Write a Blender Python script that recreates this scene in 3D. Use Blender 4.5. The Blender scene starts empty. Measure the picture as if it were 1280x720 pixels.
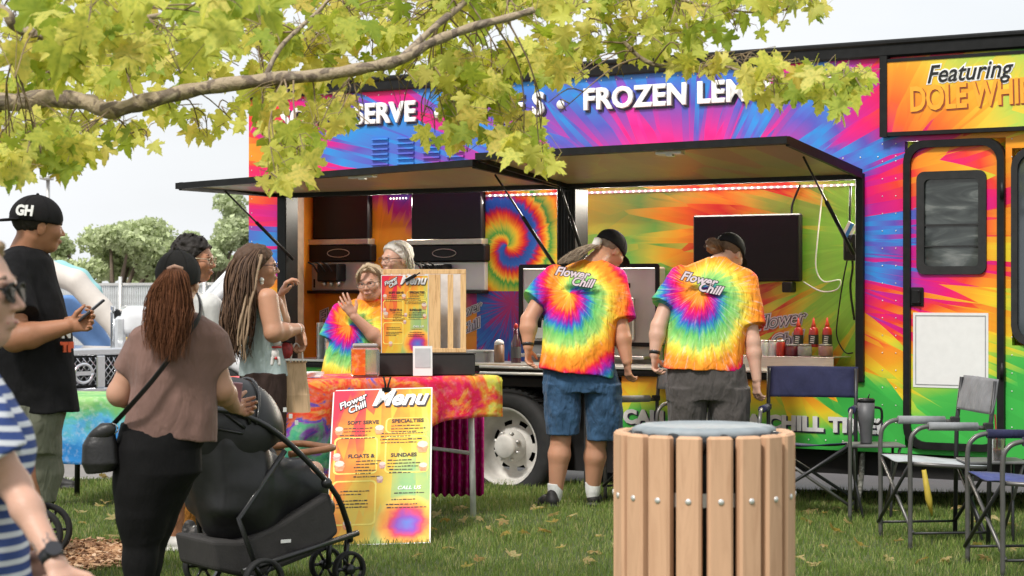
import bpy, math, random
import numpy as np
from mathutils import Vector, Matrix
random.seed(7); np.random.seed(7)
SC = bpy.context.scene
COL = SC.collection
F = 2540.0; CH = 1.4          # focal length in photo pixels, eye height in metres
R = math.radians
# ------------------------------------------------------------ camera, sky, sun, exposure
cam_d = bpy.data.cameras.new('camera'); cam = bpy.data.objects.new('camera', cam_d); COL.objects.link(cam)
cam.location = (0, 0, CH); cam.rotation_euler = (R(90), 0, 0)
cam_d.sensor_width = 36; cam_d.lens = F / 1280 * 36; cam_d.clip_start = .1; cam_d.clip_end = 2000
cam_d.dof.use_dof = True; cam_d.dof.focus_distance = 12.8; cam_d.dof.aperture_fstop = 7.5
SC.camera = cam
W = bpy.data.worlds.new('World'); SC.world = W; W.use_nodes = True
wt = W.node_tree; wt.nodes.clear()
sky = wt.nodes.new('ShaderNodeTexSky'); sky.sky_type = 'NISHITA'; sky.sun_disc = False
SUN_EL, SUN_AZ = R(52), R(215)
sky.sun_elevation = SUN_EL; sky.sun_rotation = SUN_AZ
sky.air_density = 1.2; sky.dust_density = 3
tcw = wt.nodes.new('ShaderNodeTexCoord'); mpw = wt.nodes.new('ShaderNodeMapping'); mpw.inputs['Scale'].default_value = (1, 1, 3.2)
nzw = wt.nodes.new('ShaderNodeTexNoise'); nzw.inputs['Scale'].default_value = 3.0; nzw.inputs['Detail'].default_value = 6
crw = wt.nodes.new('ShaderNodeValToRGB'); crw.color_ramp.elements[0].position = .30; crw.color_ramp.elements[0].color = (.80,.80,.80,1)
crw.color_ramp.elements[1].position = .62; crw.color_ramp.elements[1].color = (.98,.98,.98,1)
mxw = wt.nodes.new('ShaderNodeMixRGB'); mxw.inputs[2].default_value = (6.5, 6.65, 6.85, 1)
bgw = wt.nodes.new('ShaderNodeBackground'); bgw.inputs['Strength'].default_value = .10
ow = wt.nodes.new('ShaderNodeOutputWorld')
L = wt.links.new
L(tcw.outputs['Generated'], mpw.inputs[0]); L(mpw.outputs[0], nzw.inputs['Vector']); L(nzw.outputs['Fac'], crw.inputs[0])
L(crw.outputs[0], mxw.inputs[0]); L(sky.outputs[0], mxw.inputs[1]); L(mxw.outputs[0], bgw.inputs[0]); L(bgw.outputs[0], ow.inputs[0])
sl = bpy.data.lights.new('sun', 'SUN'); sl.energy = 2.4; sl.angle = R(9); sl.color = (1, .96, .90)
so = bpy.data.objects.new('sun', sl); COL.objects.link(so)
# light comes from behind and left of the camera, high
sd = Vector((math.sin(SUN_AZ) * math.cos(SUN_EL), math.cos(SUN_AZ) * math.cos(SUN_EL), math.sin(SUN_EL)))
so.rotation_euler = sd.to_track_quat('Z', 'Y').to_euler()
SC.view_settings.view_transform = 'Standard'; SC.view_settings.look = 'None'
SC.view_settings.exposure = .60; SC.view_settings.gamma = 1
SC.cycles.max_bounces = 6; SC.cycles.transparent_max_bounces = 8; SC.cycles.caustics_reflective = False; SC.cycles.caustics_refractive = False

# ------------------------------------------------------------ helpers
def at(px, py, d):
    """photo pixel at depth d -> world point"""
    return Vector(((px - 640) / F * d, d, CH - (py - 360) / F * d))
def gd(py): return F * CH / (py - 360)          # depth of the lawn seen at row py
def gp(px, py):
    d = gd(py); return Vector(((px - 640) / F * d, d, 0))

def tag(o, label=None, cat=None, group=None, kind=None):
    if label: o['label'] = label
    if cat: o['category'] = cat
    if group: o['group'] = group
    if kind: o['kind'] = kind
    return o
def thing(name, label, cat, loc=(0,0,0), rz=0, group=None):
    o = bpy.data.objects.new(name, None); o.empty_display_size = .1; COL.objects.link(o)
    o.location = loc; o.rotation_euler = (0, 0, rz)
    return tag(o, label, cat, group)
def link_mesh(name, me, mat, parent=None):
    o = bpy.data.objects.new(name, me); COL.objects.link(o)
    if mat and not me.materials: me.materials.append(mat)
    if parent: o.parent = parent
    return o
def copy_tree(o, parent=None):
    c = o.copy(); COL.objects.link(c)
    if parent: c.parent = parent
    for ch in [x for x in bpy.data.objects if x.parent == o]: copy_tree(ch, c)
    return c
def np_mesh(name, V, Fc, smooth=True):
    """V (n,3), Fc (m,k) all same k"""
    V = np.asarray(V, dtype=np.float32); Fc = np.asarray(Fc, dtype=np.int32); k = Fc.shape[1]; m = Fc.shape[0]
    me = bpy.data.meshes.new(name); me.vertices.add(len(V)); me.vertices.foreach_set('co', V.ravel())
    me.loops.add(m * k); me.loops.foreach_set('vertex_index', Fc.ravel())
    me.polygons.add(m); me.polygons.foreach_set('loop_start', np.arange(0, m * k, k, dtype=np.int32))
    me.update(calc_edges=True)
    me.polygons.foreach_set('use_smooth', [smooth] * m)
    return me

class MB:
    """collects simple solids and links them as one mesh object"""
    def __init__(s): s.v = []; s.f = []; s.sm = []
    def add(s, vs, fs, sm=False):
        b = len(s.v); s.v += [tuple(v) for v in vs]; s.f += [tuple(b + i for i in f) for f in fs]; s.sm += [sm] * len(fs); return s
    def box(s, x0, x1, y0, y1, z0, z1, M=None, bev=0):
        if bev > 0:
            # chamfered box: 24 vertices
            vs = []; key = {}
            for ix, X in enumerate((x0, x1)):
                for iy, Y in enumerate((y0, y1)):
                    for iz, Z in enumerate((z0, z1)):
                        sx, sy, sz = (1 - 2 * ix), (1 - 2 * iy), (1 - 2 * iz)
                        key[ix, iy, iz, 'x'] = len(vs); vs.append((X, Y + sy * bev, Z + sz * bev))
                        key[ix, iy, iz, 'y'] = len(vs); vs.append((X + sx * bev, Y, Z + sz * bev))
                        key[ix, iy, iz, 'z'] = len(vs); vs.append((X + sx * bev, Y + sy * bev, Z))
            fs = []
            K = key
            for i in (0, 1):
                fs.append([K[i,0,0,'x'], K[i,1,0,'x'], K[i,1,1,'x'], K[i,0,1,'x']][::(1 if i else -1)])
                fs.append([K[0,i,0,'y'], K[1,i,0,'y'], K[1,i,1,'y'], K[0,i,1,'y']][::(-1 if i else 1)])
                fs.append([K[0,0,i,'z'], K[1,0,i,'z'], K[1,1,i,'z'], K[0,1,i,'z']][::(1 if i else -1)])
            for a in (0, 1):
                for b in (0, 1):
                    fs.append([K[a,b,0,'x'], K[a,b,1,'x'], K[a,b,1,'y'], K[a,b,0,'y']])
                    fs.append([K[a,0,b,'x'], K[a,1,b,'x'], K[a,1,b,'z'], K[a,0,b,'z']])
                    fs.append([K[0,a,b,'y'], K[1,a,b,'y'], K[1,a,b,'z'], K[0,a,b,'z']])
            for a in (0, 1):
                for b in (0, 1):
                    for c in (0, 1): fs.append([K[a,b,c,'x'], K[a,b,c,'y'], K[a,b,c,'z']])
        else:
            vs = [(x0,y0,z0),(x1,y0,z0),(x1,y1,z0),(x0,y1,z0),(x0,y0,z1),(x1,y0,z1),(x1,y1,z1),(x0,y1,z1)]
            fs = [(3,2,1,0),(4,5,6,7),(0,1,5,4),(1,2,6,5),(2,3,7,6),(3,0,4,7)]
        if M is not None: vs = [M @ Vector(v) for v in vs]
        return s.add(vs, fs)
    def tube(s, pts, rad, n=8, caps=True, flat=1.0):
        pts = [Vector(p) for p in pts]; m = len(pts)
        if not hasattr(rad, '__len__'): rad = [rad] * m
        vs = []; up = None
        for i, p in enumerate(pts):
            t = (pts[min(i+1, m-1)] - pts[max(i-1, 0)])
            if t.length < 1e-9: t = Vector((0,0,1))
            t.normalize()
            if up is None: up = Vector((0,0,1)) if abs(t.z) < .9 else Vector((1,0,0))
            a = up - t * up.dot(t)
            if a.length < 1e-5: a = t.orthogonal()
            a.normalize(); up = a; b = t.cross(a)
            for k in range(n):
                q = 2 * math.pi * k / n
                vs.append(p + (a * math.cos(q) * flat + b * math.sin(q)) * rad[i])
        fs = []
        for i in range(m - 1):
            for k in range(n):
                k2 = (k + 1) % n
                fs.append((i*n+k, i*n+k2, (i+1)*n+k2, (i+1)*n+k))
        s.add(vs, fs, True)
        if caps:
            b = len(s.v) - len(vs)
            s.f.append(tuple(b + k for k in range(n))[::-1]); s.sm.append(False)
            s.f.append(tuple(b + (m-1)*n + k for k in range(n))); s.sm.append(False)
        return s
    def lathe(s, prof, c=(0,0,0), n=24, axis='z', M=None, caps=True):
        """prof [(r, h)...]"""
        vs = []
        for r, h in prof:
            for k in range(n):
                q = 2 * math.pi * k / n; a, b = r * math.cos(q), r * math.sin(q)
                v = {'z': (a, b, h), 'y': (a, h, b), 'x': (h, a, b)}[axis]
                v = Vector(v)
                if M is not None: v = M @ v
                vs.append(v + Vector(c))
        m = len(prof); fs = []
        for i in range(m - 1):
            for k in range(n):
                k2 = (k + 1) % n; fs.append((i*n+k, i*n+k2, (i+1)*n+k2, (i+1)*n+k))
        if caps: fs.append(tuple(range(n))[::-1]); fs.append(tuple((m-1)*n + k for k in range(n)))
        return s.add(vs, fs, True)
    def prism(s, poly, h0, h1, axis='y', M=None, c=(0,0,0)):
        """polygon (a,b) extruded along axis from h0 to h1"""
        n = len(poly); vs = []
        for h in (h0, h1):
            for a, b in poly:
                v = Vector({'z': (a, b, h), 'y': (a, h, b), 'x': (h, a, b)}[axis])
                if M is not None: v = M @ v
                vs.append(v + Vector(c))
        fs = [tuple(range(n)), tuple(range(n, 2*n))[::-1]]
        for k in range(n):
            k2 = (k+1) % n; fs.append((k, k2, n+k2, n+k))
        return s.add(vs, fs)
    def sphere(s, c, r, n=12, m=8, sc=(1,1,1)):
        vs = []; fs = []
        for i in range(m + 1):
            th = math.pi * i / m
            for k in range(n):
                q = 2 * math.pi * k / n
                vs.append((c[0] + r*sc[0]*math.sin(th)*math.cos(q), c[1] + r*sc[1]*math.sin(th)*math.sin(q), c[2] + r*sc[2]*math.cos(th)))
        for i in range(m):
            for k in range(n):
                k2 = (k+1) % n; fs.append((i*n+k, (i+1)*n+k, (i+1)*n+k2, i*n+k2))
        return s.add(vs, fs, True)
    def build(s, name, mat, parent=None, off=None, autosm=True):
        me = bpy.data.meshes.new(name)
        vs = s.v
        if off is not None: vs = [(v[0]-off[0], v[1]-off[1], v[2]-off[2]) for v in vs]
        me.from_pydata(vs, [], s.f); me.polygons.foreach_set('use_smooth', s.sm)
        import bmesh
        bm = bmesh.new(); bm.from_mesh(me); bmesh.ops.recalc_face_normals(bm, faces=bm.faces); bm.to_mesh(me); bm.free()
        return link_mesh(name, me, mat, parent)

def rrect(x0, x1, z0, z1, r, n=5):
    out = []
    for cx, cz, a0 in ((x1-r, z0+r, -90), (x1-r, z1-r, 0), (x0+r, z1-r, 90), (x0+r, z0+r, 180)):
        for k in range(n + 1):
            a = R(a0 + 90*k/n); out.append((cx + r*math.cos(a), cz + r*math.sin(a)))
    return out
def ring(mb, outer, inner, h0, h1, axis='y'):
    """frame between two polygons with the same number of points, extruded"""
    n = len(outer)
    def P(a, b, h): return {'z': (a, b, h), 'y': (a, h, b), 'x': (h, a, b)}[axis]
    vs = [P(a,b,h0) for a,b in outer] + [P(a,b,h0) for a,b in inner] + [P(a,b,h1) for a,b in outer] + [P(a,b,h1) for a,b in inner]
    fs = []
    for k in range(n):
        q = (k+1) % n
        fs += [(k, q, n+q, n+k), (2*n+k, 3*n+k, 3*n+q, 2*n+q), (k, 2*n+k, 2*n+q, q), (n+k, n+q, 3*n+q, 3*n+k)]
    return mb.add(vs, fs)

def smooth_path(pts, n=6):
    """catmull-rom through points"""
    P = [Vector(p) for p in pts]; out = []
    for i in range(len(P) - 1):
        p0, p1, p2, p3 = P[max(i-1,0)], P[i], P[i+1], P[min(i+2, len(P)-1)]
        for k in range(n):
            t = k / n
            out.append(.5*((2*p1) + (p2-p0)*t + (2*p0-5*p1+4*p2-p3)*t*t + (3*p1-p0-3*p2+p3)*t**3))
    out.append(P[-1]); return out

# ---- value noise in numpy
_LAT = np.random.RandomState(3).rand(32, 32, 32).astype(np.float32)
def vnoise(X, Y, Z):
    xi = np.floor(X).astype(np.int32); yi = np.floor(Y).astype(np.int32); zi = np.floor(Z).astype(np.int32)
    fx = X - xi; fy = Y - yi; fz = Z - zi
    fx = fx*fx*(3-2*fx); fy = fy*fy*(3-2*fy); fz = fz*fz*(3-2*fz)
    def l(a, b, c): return _LAT[(xi+a) & 31, (yi+b) & 31, (zi+c) & 31]
    return ((l(0,0,0)*(1-fx)+l(1,0,0)*fx)*(1-fy)+(l(0,1,0)*(1-fx)+l(1,1,0)*fx)*fy)*(1-fz) + \
           ((l(0,0,1)*(1-fx)+l(1,0,1)*fx)*(1-fy)+(l(0,1,1)*(1-fx)+l(1,1,1)*fx)*fy)*fz - .5

class SD:
    """signed-distance modelling: smooth unions of limbs and ellipsoids, meshed into one continuous skin"""
    def __init__(s): s.ops = []
    def cone(s, a, b, ra, rb, k=.02, cap=False, sub=False, fl=None):
        a = np.array(a, float); b = np.array(b, float); m = max(ra, rb)
        s.ops.append(('cone', a, b, ra, rb, k, cap, sub, fl, np.minimum(a, b) - m, np.maximum(a, b) + m)); return s
    def chain(s, pts, rads, k=.02):
        for i in range(len(pts) - 1): s.cone(pts[i], pts[i+1], rads[i], rads[i+1], k)
        return s
    def ell(s, c, r, k=.02, M=None, sub=False):
        c = np.array(c, float); r = np.array(r, float); m = r.max()
        s.ops.append(('ell', c, r, k, M, sub, c - m, c + m)); return s
    def box(s, c, h, rd=.01, k=.01, M=None, sub=False):
        c = np.array(c, float); h = np.array(h, float); m = np.linalg.norm(h) if M is not None else h
        s.ops.append(('box', c, h, rd, k, M, sub, c - m, c + m)); return s
    def stack(s, rows, k=.02, n=2.3, tilt=0, sub=False):
        """rows [(z, cx, cy, rx, ry)...]: a body of elliptical sections; tilt = slope of the cut ends in x"""
        r = np.array(sorted(rows), float)
        lo = np.array([(r[:,1]-r[:,3]).min(), (r[:,2]-r[:,4]).min(), r[0,0] - abs(tilt)*.4]); hi = np.array([(r[:,1]+r[:,3]).max(), (r[:,2]+r[:,4]).max(), r[-1,0]])
        s.ops.append(('stack', r, k, n, tilt, sub, lo, hi)); return s
    def build(s, vox, name, mat, parent=None, off=None, noise=None, cut=None):
        adds = [o for o in s.ops]
        lo = np.min([o[-2] for o in adds], axis=0) - 3*vox - .01; hi = np.max([o[-1] for o in adds], axis=0) + 3*vox + .01
        n = np.ceil((hi - lo) / vox).astype(int) + 1
        ax = [(lo[i] + vox*np.arange(n[i])).astype(np.float32) for i in range(3)]
        D = np.full(tuple(n), 1.0, np.float32)
        for o in s.ops:
            k = {'cone': 5, 'ell': 3, 'box': 4, 'stack': 2}[o[0]]; k = o[k]
            pad = k + 3*vox + .01
            i0 = np.maximum(np.floor((o[-2] - pad - lo)/vox).astype(int), 0); i1 = np.minimum(np.ceil((o[-1] + pad - lo)/vox).astype(int) + 1, n)
            sl_ = tuple(slice(i0[i], i1[i]) for i in range(3))
            X = ax[0][sl_[0]][:,None,None]; Y = ax[1][sl_[1]][None,:,None]; Z = ax[2][sl_[2]][None,None,:]
            sub = False
            if o[0] == 'cone':
                _, a, b, ra, rb, k, cap, sub, fl, _, _ = o
                d = b - a; L2 = max(float(d @ d), 1e-10)
                T = ((X-a[0])*d[0] + (Y-a[1])*d[1] + (Z-a[2])*d[2]) / L2; Tc = np.clip(T, 0, 1)
                px = X-a[0]-Tc*d[0]; py = Y-a[1]-Tc*d[1]; pz = Z-a[2]-Tc*d[2]
                if fl is not None:      # flatten along vector fl[0] by factor fl[1]
                    w, q = fl; dt = (px*w[0]+py*w[1]+pz*w[2]); e = (1/q - 1)
                    px = px + dt*e*w[0]; py = py + dt*e*w[1]; pz = pz + dt*e*w[2]
                dd = np.sqrt(px*px+py*py+pz*pz) - (ra + Tc*(rb-ra))
                if cap: dd = np.maximum(dd, (T - 1)*math.sqrt(L2))
            elif o[0] == 'ell':
                _, c, r, k, M, sub, _, _ = o
                x, y, z = X-c[0], Y-c[1], Z-c[2]
                if M is not None: x, y, z = (M[0][0]*x+M[1][0]*y+M[2][0]*z, M[0][1]*x+M[1][1]*y+M[2][1]*z, M[0][2]*x+M[1][2]*y+M[2][2]*z)
                k0 = np.sqrt((x/r[0])**2+(y/r[1])**2+(z/r[2])**2); k1 = np.sqrt((x/r[0]**2)**2+(y/r[1]**2)**2+(z/r[2]**2)**2) + 1e-9
                dd = k0*(k0-1)/k1
            elif o[0] == 'box':
                _, c, h, rd, k, M, sub, _, _ = o
                x, y, z = X-c[0], Y-c[1], Z-c[2]
                if M is not None: x, y, z = (M[0][0]*x+M[1][0]*y+M[2][0]*z, M[0][1]*x+M[1][1]*y+M[2][1]*z, M[0][2]*x+M[1][2]*y+M[2][2]*z)
                qx, qy, qz = np.abs(x)-h[0]+rd, np.abs(y)-h[1]+rd, np.abs(z)-h[2]+rd
                dd = np.sqrt(np.maximum(qx,0)**2+np.maximum(qy,0)**2+np.maximum(qz,0)**2) + np.minimum(np.maximum(qx,np.maximum(qy,qz)),0) - rd
            else:
                _, r, k, nn, tilt, sub, _, _ = o
                z1 = Z[0,0,:]; g = [np.interp(z1, r[:,0], r[:,i])[None,None,:] for i in (1,2,3,4)]
                u = np.abs((X-g[0])/g[2]); v = np.abs((Y-g[1])/g[3])
                q = (u**nn + v**nn + 1e-9)**(1/nn)
                dd = (q - 1)*np.minimum(g[2], g[3])
                dd = np.where(dd > 0, np.minimum((q-1)*np.maximum(g[2], g[3]), dd*1.3), dd)
                dd = np.maximum(dd, np.maximum(Z - r[-1,0], r[0,0] + tilt*(X - r[0,1]) - Z) + 0*X)
            A = D[sl_]; dd = dd.astype(np.float32)
            if sub: dd = -dd; h = np.clip(.5 - .5*(dd*-1 + A)/1e-6, 0, 1); D[sl_] = np.maximum(A, dd)
            elif k > 0:
                h = np.maximum(k - np.abs(A - dd), 0) / k; D[sl_] = np.minimum(A, dd) - h*h*k*.25
            else: D[sl_] = np.minimum(A, dd)
        if noise is not None:
            X, Y, Z = np.meshgrid(*ax, indexing='ij', sparse=False)
            near = np.abs(D) < .06
            xs, ys, zs = X[near], Y[near], Z[near]; acc = 0
            for (amp, sx, sy, sz) in noise: acc = acc + amp * 2 * vnoise(xs*sx + 11, ys*sy + 7, zs*sz + 5)
            D[near] += acc
        if cut is not None:
            X = ax[0][:,None,None]; Y = ax[1][None,:,None]; Z = ax[2][None,None,:]
            D = np.maximum(D, cut(X, Y, Z))
        me = surface_nets(D, lo, vox, name, off)
        return link_mesh(name, me, mat, parent)

def surface_nets(D, lo, vox, name, off=None):
    S = D < 0
    nx, ny, nz = D.shape
    cnt = np.zeros((nx-1, ny-1, nz-1), np.int8)
    for a in (0,1):
        for b in (0,1):
            for c in (0,1): cnt += S[a:nx-1+a, b:ny-1+b, c:nz-1+c]
    act = (cnt > 0) & (cnt < 8)
    idx = np.argwhere(act); m = len(idx)
    vid = np.full(act.shape, -1, np.int32); vid[act] = np.arange(m)
    P = np.zeros((m, 3), np.float32); C = np.zeros(m, np.float32)
    cor = [(a,b,c) for a in (0,1) for b in (0,1) for c in (0,1)]
    val = {q: D[idx[:,0]+q[0], idx[:,1]+q[1], idx[:,2]+q[2]] for q in cor}
    for q in cor:
        for axn in range(3):
            if q[axn] == 0:
                p = list(q); p[axn] = 1; p = tuple(p)
                v0, v1 = val[q], val[p]; cr = (v0 < 0) != (v1 < 0)
                t = np.where(cr, v0 / np.where(cr, v0 - v1, 1), 0)
                pos = np.zeros((m, 3), np.float32); pos[:] = q; pos[:, axn] = t
                P += pos * cr[:, None]; C += cr
    P = (P / np.maximum(C, 1)[:, None] + idx) * vox + lo
    if off is not None: P -= np.array(off, np.float32)
    quads = []
    for axn in range(3):
        s0 = [slice(None)]*3; s1 = [slice(None)]*3
        s0[axn] = slice(0, D.shape[axn]-1); s1[axn] = slice(1, D.shape[axn])
        cr = S[tuple(s0)] != S[tuple(s1)]
        e = np.argwhere(cr); o1, o2 = [i for i in range(3) if i != axn]
        e = e[(e[:,o1] > 0) & (e[:,o2] > 0) & (e[:,o1] < D.shape[o1]-1) & (e[:,o2] < D.shape[o2]-1)]
        ins = S[tuple(s0)][e[:,0], e[:,1], e[:,2]]
        def vv(d1, d2):
            q = e.copy(); q[:,o1] -= d1; q[:,o2] -= d2; return vid[q[:,0], q[:,1], q[:,2]]
        Q = np.stack([vv(1,1), vv(0,1), vv(0,0), vv(1,0)], 1)
        if axn == 1: ins = ~ins
        Q[~ins] = Q[~ins][:, ::-1]
        quads.append(Q)
    Q = np.concatenate(quads); Q = Q[(Q >= 0).all(1)]
    return np_mesh(name, P, Q, True)

# ------------------------------------------------------------ node materials
class NT:
    def __init__(s, name):
        s.m = bpy.data.materials.new(name); s.m.use_nodes = True; s.t = s.m.node_tree; s.n = s.t.nodes
        s.b = s.n['Principled BSDF']; s.out = s.n['Material Output']; s.c = None
    def new(s, t, **kw):
        q = s.n.new(t)
        for k, v in kw.items(): setattr(q, k, v)
        return q
    def put(s, sock, v):
        if hasattr(v, 'is_linked') or isinstance(v, bpy.types.NodeSocket): s.t.links.new(v, sock)
        elif v is not None:
            if sock.type == 'RGBA' and len(v) == 3: v = (*v, 1)
            sock.default_value = v
    def coord(s):
        if s.c is None: s.c = s.new('ShaderNodeTexCoord').outputs['Object']
        return s.c
    def math(s, op, a, b=None, c=None):
        q = s.new('ShaderNodeMath', operation=op); s.put(q.inputs[0], a); s.put(q.inputs[1], b)
        if c is not None: s.put(q.inputs[2], c)
        return q.outputs[0]
    def sep(s, v=None):
        q = s.new('ShaderNodeSeparateXYZ'); s.put(q.inputs[0], v or s.coord()); return q.outputs
    def comb(s, x, y, z):
        q = s.new('ShaderNodeCombineXYZ'); s.put(q.inputs[0], x); s.put(q.inputs[1], y); s.put(q.inputs[2], z); return q.outputs[0]
    def map(s, sc=(1,1,1), rot=(0,0,0), v=None, loc=(0,0,0)):
        q = s.new('ShaderNodeMapping'); s.put(q.inputs[0], v or s.coord()); q.inputs['Scale'].default_value = sc; q.inputs['Rotation'].default_value = rot
        q.inputs['Location'].default_value = loc; return q.outputs[0]
    def noise(s, scale=5, detail=4, v=None, rough=.5, col=False, dist=0):
        q = s.new('ShaderNodeTexNoise'); s.put(q.inputs['Vector'], v or s.coord()); q.inputs['Scale'].default_value = scale
        q.inputs['Detail'].default_value = detail; q.inputs['Roughness'].default_value = rough; q.inputs['Distortion'].default_value = dist
        return q.outputs['Color' if col else 'Fac']
    def voro(s, scale, v=None, out='Color', feature='F1', rnd=1):
        q = s.new('ShaderNodeTexVoronoi', feature=feature); s.put(q.inputs['Vector'], v or s.coord()); q.inputs['Scale'].default_value = scale
        q.inputs['Randomness'].default_value = rnd
        return q.outputs[out]
    def ramp(s, fac, stops, interp='LINEAR'):
        q = s.new('ShaderNodeValToRGB'); e = q.color_ramp; e.interpolation = interp
        while len(e.elements) < len(stops): e.elements.new(.5)
        for el, (p, c) in zip(e.elements, stops): el.position = p; el.color = (*c, 1) if len(c) == 3 else c
        s.put(q.inputs[0], fac); return q.outputs[0]
    def mix(s, f, a, b, mode='MIX'):
        q = s.new('ShaderNodeMixRGB', blend_type=mode); s.put(q.inputs[0], f); s.put(q.inputs[1], a); s.put(q.inputs[2], b); return q.outputs[0]
    def bump(s, h, strength=.3, dist=.01):
        q = s.new('ShaderNodeBump'); q.inputs['Strength'].default_value = strength; q.inputs['Distance'].default_value = dist
        s.put(q.inputs['Height'], h); s.put(s.b.inputs['Normal'], q.outputs[0]); return q
    def base(s, c, rough=.6, metal=0, spec=.5):
        s.put(s.b.inputs['Base Color'], c); s.put(s.b.inputs['Roughness'], rough); s.put(s.b.inputs['Metallic'], metal)
        s.b.inputs['Specular IOR Level'].default_value = spec; return s

_MC = {}
def mat(name, col, rough=.6, metal=0, var=.12, nscale=20, bump=0, bscale=80, spec=.5, stretch=(1,1,1), emit=0, alpha=1, trans=0, coat=0, sheen=0):
    """plain surface with mottled tone and fine relief"""
    if name in _MC: return _MC[name]
    t = NT(name); v = t.map(stretch)
    n = t.noise(nscale, 5, v); lo = tuple(max(0, c*(1-var)) for c in col); hi = tuple(min(1, c*(1+var)) for c in col)
    t.base(t.ramp(n, [(.3, lo), (.7, hi)]), rough, metal, spec)
    if bump: t.bump(t.noise(bscale, 4, v), bump, .004)
    if emit: t.put(t.b.inputs['Emission Color'], col); t.b.inputs['Emission Strength'].default_value = emit
    if trans: t.b.inputs['Transmission Weight'].default_value = trans
    if alpha < 1: t.b.inputs['Alpha'].default_value = alpha
    if coat: t.b.inputs['Coat Weight'].default_value = coat
    if sheen: t.b.inputs['Sheen Weight'].default_value = sheen
    _MC[name] = t.m; return t.m
def fabric(name, col, fold=.5, fscale=7, weave=600, var=.15, rough=.85, sheen=.1):
    if name in _MC: return _MC[name]
    t = NT(name)
    n = t.noise(12, 5); lo = tuple(c*(1-var) for c in col); hi = tuple(min(1, c*(1+var)) for c in col)
    t.base(t.ramp(n, [(.3, lo), (.7, hi)]), rough, 0, .25); t.b.inputs['Sheen Weight'].default_value = sheen if max(col) > .05 else 0; t.b.inputs['Specular IOR Level'].default_value = .25 if max(col) > .05 else .10
    h = t.math('ADD', t.math('MULTIPLY', t.noise(fscale, 3, t.map((1.6,1.6,.7)), dist=.35), 1.0), t.math('MULTIPLY', t.noise(weave, 2), .03))
    t.bump(h, fold*1.2, .06); _MC[name] = t.m; return t.m

RED=(.80,.02,.02); ORG=(.90,.22,.015); YEL=(.90,.62,.03); GRN=(.06,.42,.05); LIM=(.30,.62,.06); TEA=(.03,.35,.35); BLU=(.015,.12,.60); PUR=(.16,.02,.36); MAG=(.72,.005,.22); PNK=(.9,.02,.35); SKY=(.04,.35,.80)

def mat_shards(name, c, sL, sR, sU, sD, stops, rmax, amp=.22, freq=(5.0, 1.5), coat=.12, amp2=.10, lift=0, ref=None):
    """a print of sharp shards fanning out of a point: colour follows the distance, each shard shifted"""
    t = NT(name)
    if ref is not None: tc = t.new('ShaderNodeTexCoord'); tc.object = ref; t.c = tc.outputs['Object']
    o = t.sep()
    dx = t.math('SUBTRACT', o[0], c[0]); dz = t.math('SUBTRACT', o[2], c[1])
    dx = t.math('MULTIPLY', dx, t.math('ADD', sL, t.math('MULTIPLY', t.math('GREATER_THAN', dx, 0), sR - sL)))
    dz = t.math('MULTIPLY', dz, t.math('ADD', sD, t.math('MULTIPLY', t.math('GREATER_THAN', dz, 0), sU - sD)))
    r = t.math('SQRT', t.math('ADD', t.math('MULTIPLY', dx, dx), t.math('MULTIPLY', dz, dz)))
    th = t.math('ARCTAN2', dz, dx)
    def layer(fa, fr, k):
        v = t.comb(t.math('MULTIPLY', th, fa), t.math('MULTIPLY', r, fr), k)
        c_ = t.sep(t.voro(1, v)); return t.math('SUBTRACT', c_[0], .5)
    w = t.math('ADD', r, t.math('MULTIPLY', layer(freq[0], freq[1], 0), amp*2))
    w = t.math('ADD', w, t.math('MULTIPLY', layer(freq[0]*2.6, freq[1]*1.4, 3), amp2*2))
    w = t.math('ADD', w, t.math('MULTIPLY', t.math('SUBTRACT', t.noise(1.2, 2), .5), .25))
    col = t.ramp(t.math('DIVIDE', w, rmax), stops)
    col = t.mix(.25, col, t.ramp(layer(freq[0]*2, freq[1]*.7, 8), [(.0,(.55,.55,.55)),(.5,(1,1,1))]), 'MULTIPLY')
    t.base(t.mix(1, col, (.95,.95,.95), 'MULTIPLY'), .42, 0, .35)
    t.b.inputs['Coat Weight'].default_value = coat; t.b.inputs['Coat Roughness'].default_value = .12
    h = t.noise(2.2, 2); t.bump(h, .25, .02)
    return t.m

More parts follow.
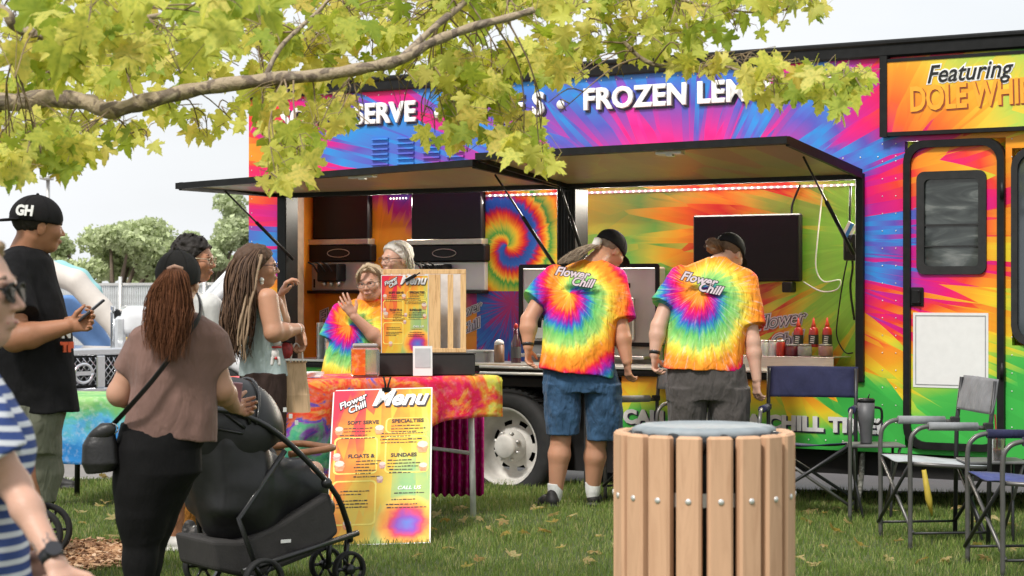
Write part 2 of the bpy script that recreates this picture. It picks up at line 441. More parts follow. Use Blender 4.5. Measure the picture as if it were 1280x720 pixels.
RAINBOW = [(0,(.86,.24,.02)),(.08,(.80,.03,.03)),(.16,(.66,.005,.20)),(.25,(.24,.02,.36)),(.31,(.03,.12,.50)),(.38,(.04,.32,.36)),(.46,(.14,.50,.14)),(.62,(.36,.64,.16)),(.70,(.84,.74,.10)),(.78,(.88,.56,.05)),(.86,(.88,.32,.03)),(1,(.86,.24,.02))]
def mat_spiral(name, c, period, arms=1, stops=RAINBOW, streak=.10, fa=9, phase=0, white=.35, rough=.85, fold=.5, ratio=1.0, hand=1, lag=False):
    """spiral tie-dye round a knot, with pale radial streaks"""
    t = NT(name); o = t.sep()
    dx = t.math('SUBTRACT', o[0], c[0]); dz = t.math('MULTIPLY', t.math('SUBTRACT', o[2], c[1]), ratio)
    r = t.math('SQRT', t.math('ADD', t.math('MULTIPLY', dx, dx), t.math('MULTIPLY', dz, dz)))
    th = t.math('ARCTAN2', dz, dx)
    cs, sn = t.math('COSINE', th), t.math('SINE', th)
    nv = t.comb(t.math('MULTIPLY', cs, fa), t.math('MULTIPLY', sn, fa), t.math('MULTIPLY', r, 2.5))
    st = t.noise(1.0, 4, nv, .65)
    if lag: q_ = t.new('ShaderNodeMapRange'); q_.inputs[1].default_value = -math.pi/2; q_.inputs[2].default_value = math.pi; t.put(q_.inputs[0], th); turn = q_.outputs[0]
    else: turn = t.math('MULTIPLY', th, hand * arms / (2*math.pi))
    w = t.math('ADD', t.math('DIVIDE', r, period), turn)
    w = t.math('ADD', t.math('ADD', w, phase), t.math('MULTIPLY', t.math('SUBTRACT', st, .5), streak*4))
    w = t.math('FRACT', t.math('ADD', w, 8.0))
    col = t.ramp(w, stops)
    st2 = t.noise(1.0, 5, t.comb(t.math('MULTIPLY', cs, fa*2.2), t.math('MULTIPLY', sn, fa*2.2), t.math('MULTIPLY', r, 9)), .7)
    col = t.mix(t.ramp(st2, [(.55,(0,0,0)),(.78,(white,)*3)]), col, (.85,.80,.80))
    t.base(col, rough, 0, .2)
    h = t.math('ADD', t.noise(6.5, 3, t.map((1.6,1.6,.6)), dist=.5), t.math('MULTIPLY', t.noise(500, 2), .02))
    t.bump(h, fold*1.6, .07)
    return t.m
def mat_blobs(name, stops, scale=2.2, axis=None, k=0.5, off=0, rough=.9, fold=.3, dist=.8, white=.2):
    """crumple-dyed cloth: soft runs of colour along one axis broken by noise"""
    t = NT(name); o = t.sep()
    n = t.noise(scale, 5, dist=dist, rough=.6)
    w = t.math('MULTIPLY', t.math('SUBTRACT', n, .5), 1.6)
    if axis is not None:
        q = t.math('ADD', t.math('MULTIPLY', o[0], axis[0]), t.math('MULTIPLY', o[2], axis[1])); w = t.math('ADD', w, q)
    w = t.math('ADD', w, off)
    col = t.ramp(w, stops)
    col = t.mix(t.ramp(t.noise(30, 4), [(.5,(0,0,0)),(.8,(white,)*3)]), col, (.9,.8,.75))
    t.base(col, rough, 0, .2); t.bump(t.noise(10, 4, dist=.6), fold, .03); return t.m

def skin(name, col, red=.35):
    if name in _MC: return _MC[name]
    t = NT(name)
    c = t.ramp(t.noise(9, 4), [(.3, tuple(x*.86 for x in col)), (.7, col)])
    c = t.mix(t.math('MULTIPLY', t.noise(34, 4), .28), c, (col[0]*.72, col[1]*.60, col[2]*.58))
    c = t.mix(t.math('MULTIPLY', t.noise(9, 3), red), c, (col[0]*1.02, col[1]*.66, col[2]*.55))
    t.base(c, .48, 0, .4); t.b.inputs['Subsurface Weight'].default_value = .12; t.b.inputs['Subsurface Radius'].default_value = (.02,.008,.004)
    t.b.inputs['Subsurface Scale'].default_value = .5
    t.bump(t.noise(170, 4), .35, .003); _MC[name] = t.m; return t.m

def text_mesh(body, size, mat_, parent, loc, rotx=90, ext=.004, offset=0.0, shear=0, bevel=0, name='lettering', align='LEFT', rz=0, sx=1, spacing=1, ry=0, res=3):
    c = bpy.data.curves.new(name, 'FONT'); c.body = body; c.size = size; c.extrude = ext; c.offset = offset; c.shear = shear; c.bevel_depth = bevel
    c.resolution_u = res; c.align_x = align; c.space_character = spacing; c.bevel_resolution = 1
    o = bpy.data.objects.new(name, c); COL.objects.link(o)
    bpy.context.view_layer.update()
    me = bpy.data.meshes.new_from_object(o); bpy.data.objects.remove(o); bpy.data.curves.remove(c)
    me.name = name; me.materials.clear()
    q = link_mesh(name, me, mat_, parent)
    q.location = loc; q.rotation_euler = (R(rotx), R(ry), R(rz)); q.scale = (sx, 1, 1)
    return q
# ============================================================ THE SETTING
def mat_ground():
    t = NT('lawn_soil'); n = t.noise(3, 6); n2 = t.noise(40, 4)
    c = t.ramp(n, [(.3,(.035,.055,.012)),(.55,(.06,.10,.02)),(.75,(.10,.12,.035))])
    t.base(t.mix(.4, c, t.ramp(n2, [(.3,(.03,.04,.01)),(.7,(.12,.13,.05))])), .95); t.bump(n2, .6, .02); return t.m
def mat_asphalt():
    t = NT('asphalt'); n = t.noise(180, 3); n2 = t.noise(1.2, 5)
    c = t.ramp(n, [(.3,(.17,.16,.15)),(.7,(.30,.285,.27))])
    t.base(t.mix(t.ramp(n2, [(.4,(0,0,0)),(.7,(.5,.5,.5))]), c, (.33,.30,.27)), .9); t.bump(n, .5, .004); return t.m
M_LAWN = mat_ground(); M_ASPH = mat_asphalt()
KERB = [(-60, 15.2), (-6, 15.0), (-1.5, 14.75), (.1, 14.6), (1.2, 14.45), (2.0, 13.95), (3.2, 13.75), (9, 13.6), (60, 13.3)]
m = MB()
for i in range(len(KERB) - 1):
    (xa, ya), (xb, yb) = KERB[i], KERB[i+1]
    m.add([(xa, -30, 0), (xb, -30, 0), (xb, yb, 0), (xa, ya, 0)], [(0,1,2,3)])
tag(m.build('lawn', M_LAWN), kind='structure')
m = MB()
for i in range(len(KERB) - 1):
    (xa, ya), (xb, yb) = KERB[i], KERB[i+1]
    vs = [(xa,ya,.003),(xb,yb,.003),(xb,yb+.14,.003),(xa,ya+.14,.003),(xa,ya,-.3),(xb,yb,-.3),(xb,yb+.14,-.3),(xa,ya+.14,-.3)]
    m.add(vs, [(0,1,2,3),(2,6,7,3),(0,4,5,1)])
tag(m.build('kerb', mat('kerb_concrete', (.42,.40,.37), .9, bump=.3)), kind='structure')
m = MB(); m.add([(-400,13,-.14),(400,13,-.14),(400,900,-.14),(-400,900,-.14)], [(0,1,2,3)])
tag(m.build('road', M_ASPH), kind='structure')

def grass_blades():
    rs = np.random.RandomState(5)
    parts = []
    def region(n, x0, x1, y0, y1, hmin, hmax, w):
        x = rs.uniform(x0, x1, n); y = rs.uniform(y0, y1, n)
        ky = np.interp(x, [k[0] for k in KERB], [k[1] for k in KERB])
        ok = (y < ky + .02) & (np.abs(x) < y*.262 + .25)
        for (mx, my, mr, ms) in MULCH: ok &= (((x-mx)/mr)**2 + ((y-my)/ms)**2) > rs.uniform(.75, 1.05, n)
        x, y = x[ok], y[ok]; k = len(x)
        cl = vnoise(x*2.1, y*2.1, x*0+1) + vnoise(x*7, y*7, x*0)*.6
        h = rs.uniform(hmin, hmax, k)*(1 + .7*cl); a = rs.uniform(0, 2*np.pi, k); l = rs.uniform(.1, .75, k)*h; b = rs.uniform(0, 2*np.pi, k)
        wd = w*rs.uniform(.6, 1.3, k)
        dx, dy = np.cos(a)*wd, np.sin(a)*wd; lx, ly = np.cos(b)*l, np.sin(b)*l
        V = np.stack([np.stack([x-dx, y-dy, x*0-.002], 1), np.stack([x+dx, y+dy, x*0-.002], 1),
                      np.stack([x+dx*.7+lx*.35, y+dy*.7+ly*.35, h*.6], 1), np.stack([x-dx*.7+lx*.35, y-dy*.7+ly*.35, h*.6], 1),
                      np.stack([x+lx, y+ly, h], 1)], 1)
        parts.append(V)
    region(150000, -3.6, 3.9, 9.0, 15.2, .020, .046, .0021)
    region(34000, -2.6, 2.6, 5.0, 9.4, .02, .046, .0021)
    # taller fringe along the kerb
    x = None
    V = np.concatenate(parts); n = len(V); V = V.reshape(-1, 3); i = np.arange(n)*5
    Fc = np.concatenate([np.stack([i, i+1, i+2], 1), np.stack([i, i+2, i+3], 1), np.stack([i+3, i+2, i+4], 1)])
    t = NT('grass_blade'); gi = t.new('ShaderNodeNewGeometry').outputs['Random Per Island']
    c = t.ramp(gi, [(0,(.07,.13,.02)),(.35,(.14,.23,.045)),(.72,(.24,.32,.08)),(.90,(.42,.40,.16)),(1,(.50,.42,.22))])
    c = t.mix(t.ramp(t.noise(1.6, 5), [(.35,(0,0,0)),(.7,(.65,.65,.65))]), c, (.17,.24,.045)); t.base(c, .6, 0, .3)
    tr = t.new('ShaderNodeBsdfTranslucent'); t.put(tr.inputs[0], c); mx = t.new('ShaderNodeMixShader'); mx.inputs[0].default_value = .3
    t.t.links.new(t.b.outputs[0], mx.inputs[1]); t.t.links.new(tr.outputs[0], mx.inputs[2]); t.t.links.new(mx.outputs[0], t.out.inputs[0])
    o = link_mesh('grass', np_mesh('grass', V, Fc, False), t.m); tag(o, 'short green lawn grass growing up to the kerb', 'grass', kind='stuff')
mc = at(66, 694, 10.45)
MULCH = [(mc.x+.02, 10.55, .40, .55), (-2.22, 10.45, .35, .45)]
grass_blades()
# wood-chip mulch patch at the lower left
rs = random.Random(4); m = MB()
for i in range(2600):
    (mx_, my_, mr_, ms_) = MULCH[0] if rs.random() < .6 else MULCH[1]; a = rs.uniform(0, 6.283); q = rs.random()**.5*1.08
    p = Vector((mx_ + math.cos(a)*mr_*q, my_ + math.sin(a)*ms_*q, rs.uniform(.004, .03)))
    l, w = rs.uniform(.010, .028), rs.uniform(.005, .012)
    M_ = Matrix.Translation(p) @ Matrix.Rotation(rs.uniform(0, 6.28), 4, 'Z') @ Matrix.Rotation(rs.uniform(-.6, .6), 4, 'X') @ Matrix.Rotation(rs.uniform(-.5, .5), 4, 'Y')
    m.box(-l, l, -w, w, -.002, .002, M_)
t = NT('wood_chip'); t.base(t.ramp(t.new('ShaderNodeNewGeometry').outputs['Random Per Island'], [(0,(.12,.055,.025)),(.4,(.34,.17,.08)),(.8,(.50,.30,.16)),(1,(.60,.42,.28))]), .9)
tag(m.build('mulch', t.m), 'brown wood-chip mulch patch in the lawn under the wheel', 'mulch', kind='stuff')

# ============================================================ THE FOOD TRUCK
TA = math.atan2(.5504, .8349); T0 = Vector((1.8666, 13.17, 0)); TX = Vector((math.cos(TA), -math.sin(TA), 0)); TY = Vector((math.sin(TA), math.cos(TA), 0))
def tp(px, py, yo=0):
    u, w = (px - 640)/F, -(py - 360)/F; B = T0 + TY*yo
    # t*(u,1) = B + s*TX
    s = (B.x - u*B.y)/(u*TX.y - TX.x); d = B.y + s*TX.y
    return s, CH + w*d
def tpx(px, py, yo=0): s, z = tp(px, py, yo); return Vector((s, yo, z))
truck = thing('food_truck', 'rainbow tie-dye wrapped food truck with two raised serving hatches', 'food truck', T0, -TA)
WRAP = [(0,(.95,.10,.35)),(.22,(.88,.01,.26)),(.30,(.40,.05,.42)),(.37,(.10,.10,.55)),(.45,(.03,.28,.75)),(.50,(.12,.08,.50)),(.545,(.60,.01,.30)),(.61,(.86,.005,.16)),(.66,(.90,.05,.03)),(.70,(.95,.28,.02)),(.77,(.94,.40,.02)),(.83,(.90,.66,.03)),(.89,(.45,.66,.06)),(.95,(.08,.52,.08)),(1,(.05,.45,.07))]
M_WRAP = mat_shards('truck_wrap', (tp(860,300)[0], tp(860,300)[1]), .385, .84, 1.0, 2.0, WRAP, 2.55, amp=.30, amp2=.13, freq=(8.5, 1.0), ref=truck)
M_BLK = mat('black_trim', (.010,.010,.010), .45, var=.3, bump=.1, spec=.25)
M_RUB = mat('black_rubber', (.014,.014,.014), .75, var=.3, bump=.2)
M_CHAR = mat('dark_underbody', (.012,.011,.011), .9)
M_STEEL = mat('brushed_steel', (.62,.60,.56), .32, .9, var=.08, nscale=8, stretch=(1,1,14), bump=.1)
M_ALU = mat('worn_aluminium', (.66,.65,.62), .42, .6, var=.1, bump=.1)
M_WHITE = mat('white_plastic', (.80,.80,.78), .45, var=.04)
M_ROOF = mat('roof_white', (.78,.78,.77), .5, var=.06)
M_LET = mat('letter_white', (.86,.85,.84), .4, var=.03)
S0 = tp(311,300)[0]; S1 = 3.9
OPL = tp(349,300)[0]; OPR = tp(1081,300)[0]; OZ0, OZ1 = .80, 2.09
ZB, ZT = .36, 2.86
WH = tp(628,561)           # rear wheel centre
AR0, AR1 = WH[0] - .62, tp(777,560)[0]
D0, D1 = tp(1131,300)[0], tp(1257,300)[0]; DZ0, DZ1 = tp(1128,560)[1], tp(1150,176)[1]
G0, G1 = tp(1265,300)[0], tp(1265,300)[0] + .95; GZ0, GZ1 = tp(1272,432)[1], tp(1272,185)[1]
def wall_grid(sc, zc, inside, y0, y1, name, mat_, parent):
    m = MB()
    sc = sorted(set(sc)); zc = sorted(set(zc))
    for a, b in zip(sc, sc[1:]):
        for c, d in zip(zc, zc[1:]):
            if not inside((a+b)/2, (c+d)/2): m.box(a, b, y0, y1, c, d)
    return m.build(name, mat_, parent)
holes = [(OPL,OPR,OZ0,OZ1),(AR0,AR1,-1,.80-.001),(D0,D1,DZ0,DZ1),(G0,G1,GZ0,GZ1)]
wall_grid([S0,S1,OPL,OPR,AR0,AR1,D0,D1,G0,G1], [ZB,ZT,OZ0,OZ1,DZ0,DZ1,GZ0,GZ1,OZ0-.001],
          lambda s, z: any(h[0]<s<h[1] and h[2]<z<h[3] for h in holes), 0, .05, 'side_wall', M_WRAP, truck)
# end walls, far side, floor, roof
m = MB(); m.box(S0, S0+.05, .05, 2.35, ZB, ZT); m.box(S1-.05, S1, .05, 2.35, ZB, ZT); m.box(S0+.05, S1-.05, 2.30, 2.35, ZB, ZT)
m.build('end_wall', M_WRAP, truck)
m = MB(); m.box(S0+.05, S1-.05, .06, 2.29, .70, .76); m.box(S0+.1, S1-.1, .35, 2.2, .18, .699)
m.box(AR0-.02, AR0+.0, .06, .9, .0+.3, .70); m.box(AR1, AR1+.02, .06, .9, .30, .70)
m.box(AR0, AR1, .30, .33, .1, .70); m.box(S0+.2, AR0-.05, .10, .14, .22, .37); m.box(AR1+.05, S1-.2, .10, .14, .20, .37)
m.build('underbody', M_CHAR, truck)
m = MB(); n_ = 10; prof = [( -.02 + 2.39*i/n_, 2.955 + .10*math.sin(math.pi*i/n_)) for i in range(n_+1)]
poly = [(2.37, 2.90)] + prof[::-1] + [(-.02, 2.90)]
m.prism(poly, S0-.02, S1, 'x'); m.build('roof', M_ROOF, truck)
m = MB(); m.box(S0-.03, S1, -.035, .0, 2.855, 2.95, bev=.012); m.box(S0-.03, S1, -.05, .0, 2.93, 2.965, bev=.01); m.build('roof_rail', M_BLK, truck)
# ---- roof band sign on the right and vertical divider
gs, gz0, gz1 = tp(1113,160)[0], tp(1113,166)[1], tp(1113,79)[1]
m = MB(); m.box(tp(1104,100)[0], gs, -.06, -.001, tp(1108,172)[1], 2.86); m.box(gs, S1, -.055, -.001, gz0-.025, gz0); m.box(gs, S1, -.055, -.001, gz1, gz1+.02)
m.build('sign_frame', M_BLK, truck)
M_SIGN = mat_shards('sign_print', (tp(1095,250)[0], tp(1095,250)[1]), 1, 1, 1, 1, [(0,MAG),(.30,(.80,.01,.14)),(.42,(.92,.14,.02)),(.58,(.93,.36,.02)),(.74,(.90,.62,.05)),(.88,(.45,.68,.10)),(1,(.25,.62,.10))], 1.35, amp=.13, amp2=.06)
m = MB(); m.box(gs, S1, -.05, -.001, gz0, gz1); sp = m.build('sign_panel', M_SIGN, truck)
M_OUT = mat('letter_shadow_dark', (.03,.01,.02), .5); M_DW = mat('letter_orange', (.90,.38,.03), .4, var=.05); M_DWS = mat('letter_rust', (.36,.07,.03), .4)
def sign_text(body, px, py, size, mat_, back, dx=.006, dz=-.008, y=-.052, **kw):
    s, z = tp(px, py, y)
    text_mesh(body, size, back, sp, (s+dx, y, z+dz), ext=.001, **kw)
    kw2 = dict(kw); kw2['offset'] = kw.get('offset', 0)*(.15 if body[0] == 'F' else .75)
    return text_mesh(body, size, mat_, sp, (s, y-.004, z), ext=.001, **kw2)
sign_text('Featuring', 1158, 104, .155, mat('letter_black', (.01,.01,.01), .4), M_LET, dx=0, dz=0, offset=.010, shear=.3, ry=-1.5, sx=.93)
sign_text('DOLE WHIP', 1137, 139, .215, M_DW, M_DWS, dx=.007, dz=-.007, offset=.007, sx=.70, ry=-1.5, spacing=.96)
# ---- big roof-band lettering
M_SH = mat('letter_shadow', (.025,.02,.05), .5)
def band_text(body, px, py, size, **kw):
    s, z = tp(px, py)
    text_mesh(body, size, M_SH, truck, (s+.012, -.004, z-.014), ext=.003, offset=.008*size/.2, spacing=1.05, **kw)
    text_mesh(body, size, M_LET, truck, (s, -.014, z), ext=.008, offset=.0035*size/.2, spacing=1.05, bevel=.004, **kw)
band_text('FROZEN LEMONADE', 730, 137, .20, sx=1.04)
band_text('S', 667, 143, .215); band_text('E', 640, 145, .215)
band_text('SERVE', 444, 155, .205); band_text('SOFT', 352, 160, .205)
m = MB(); 
for px, py in ((702,131),(548,143)):
    s, z = tp(px, py); m.lathe([(.030,-.02),(.030,-.002)], (s,0,z), 16, 'y')
m.build('lettering_dot', M_LET, truck)
s, z = tp(780, 528); 
text_mesh('CALL US FOR A CHILL TIME!', .125, M_SH, truck, (s+.008, -.003, z-.008), ext=.002, offset=.009, sx=1.17, spacing=1.03)
text_mesh('CALL US FOR A CHILL TIME!', .125, mat('letter_grey', (.62,.62,.62), .4), truck, (s, -.008, z), ext=.003, offset=.007, sx=1.17, spacing=1.03)
# ---- pressed louvres beside the left hatch
lv = MB(); lv.prism([(0,0),(-.016,-.004),(-.018,-.014),(0,-.02)], -.075, .075, 'x'); lvo = None
for ci, cx in enumerate((476, 508, 540, 570)):
    for ri in range(6):
        s, z = tp(cx, 204 - ri*6.3 - ci*1.2); 
        if lvo is None: lvo = lv.build('louvre', M_WRAP, truck); q = lvo
        else: q = lvo.copy(); COL.objects.link(q)
        q.location = (s, -.001, z)
# rivets along the panels: one mesh
m = MB(); rs = random.Random(2)
for k in range(60):
    s = S0 + .06 + k*.12
    for z in (ZT-.03, 2.23, .42):
        if not any(h[0]-.03<s<h[1]+.03 and h[2]-.03<z<h[3]+.05 for h in holes) and s < S1 - .1 and not (s > gs-.1 and z > 2.6): m.sphere((s,-.001,z), .006, 6, 4, (1,.5,1))
for zc in [ZB + .08 + .11*k for k in range(22)]:
    for s in (D0-.06, D1+.04, OPR+.12, S0+.03):
        if zc < 2.5: m.sphere((s,-.001,zc), .005, 6, 4, (1,.5,1))
tag(m.build('rivets', M_ALU, truck), kind='stuff')
m = MB()
for s in (S0+1.9, OPR+.30, D1+.0+.35): m.box(s, s+.003, -.0022, -.0004, 2.16 if s < OPR else ZB+.01, ZT-.01 if s < gs else 2.2)
tag(m.build('panel_seams', M_CHAR, truck), kind='stuff')
# ---- serving opening frame, posts
FR = .055
m = MB()
m.box(OPR-FR, OPR, -.03, .09, OZ0, OZ1+.03, bev=.006)
m.build('opening_post', M_BLK, truck)
m = MB(); m.box(OPL, OPL+.09, -.03, .12, OZ0, OZ1+.03, bev=.006); m.build('opening_post', M_BLK, truck)
MP = tp(709,300)[0]
m = MB(); m.box(MP-.075, MP+.075, -.02, .16, OZ0+.06, OZ1, bev=.006)
for dx in (-.05,-.025,0,.025,.05): m.box(MP+dx-.003, MP+dx+.003, -.028, -.019, OZ0+.08, OZ1-.02)
m.build('opening_post', M_BLK, truck)
m = MB(); m.box(OPL+.09, OPR-FR, -.035, .10, OZ0, OZ0+.045, bev=.005); m.box(OPL+.09, OPR-FR, -.05, -.036, OZ0+.02, OZ0+.035); m.build('sill', M_BLK, truck)
m = MB(); m.box(OPL+.10, OPR-FR-.01, -.06, .48, OZ0+.046, OZ0+.062, bev=.003); m.build('counter', M_STEEL, truck)
m = MB(); m.box(OPL, OPR, -.03, .06, OZ1, OZ1+.04, bev=.005); m.build('opening_header', M_BLK, truck)
# fold-down ledge rail below the sill
m = MB(); m.tube([tpx(600,466,-.10), tpx(760,470,-.10)], .010); m.tube([tpx(600,458,-.06), tpx(760,463,-.06)], .012); m.build('ledge_rail', M_ALU, truck)
# ---- hatches (raised awnings)
def hatch(s0, s1, out, zl, zr):
    """panel hinged at the opening head, sloping up outwards; its free corners hang at heights zl and zr"""
    def Q(u, v, w):          # u across 0..1, v out 0..1, w thickness
        zf = zl + (zr - zl)*u; return Vector((s0 + (s1-s0)*u, -.035 - out*v, OZ1 + .045 + (zf - OZ1)*v + w))
    def slab(m, u0, u1, v0, v1, w0, w1):
        vs = [Q(u, v, w) for w in (w0, w1) for u, v in ((u0,v0),(u1,v0),(u1,v1),(u0,v1))]
        m.add(vs, [(3,2,1,0),(4,5,6,7),(0,1,5,4),(1,2,6,5),(2,3,7,6),(3,0,4,7)])
    a = MB(); slab(a, .012, .988, 0, .965, -.012, .012); h = a.build('hatch', M_HU, truck)
    b = MB(); slab(b, 0, 1, .967, 1, -.032, .012); slab(b, 0, .011, 0, .966, -.04, .018); slab(b, .989, 1, 0, .966, -.04, .018)
    b.build('hatch_frame', M_BLK, h)
    c = MB(); slab(c, .58, .66, .87, .92, -.040, -.013); slab(c, .61, .63, .88, .91, -.05, -.041)
    c.build('hatch_latch', M_ALU, h)
    return Q, h
t = NT('hatch_underside')   # reflected wrap colours painted in and greyed, base lightened for weak bounce light
o_ = t.sep(); v = t.comb(t.math('MULTIPLY', o_[0], 2.2), t.math('MULTIPLY', o_[1], .8), 0)
c_ = t.ramp(t.math('ADD', t.math('MULTIPLY', t.voro(1.7, v), .5), t.math('MULTIPLY', t.noise(1.4, 3), .6)), [(.2,(.20,.48,.08)),(.42,(.65,.58,.12)),(.6,(.70,.36,.10)),(.8,(.55,.20,.12))])
t.base(t.mix(.55, c_, (.42,.41,.38)), .35, 0, .5); t.bump(t.noise(6, 3), .3, .02); M_HU = t.m
Q1, h1 = hatch(OPL-.02, MP-.02, 1.10, 2.10, 2.18); Q2, h2 = hatch(MP+.0, OPR, 1.10, 2.22, 2.24)
def strut(s, z0, u, Q, side, y0=0.02, f=.62):
    a = Vector((s, y0, z0)); b = Q(u, f, -.03); mid = a.lerp(b, .55)
    m = MB(); m.tube([a, mid], .013, 8); m.tube([mid, b], .007, 8); m.build('gas_strut', M_BLK, side)
strut(MP-.11, 1.55, .96, Q1, h1); strut(OPL+.12, 1.62, .04, Q1, h1)
strut(OPR-.09, 1.62, .96, Q2, h2); strut(MP+.12, 1.62, .04, Q2, h2, f=.2)
# ---- interior: lining, back wall, ceiling, lights
BY = .72
b0, b1 = tp(596,300,BY)[0], tp(704,300,BY)[0]
IZ0, IZ1 = .76, 2.42
M_IL = mat_shards('lining_left', tp(455,440,BY), .9, 1.0, 1, 1, [(0,(.55,.02,.10)),(.16,(.85,.25,.02)),(.42,(.90,.36,.02)),(.55,(.88,.30,.02)),(.62,(.55,.01,.20)),(.70,(.10,.03,.32)),(.8,(.03,.14,.45)),(.92,(.02,.25,.55)),(1,(.01,.10,.35))], 1.9, amp=.10, amp2=.06, coat=.1)
M_IR = mat_shards('lining_right', tp(1140,300,BY), 1.0, 1.0, 1.2, 1.0, [(0,(.55,.62,.06)),(.10,(.24,.56,.06)),(.28,(.30,.62,.07)),(.34,(.70,.66,.06)),(.39,(.85,.40,.03)),(.44,(.72,.05,.03)),(.50,(.85,.24,.02)),(.57,(.88,.50,.03)),(.63,(.66,.66,.06)),(.72,(.16,.54,.08)),(.88,(.60,.58,.05)),(.93,(.10,.42,.06)),(1,(.03,.32,.06))], 2.95, amp=.30, amp2=.05, freq=(13, 1.6), coat=.1)
cs_ = tp(634,307,BY)
M_IS = mat_spiral('lining_swirl', cs_, .40, 1, [(0,(.04,.40,.06)),(.12,(.50,.60,.06)),(.22,(.90,.60,.03)),(.30,(.90,.25,.02)),(.40,(.75,.03,.03)),(.47,(.30,.02,.15)),(.52,(.03,.10,.40)),(.66,(.03,.16,.50)),(.72,(.35,.03,.20)),(.78,(.78,.04,.03)),(.86,(.90,.28,.02)),(.93,(.85,.66,.05)),(1,(.04,.40,.06))], streak=.07, fa=14, phase=.05, white=.05, rough=.5, fold=.05, hand=-1)
M_IM = mat_shards('lining_blue', tp(640,380,BY), 1.0, 1.0, 1.0, 1.0, [(0,(.50,.01,.15)),(.16,(.35,.01,.20)),(.25,(.03,.08,.45)),(.55,(.02,.20,.60)),(.62,(.10,.03,.35)),(.70,(.55,.01,.15)),(1,(.75,.02,.06))], .75, amp=.10, amp2=.10, freq=(14, 2.5), coat=.1)
zs_ = tp(640,364,BY)[1]
m = MB(); m.box(S0+.05, b0, BY, BY+.03, IZ0, IZ1); m.build('lining', M_IL, truck)
m = MB(); m.box(b0, b1, BY, BY+.03, zs_, IZ1); m.build('lining', M_IS, truck)
m = MB(); m.box(b0, b1, BY, BY+.03, IZ0, zs_); m.build('lining', M_IM, truck)
m = MB(); m.box(b1, OPR+.9, BY, BY+.03, IZ0, IZ1); m.build('lining', M_IR, truck)
m = MB(); m.box(OPR+.05, OPR+.08, .06, BY-.001, IZ0, IZ1); m.build('lining', mat('lining_yellow_green', (.45,.55,.06), .4), truck)
m = MB(); m.box(S0+.051, S0+.08, .06, BY-.001, IZ0, IZ1); m.build('lining', mat('lining_orange', (.88,.28,.02), .4, var=.25, nscale=3), truck)
m = MB(); m.box(S0+.05, OPR+.9, .06, BY+.03, IZ1, IZ1+.03); m.build('ceiling', mat('ceiling_white', (.6,.6,.58), .5), truck)
m = MB(); m.box(S0+.081, S0+.14, .30, .50, IZ0, IZ1-.01); m.build('door_jamb', mat('tan_jamb', (.45,.32,.22), .6), truck)
# LED strip along the top of the back wall: lit
lz = tp(900,236,BY)[1]
m = MB(); m.box(b0+.05, OPR+.5, BY-.012, BY-.001, lz-.008, lz+.008); ls_ = m.build('light_strip', M_WHITE, truck)
M_LED = mat('led', (1,.95,.7), .4, emit=3.5)
m = MB(); s = b0 + .08
while s < OPR + .45: m.sphere((s, BY-.018, lz), .0065, 6, 4); s += .05
m2 = tp(480,246,BY)[0]; 
for k in range(6): m.sphere((tp(490,246,BY)[0]+k*.03, BY-.018, lz), .0065, 6, 4)
tag(m.build('led_bulbs', M_LED, ls_), kind='stuff')
for s_c, wdt in ((-2.9, 2.2), (-.6, 2.6)):  # area lamps added at the LED strip, brightening lining and hatch undersides
    al = bpy.data.lights.new('led_strip_fill', 'AREA'); al.shape = 'RECTANGLE'; al.size = wdt; al.size_y = .06; al.energy = 48; al.color = (1,.93,.80)
    ao = bpy.data.objects.new('led_strip_fill', al); COL.objects.link(ao); ao.parent = truck; ao.location = (s_c, BY-.05, lz-.03); ao.rotation_euler = (R(-75), 0, 0)
# ---- door
dd = MB(); ring(dd, rrect(D0, D1, DZ0, DZ1, .13), rrect(D0+.045, D1-.045, DZ0+.045, DZ1-.045, .10), -.03, .03); door = None
w0, w1, wz0, wz1 = tp(1147,300)[0], tp(1234,300)[0], tp(1150,343)[1], tp(1150,215)[1]
m = MB(); ring(m, rrect(D0+.04, D1-.04, DZ0+.04, DZ1-.04, .10), rrect(w0+.02, w1-.02, wz0+.02, wz1-.02, .04), -.006, .03); door = m.build('door', M_WRAP, truck)
dd.build('door_frame', M_BLK, door)
m = MB(); ring(m, rrect(w0, w1, wz0, wz1, .05), rrect(w0+.05, w1-.05, wz0+.05, wz1-.05, .03), -.022, -.001); m.build('window_frame', M_RUB, door)
def mat_glass():
    t = NT('dark_glass'); o = t.sep()
    n = t.noise(3.0, 6, t.map((1.0,1,3.2)), dist=1.2)
    t.base(t.ramp(n, [(.40,(.02,.025,.024)),(.56,(.06,.07,.066)),(.66,(.16,.17,.16)),(.72,(.05,.06,.055))]), .05, 0, .7); t.bump(t.noise(2.0, 2), .06, .05); return t.m
M_GL = mat_glass()
m = MB(); m.box(w0+.045, w1-.045, -.004, .004, wz0+.045, wz1-.045); m.build('window_pane', M_GL, door)
m = MB(); m.box(w0+.05, w1-.05, -.012, -.0045, wz0+.30, wz0+.312); m.box(w0+.05, w1-.05, -.012, -.0045, wz0+.17, wz0+.178); m.build('window_slider', M_RUB, door)
hs, hz = tp(1147,371)
m = MB(); m.box(hs-.045, hs+.045, -.018, -.006, hz-.06, hz+.06, bev=.006); m.box(hs-.028, hs+.03, -.034, -.019, hz-.045, hz+.045, bev=.006); m.sphere((hs+.02,-.036,hz-.035), .009, 8, 6); m.sphere((hs+.02,-.036,hz+.035), .007, 8, 6)
m.build('door_handle', M_BLK, door)
q0, q1, qz0, qz1 = tp(1142,300)[0], tp(1236,300)[0], tp(1190,485)[1], tp(1190,391)[1]
m = MB(); m.box(q0, q1, -.009, -.0065, qz0, qz1); m.build('sticker', mat('sticker_white', (.72,.72,.71), .35, var=.03), door)
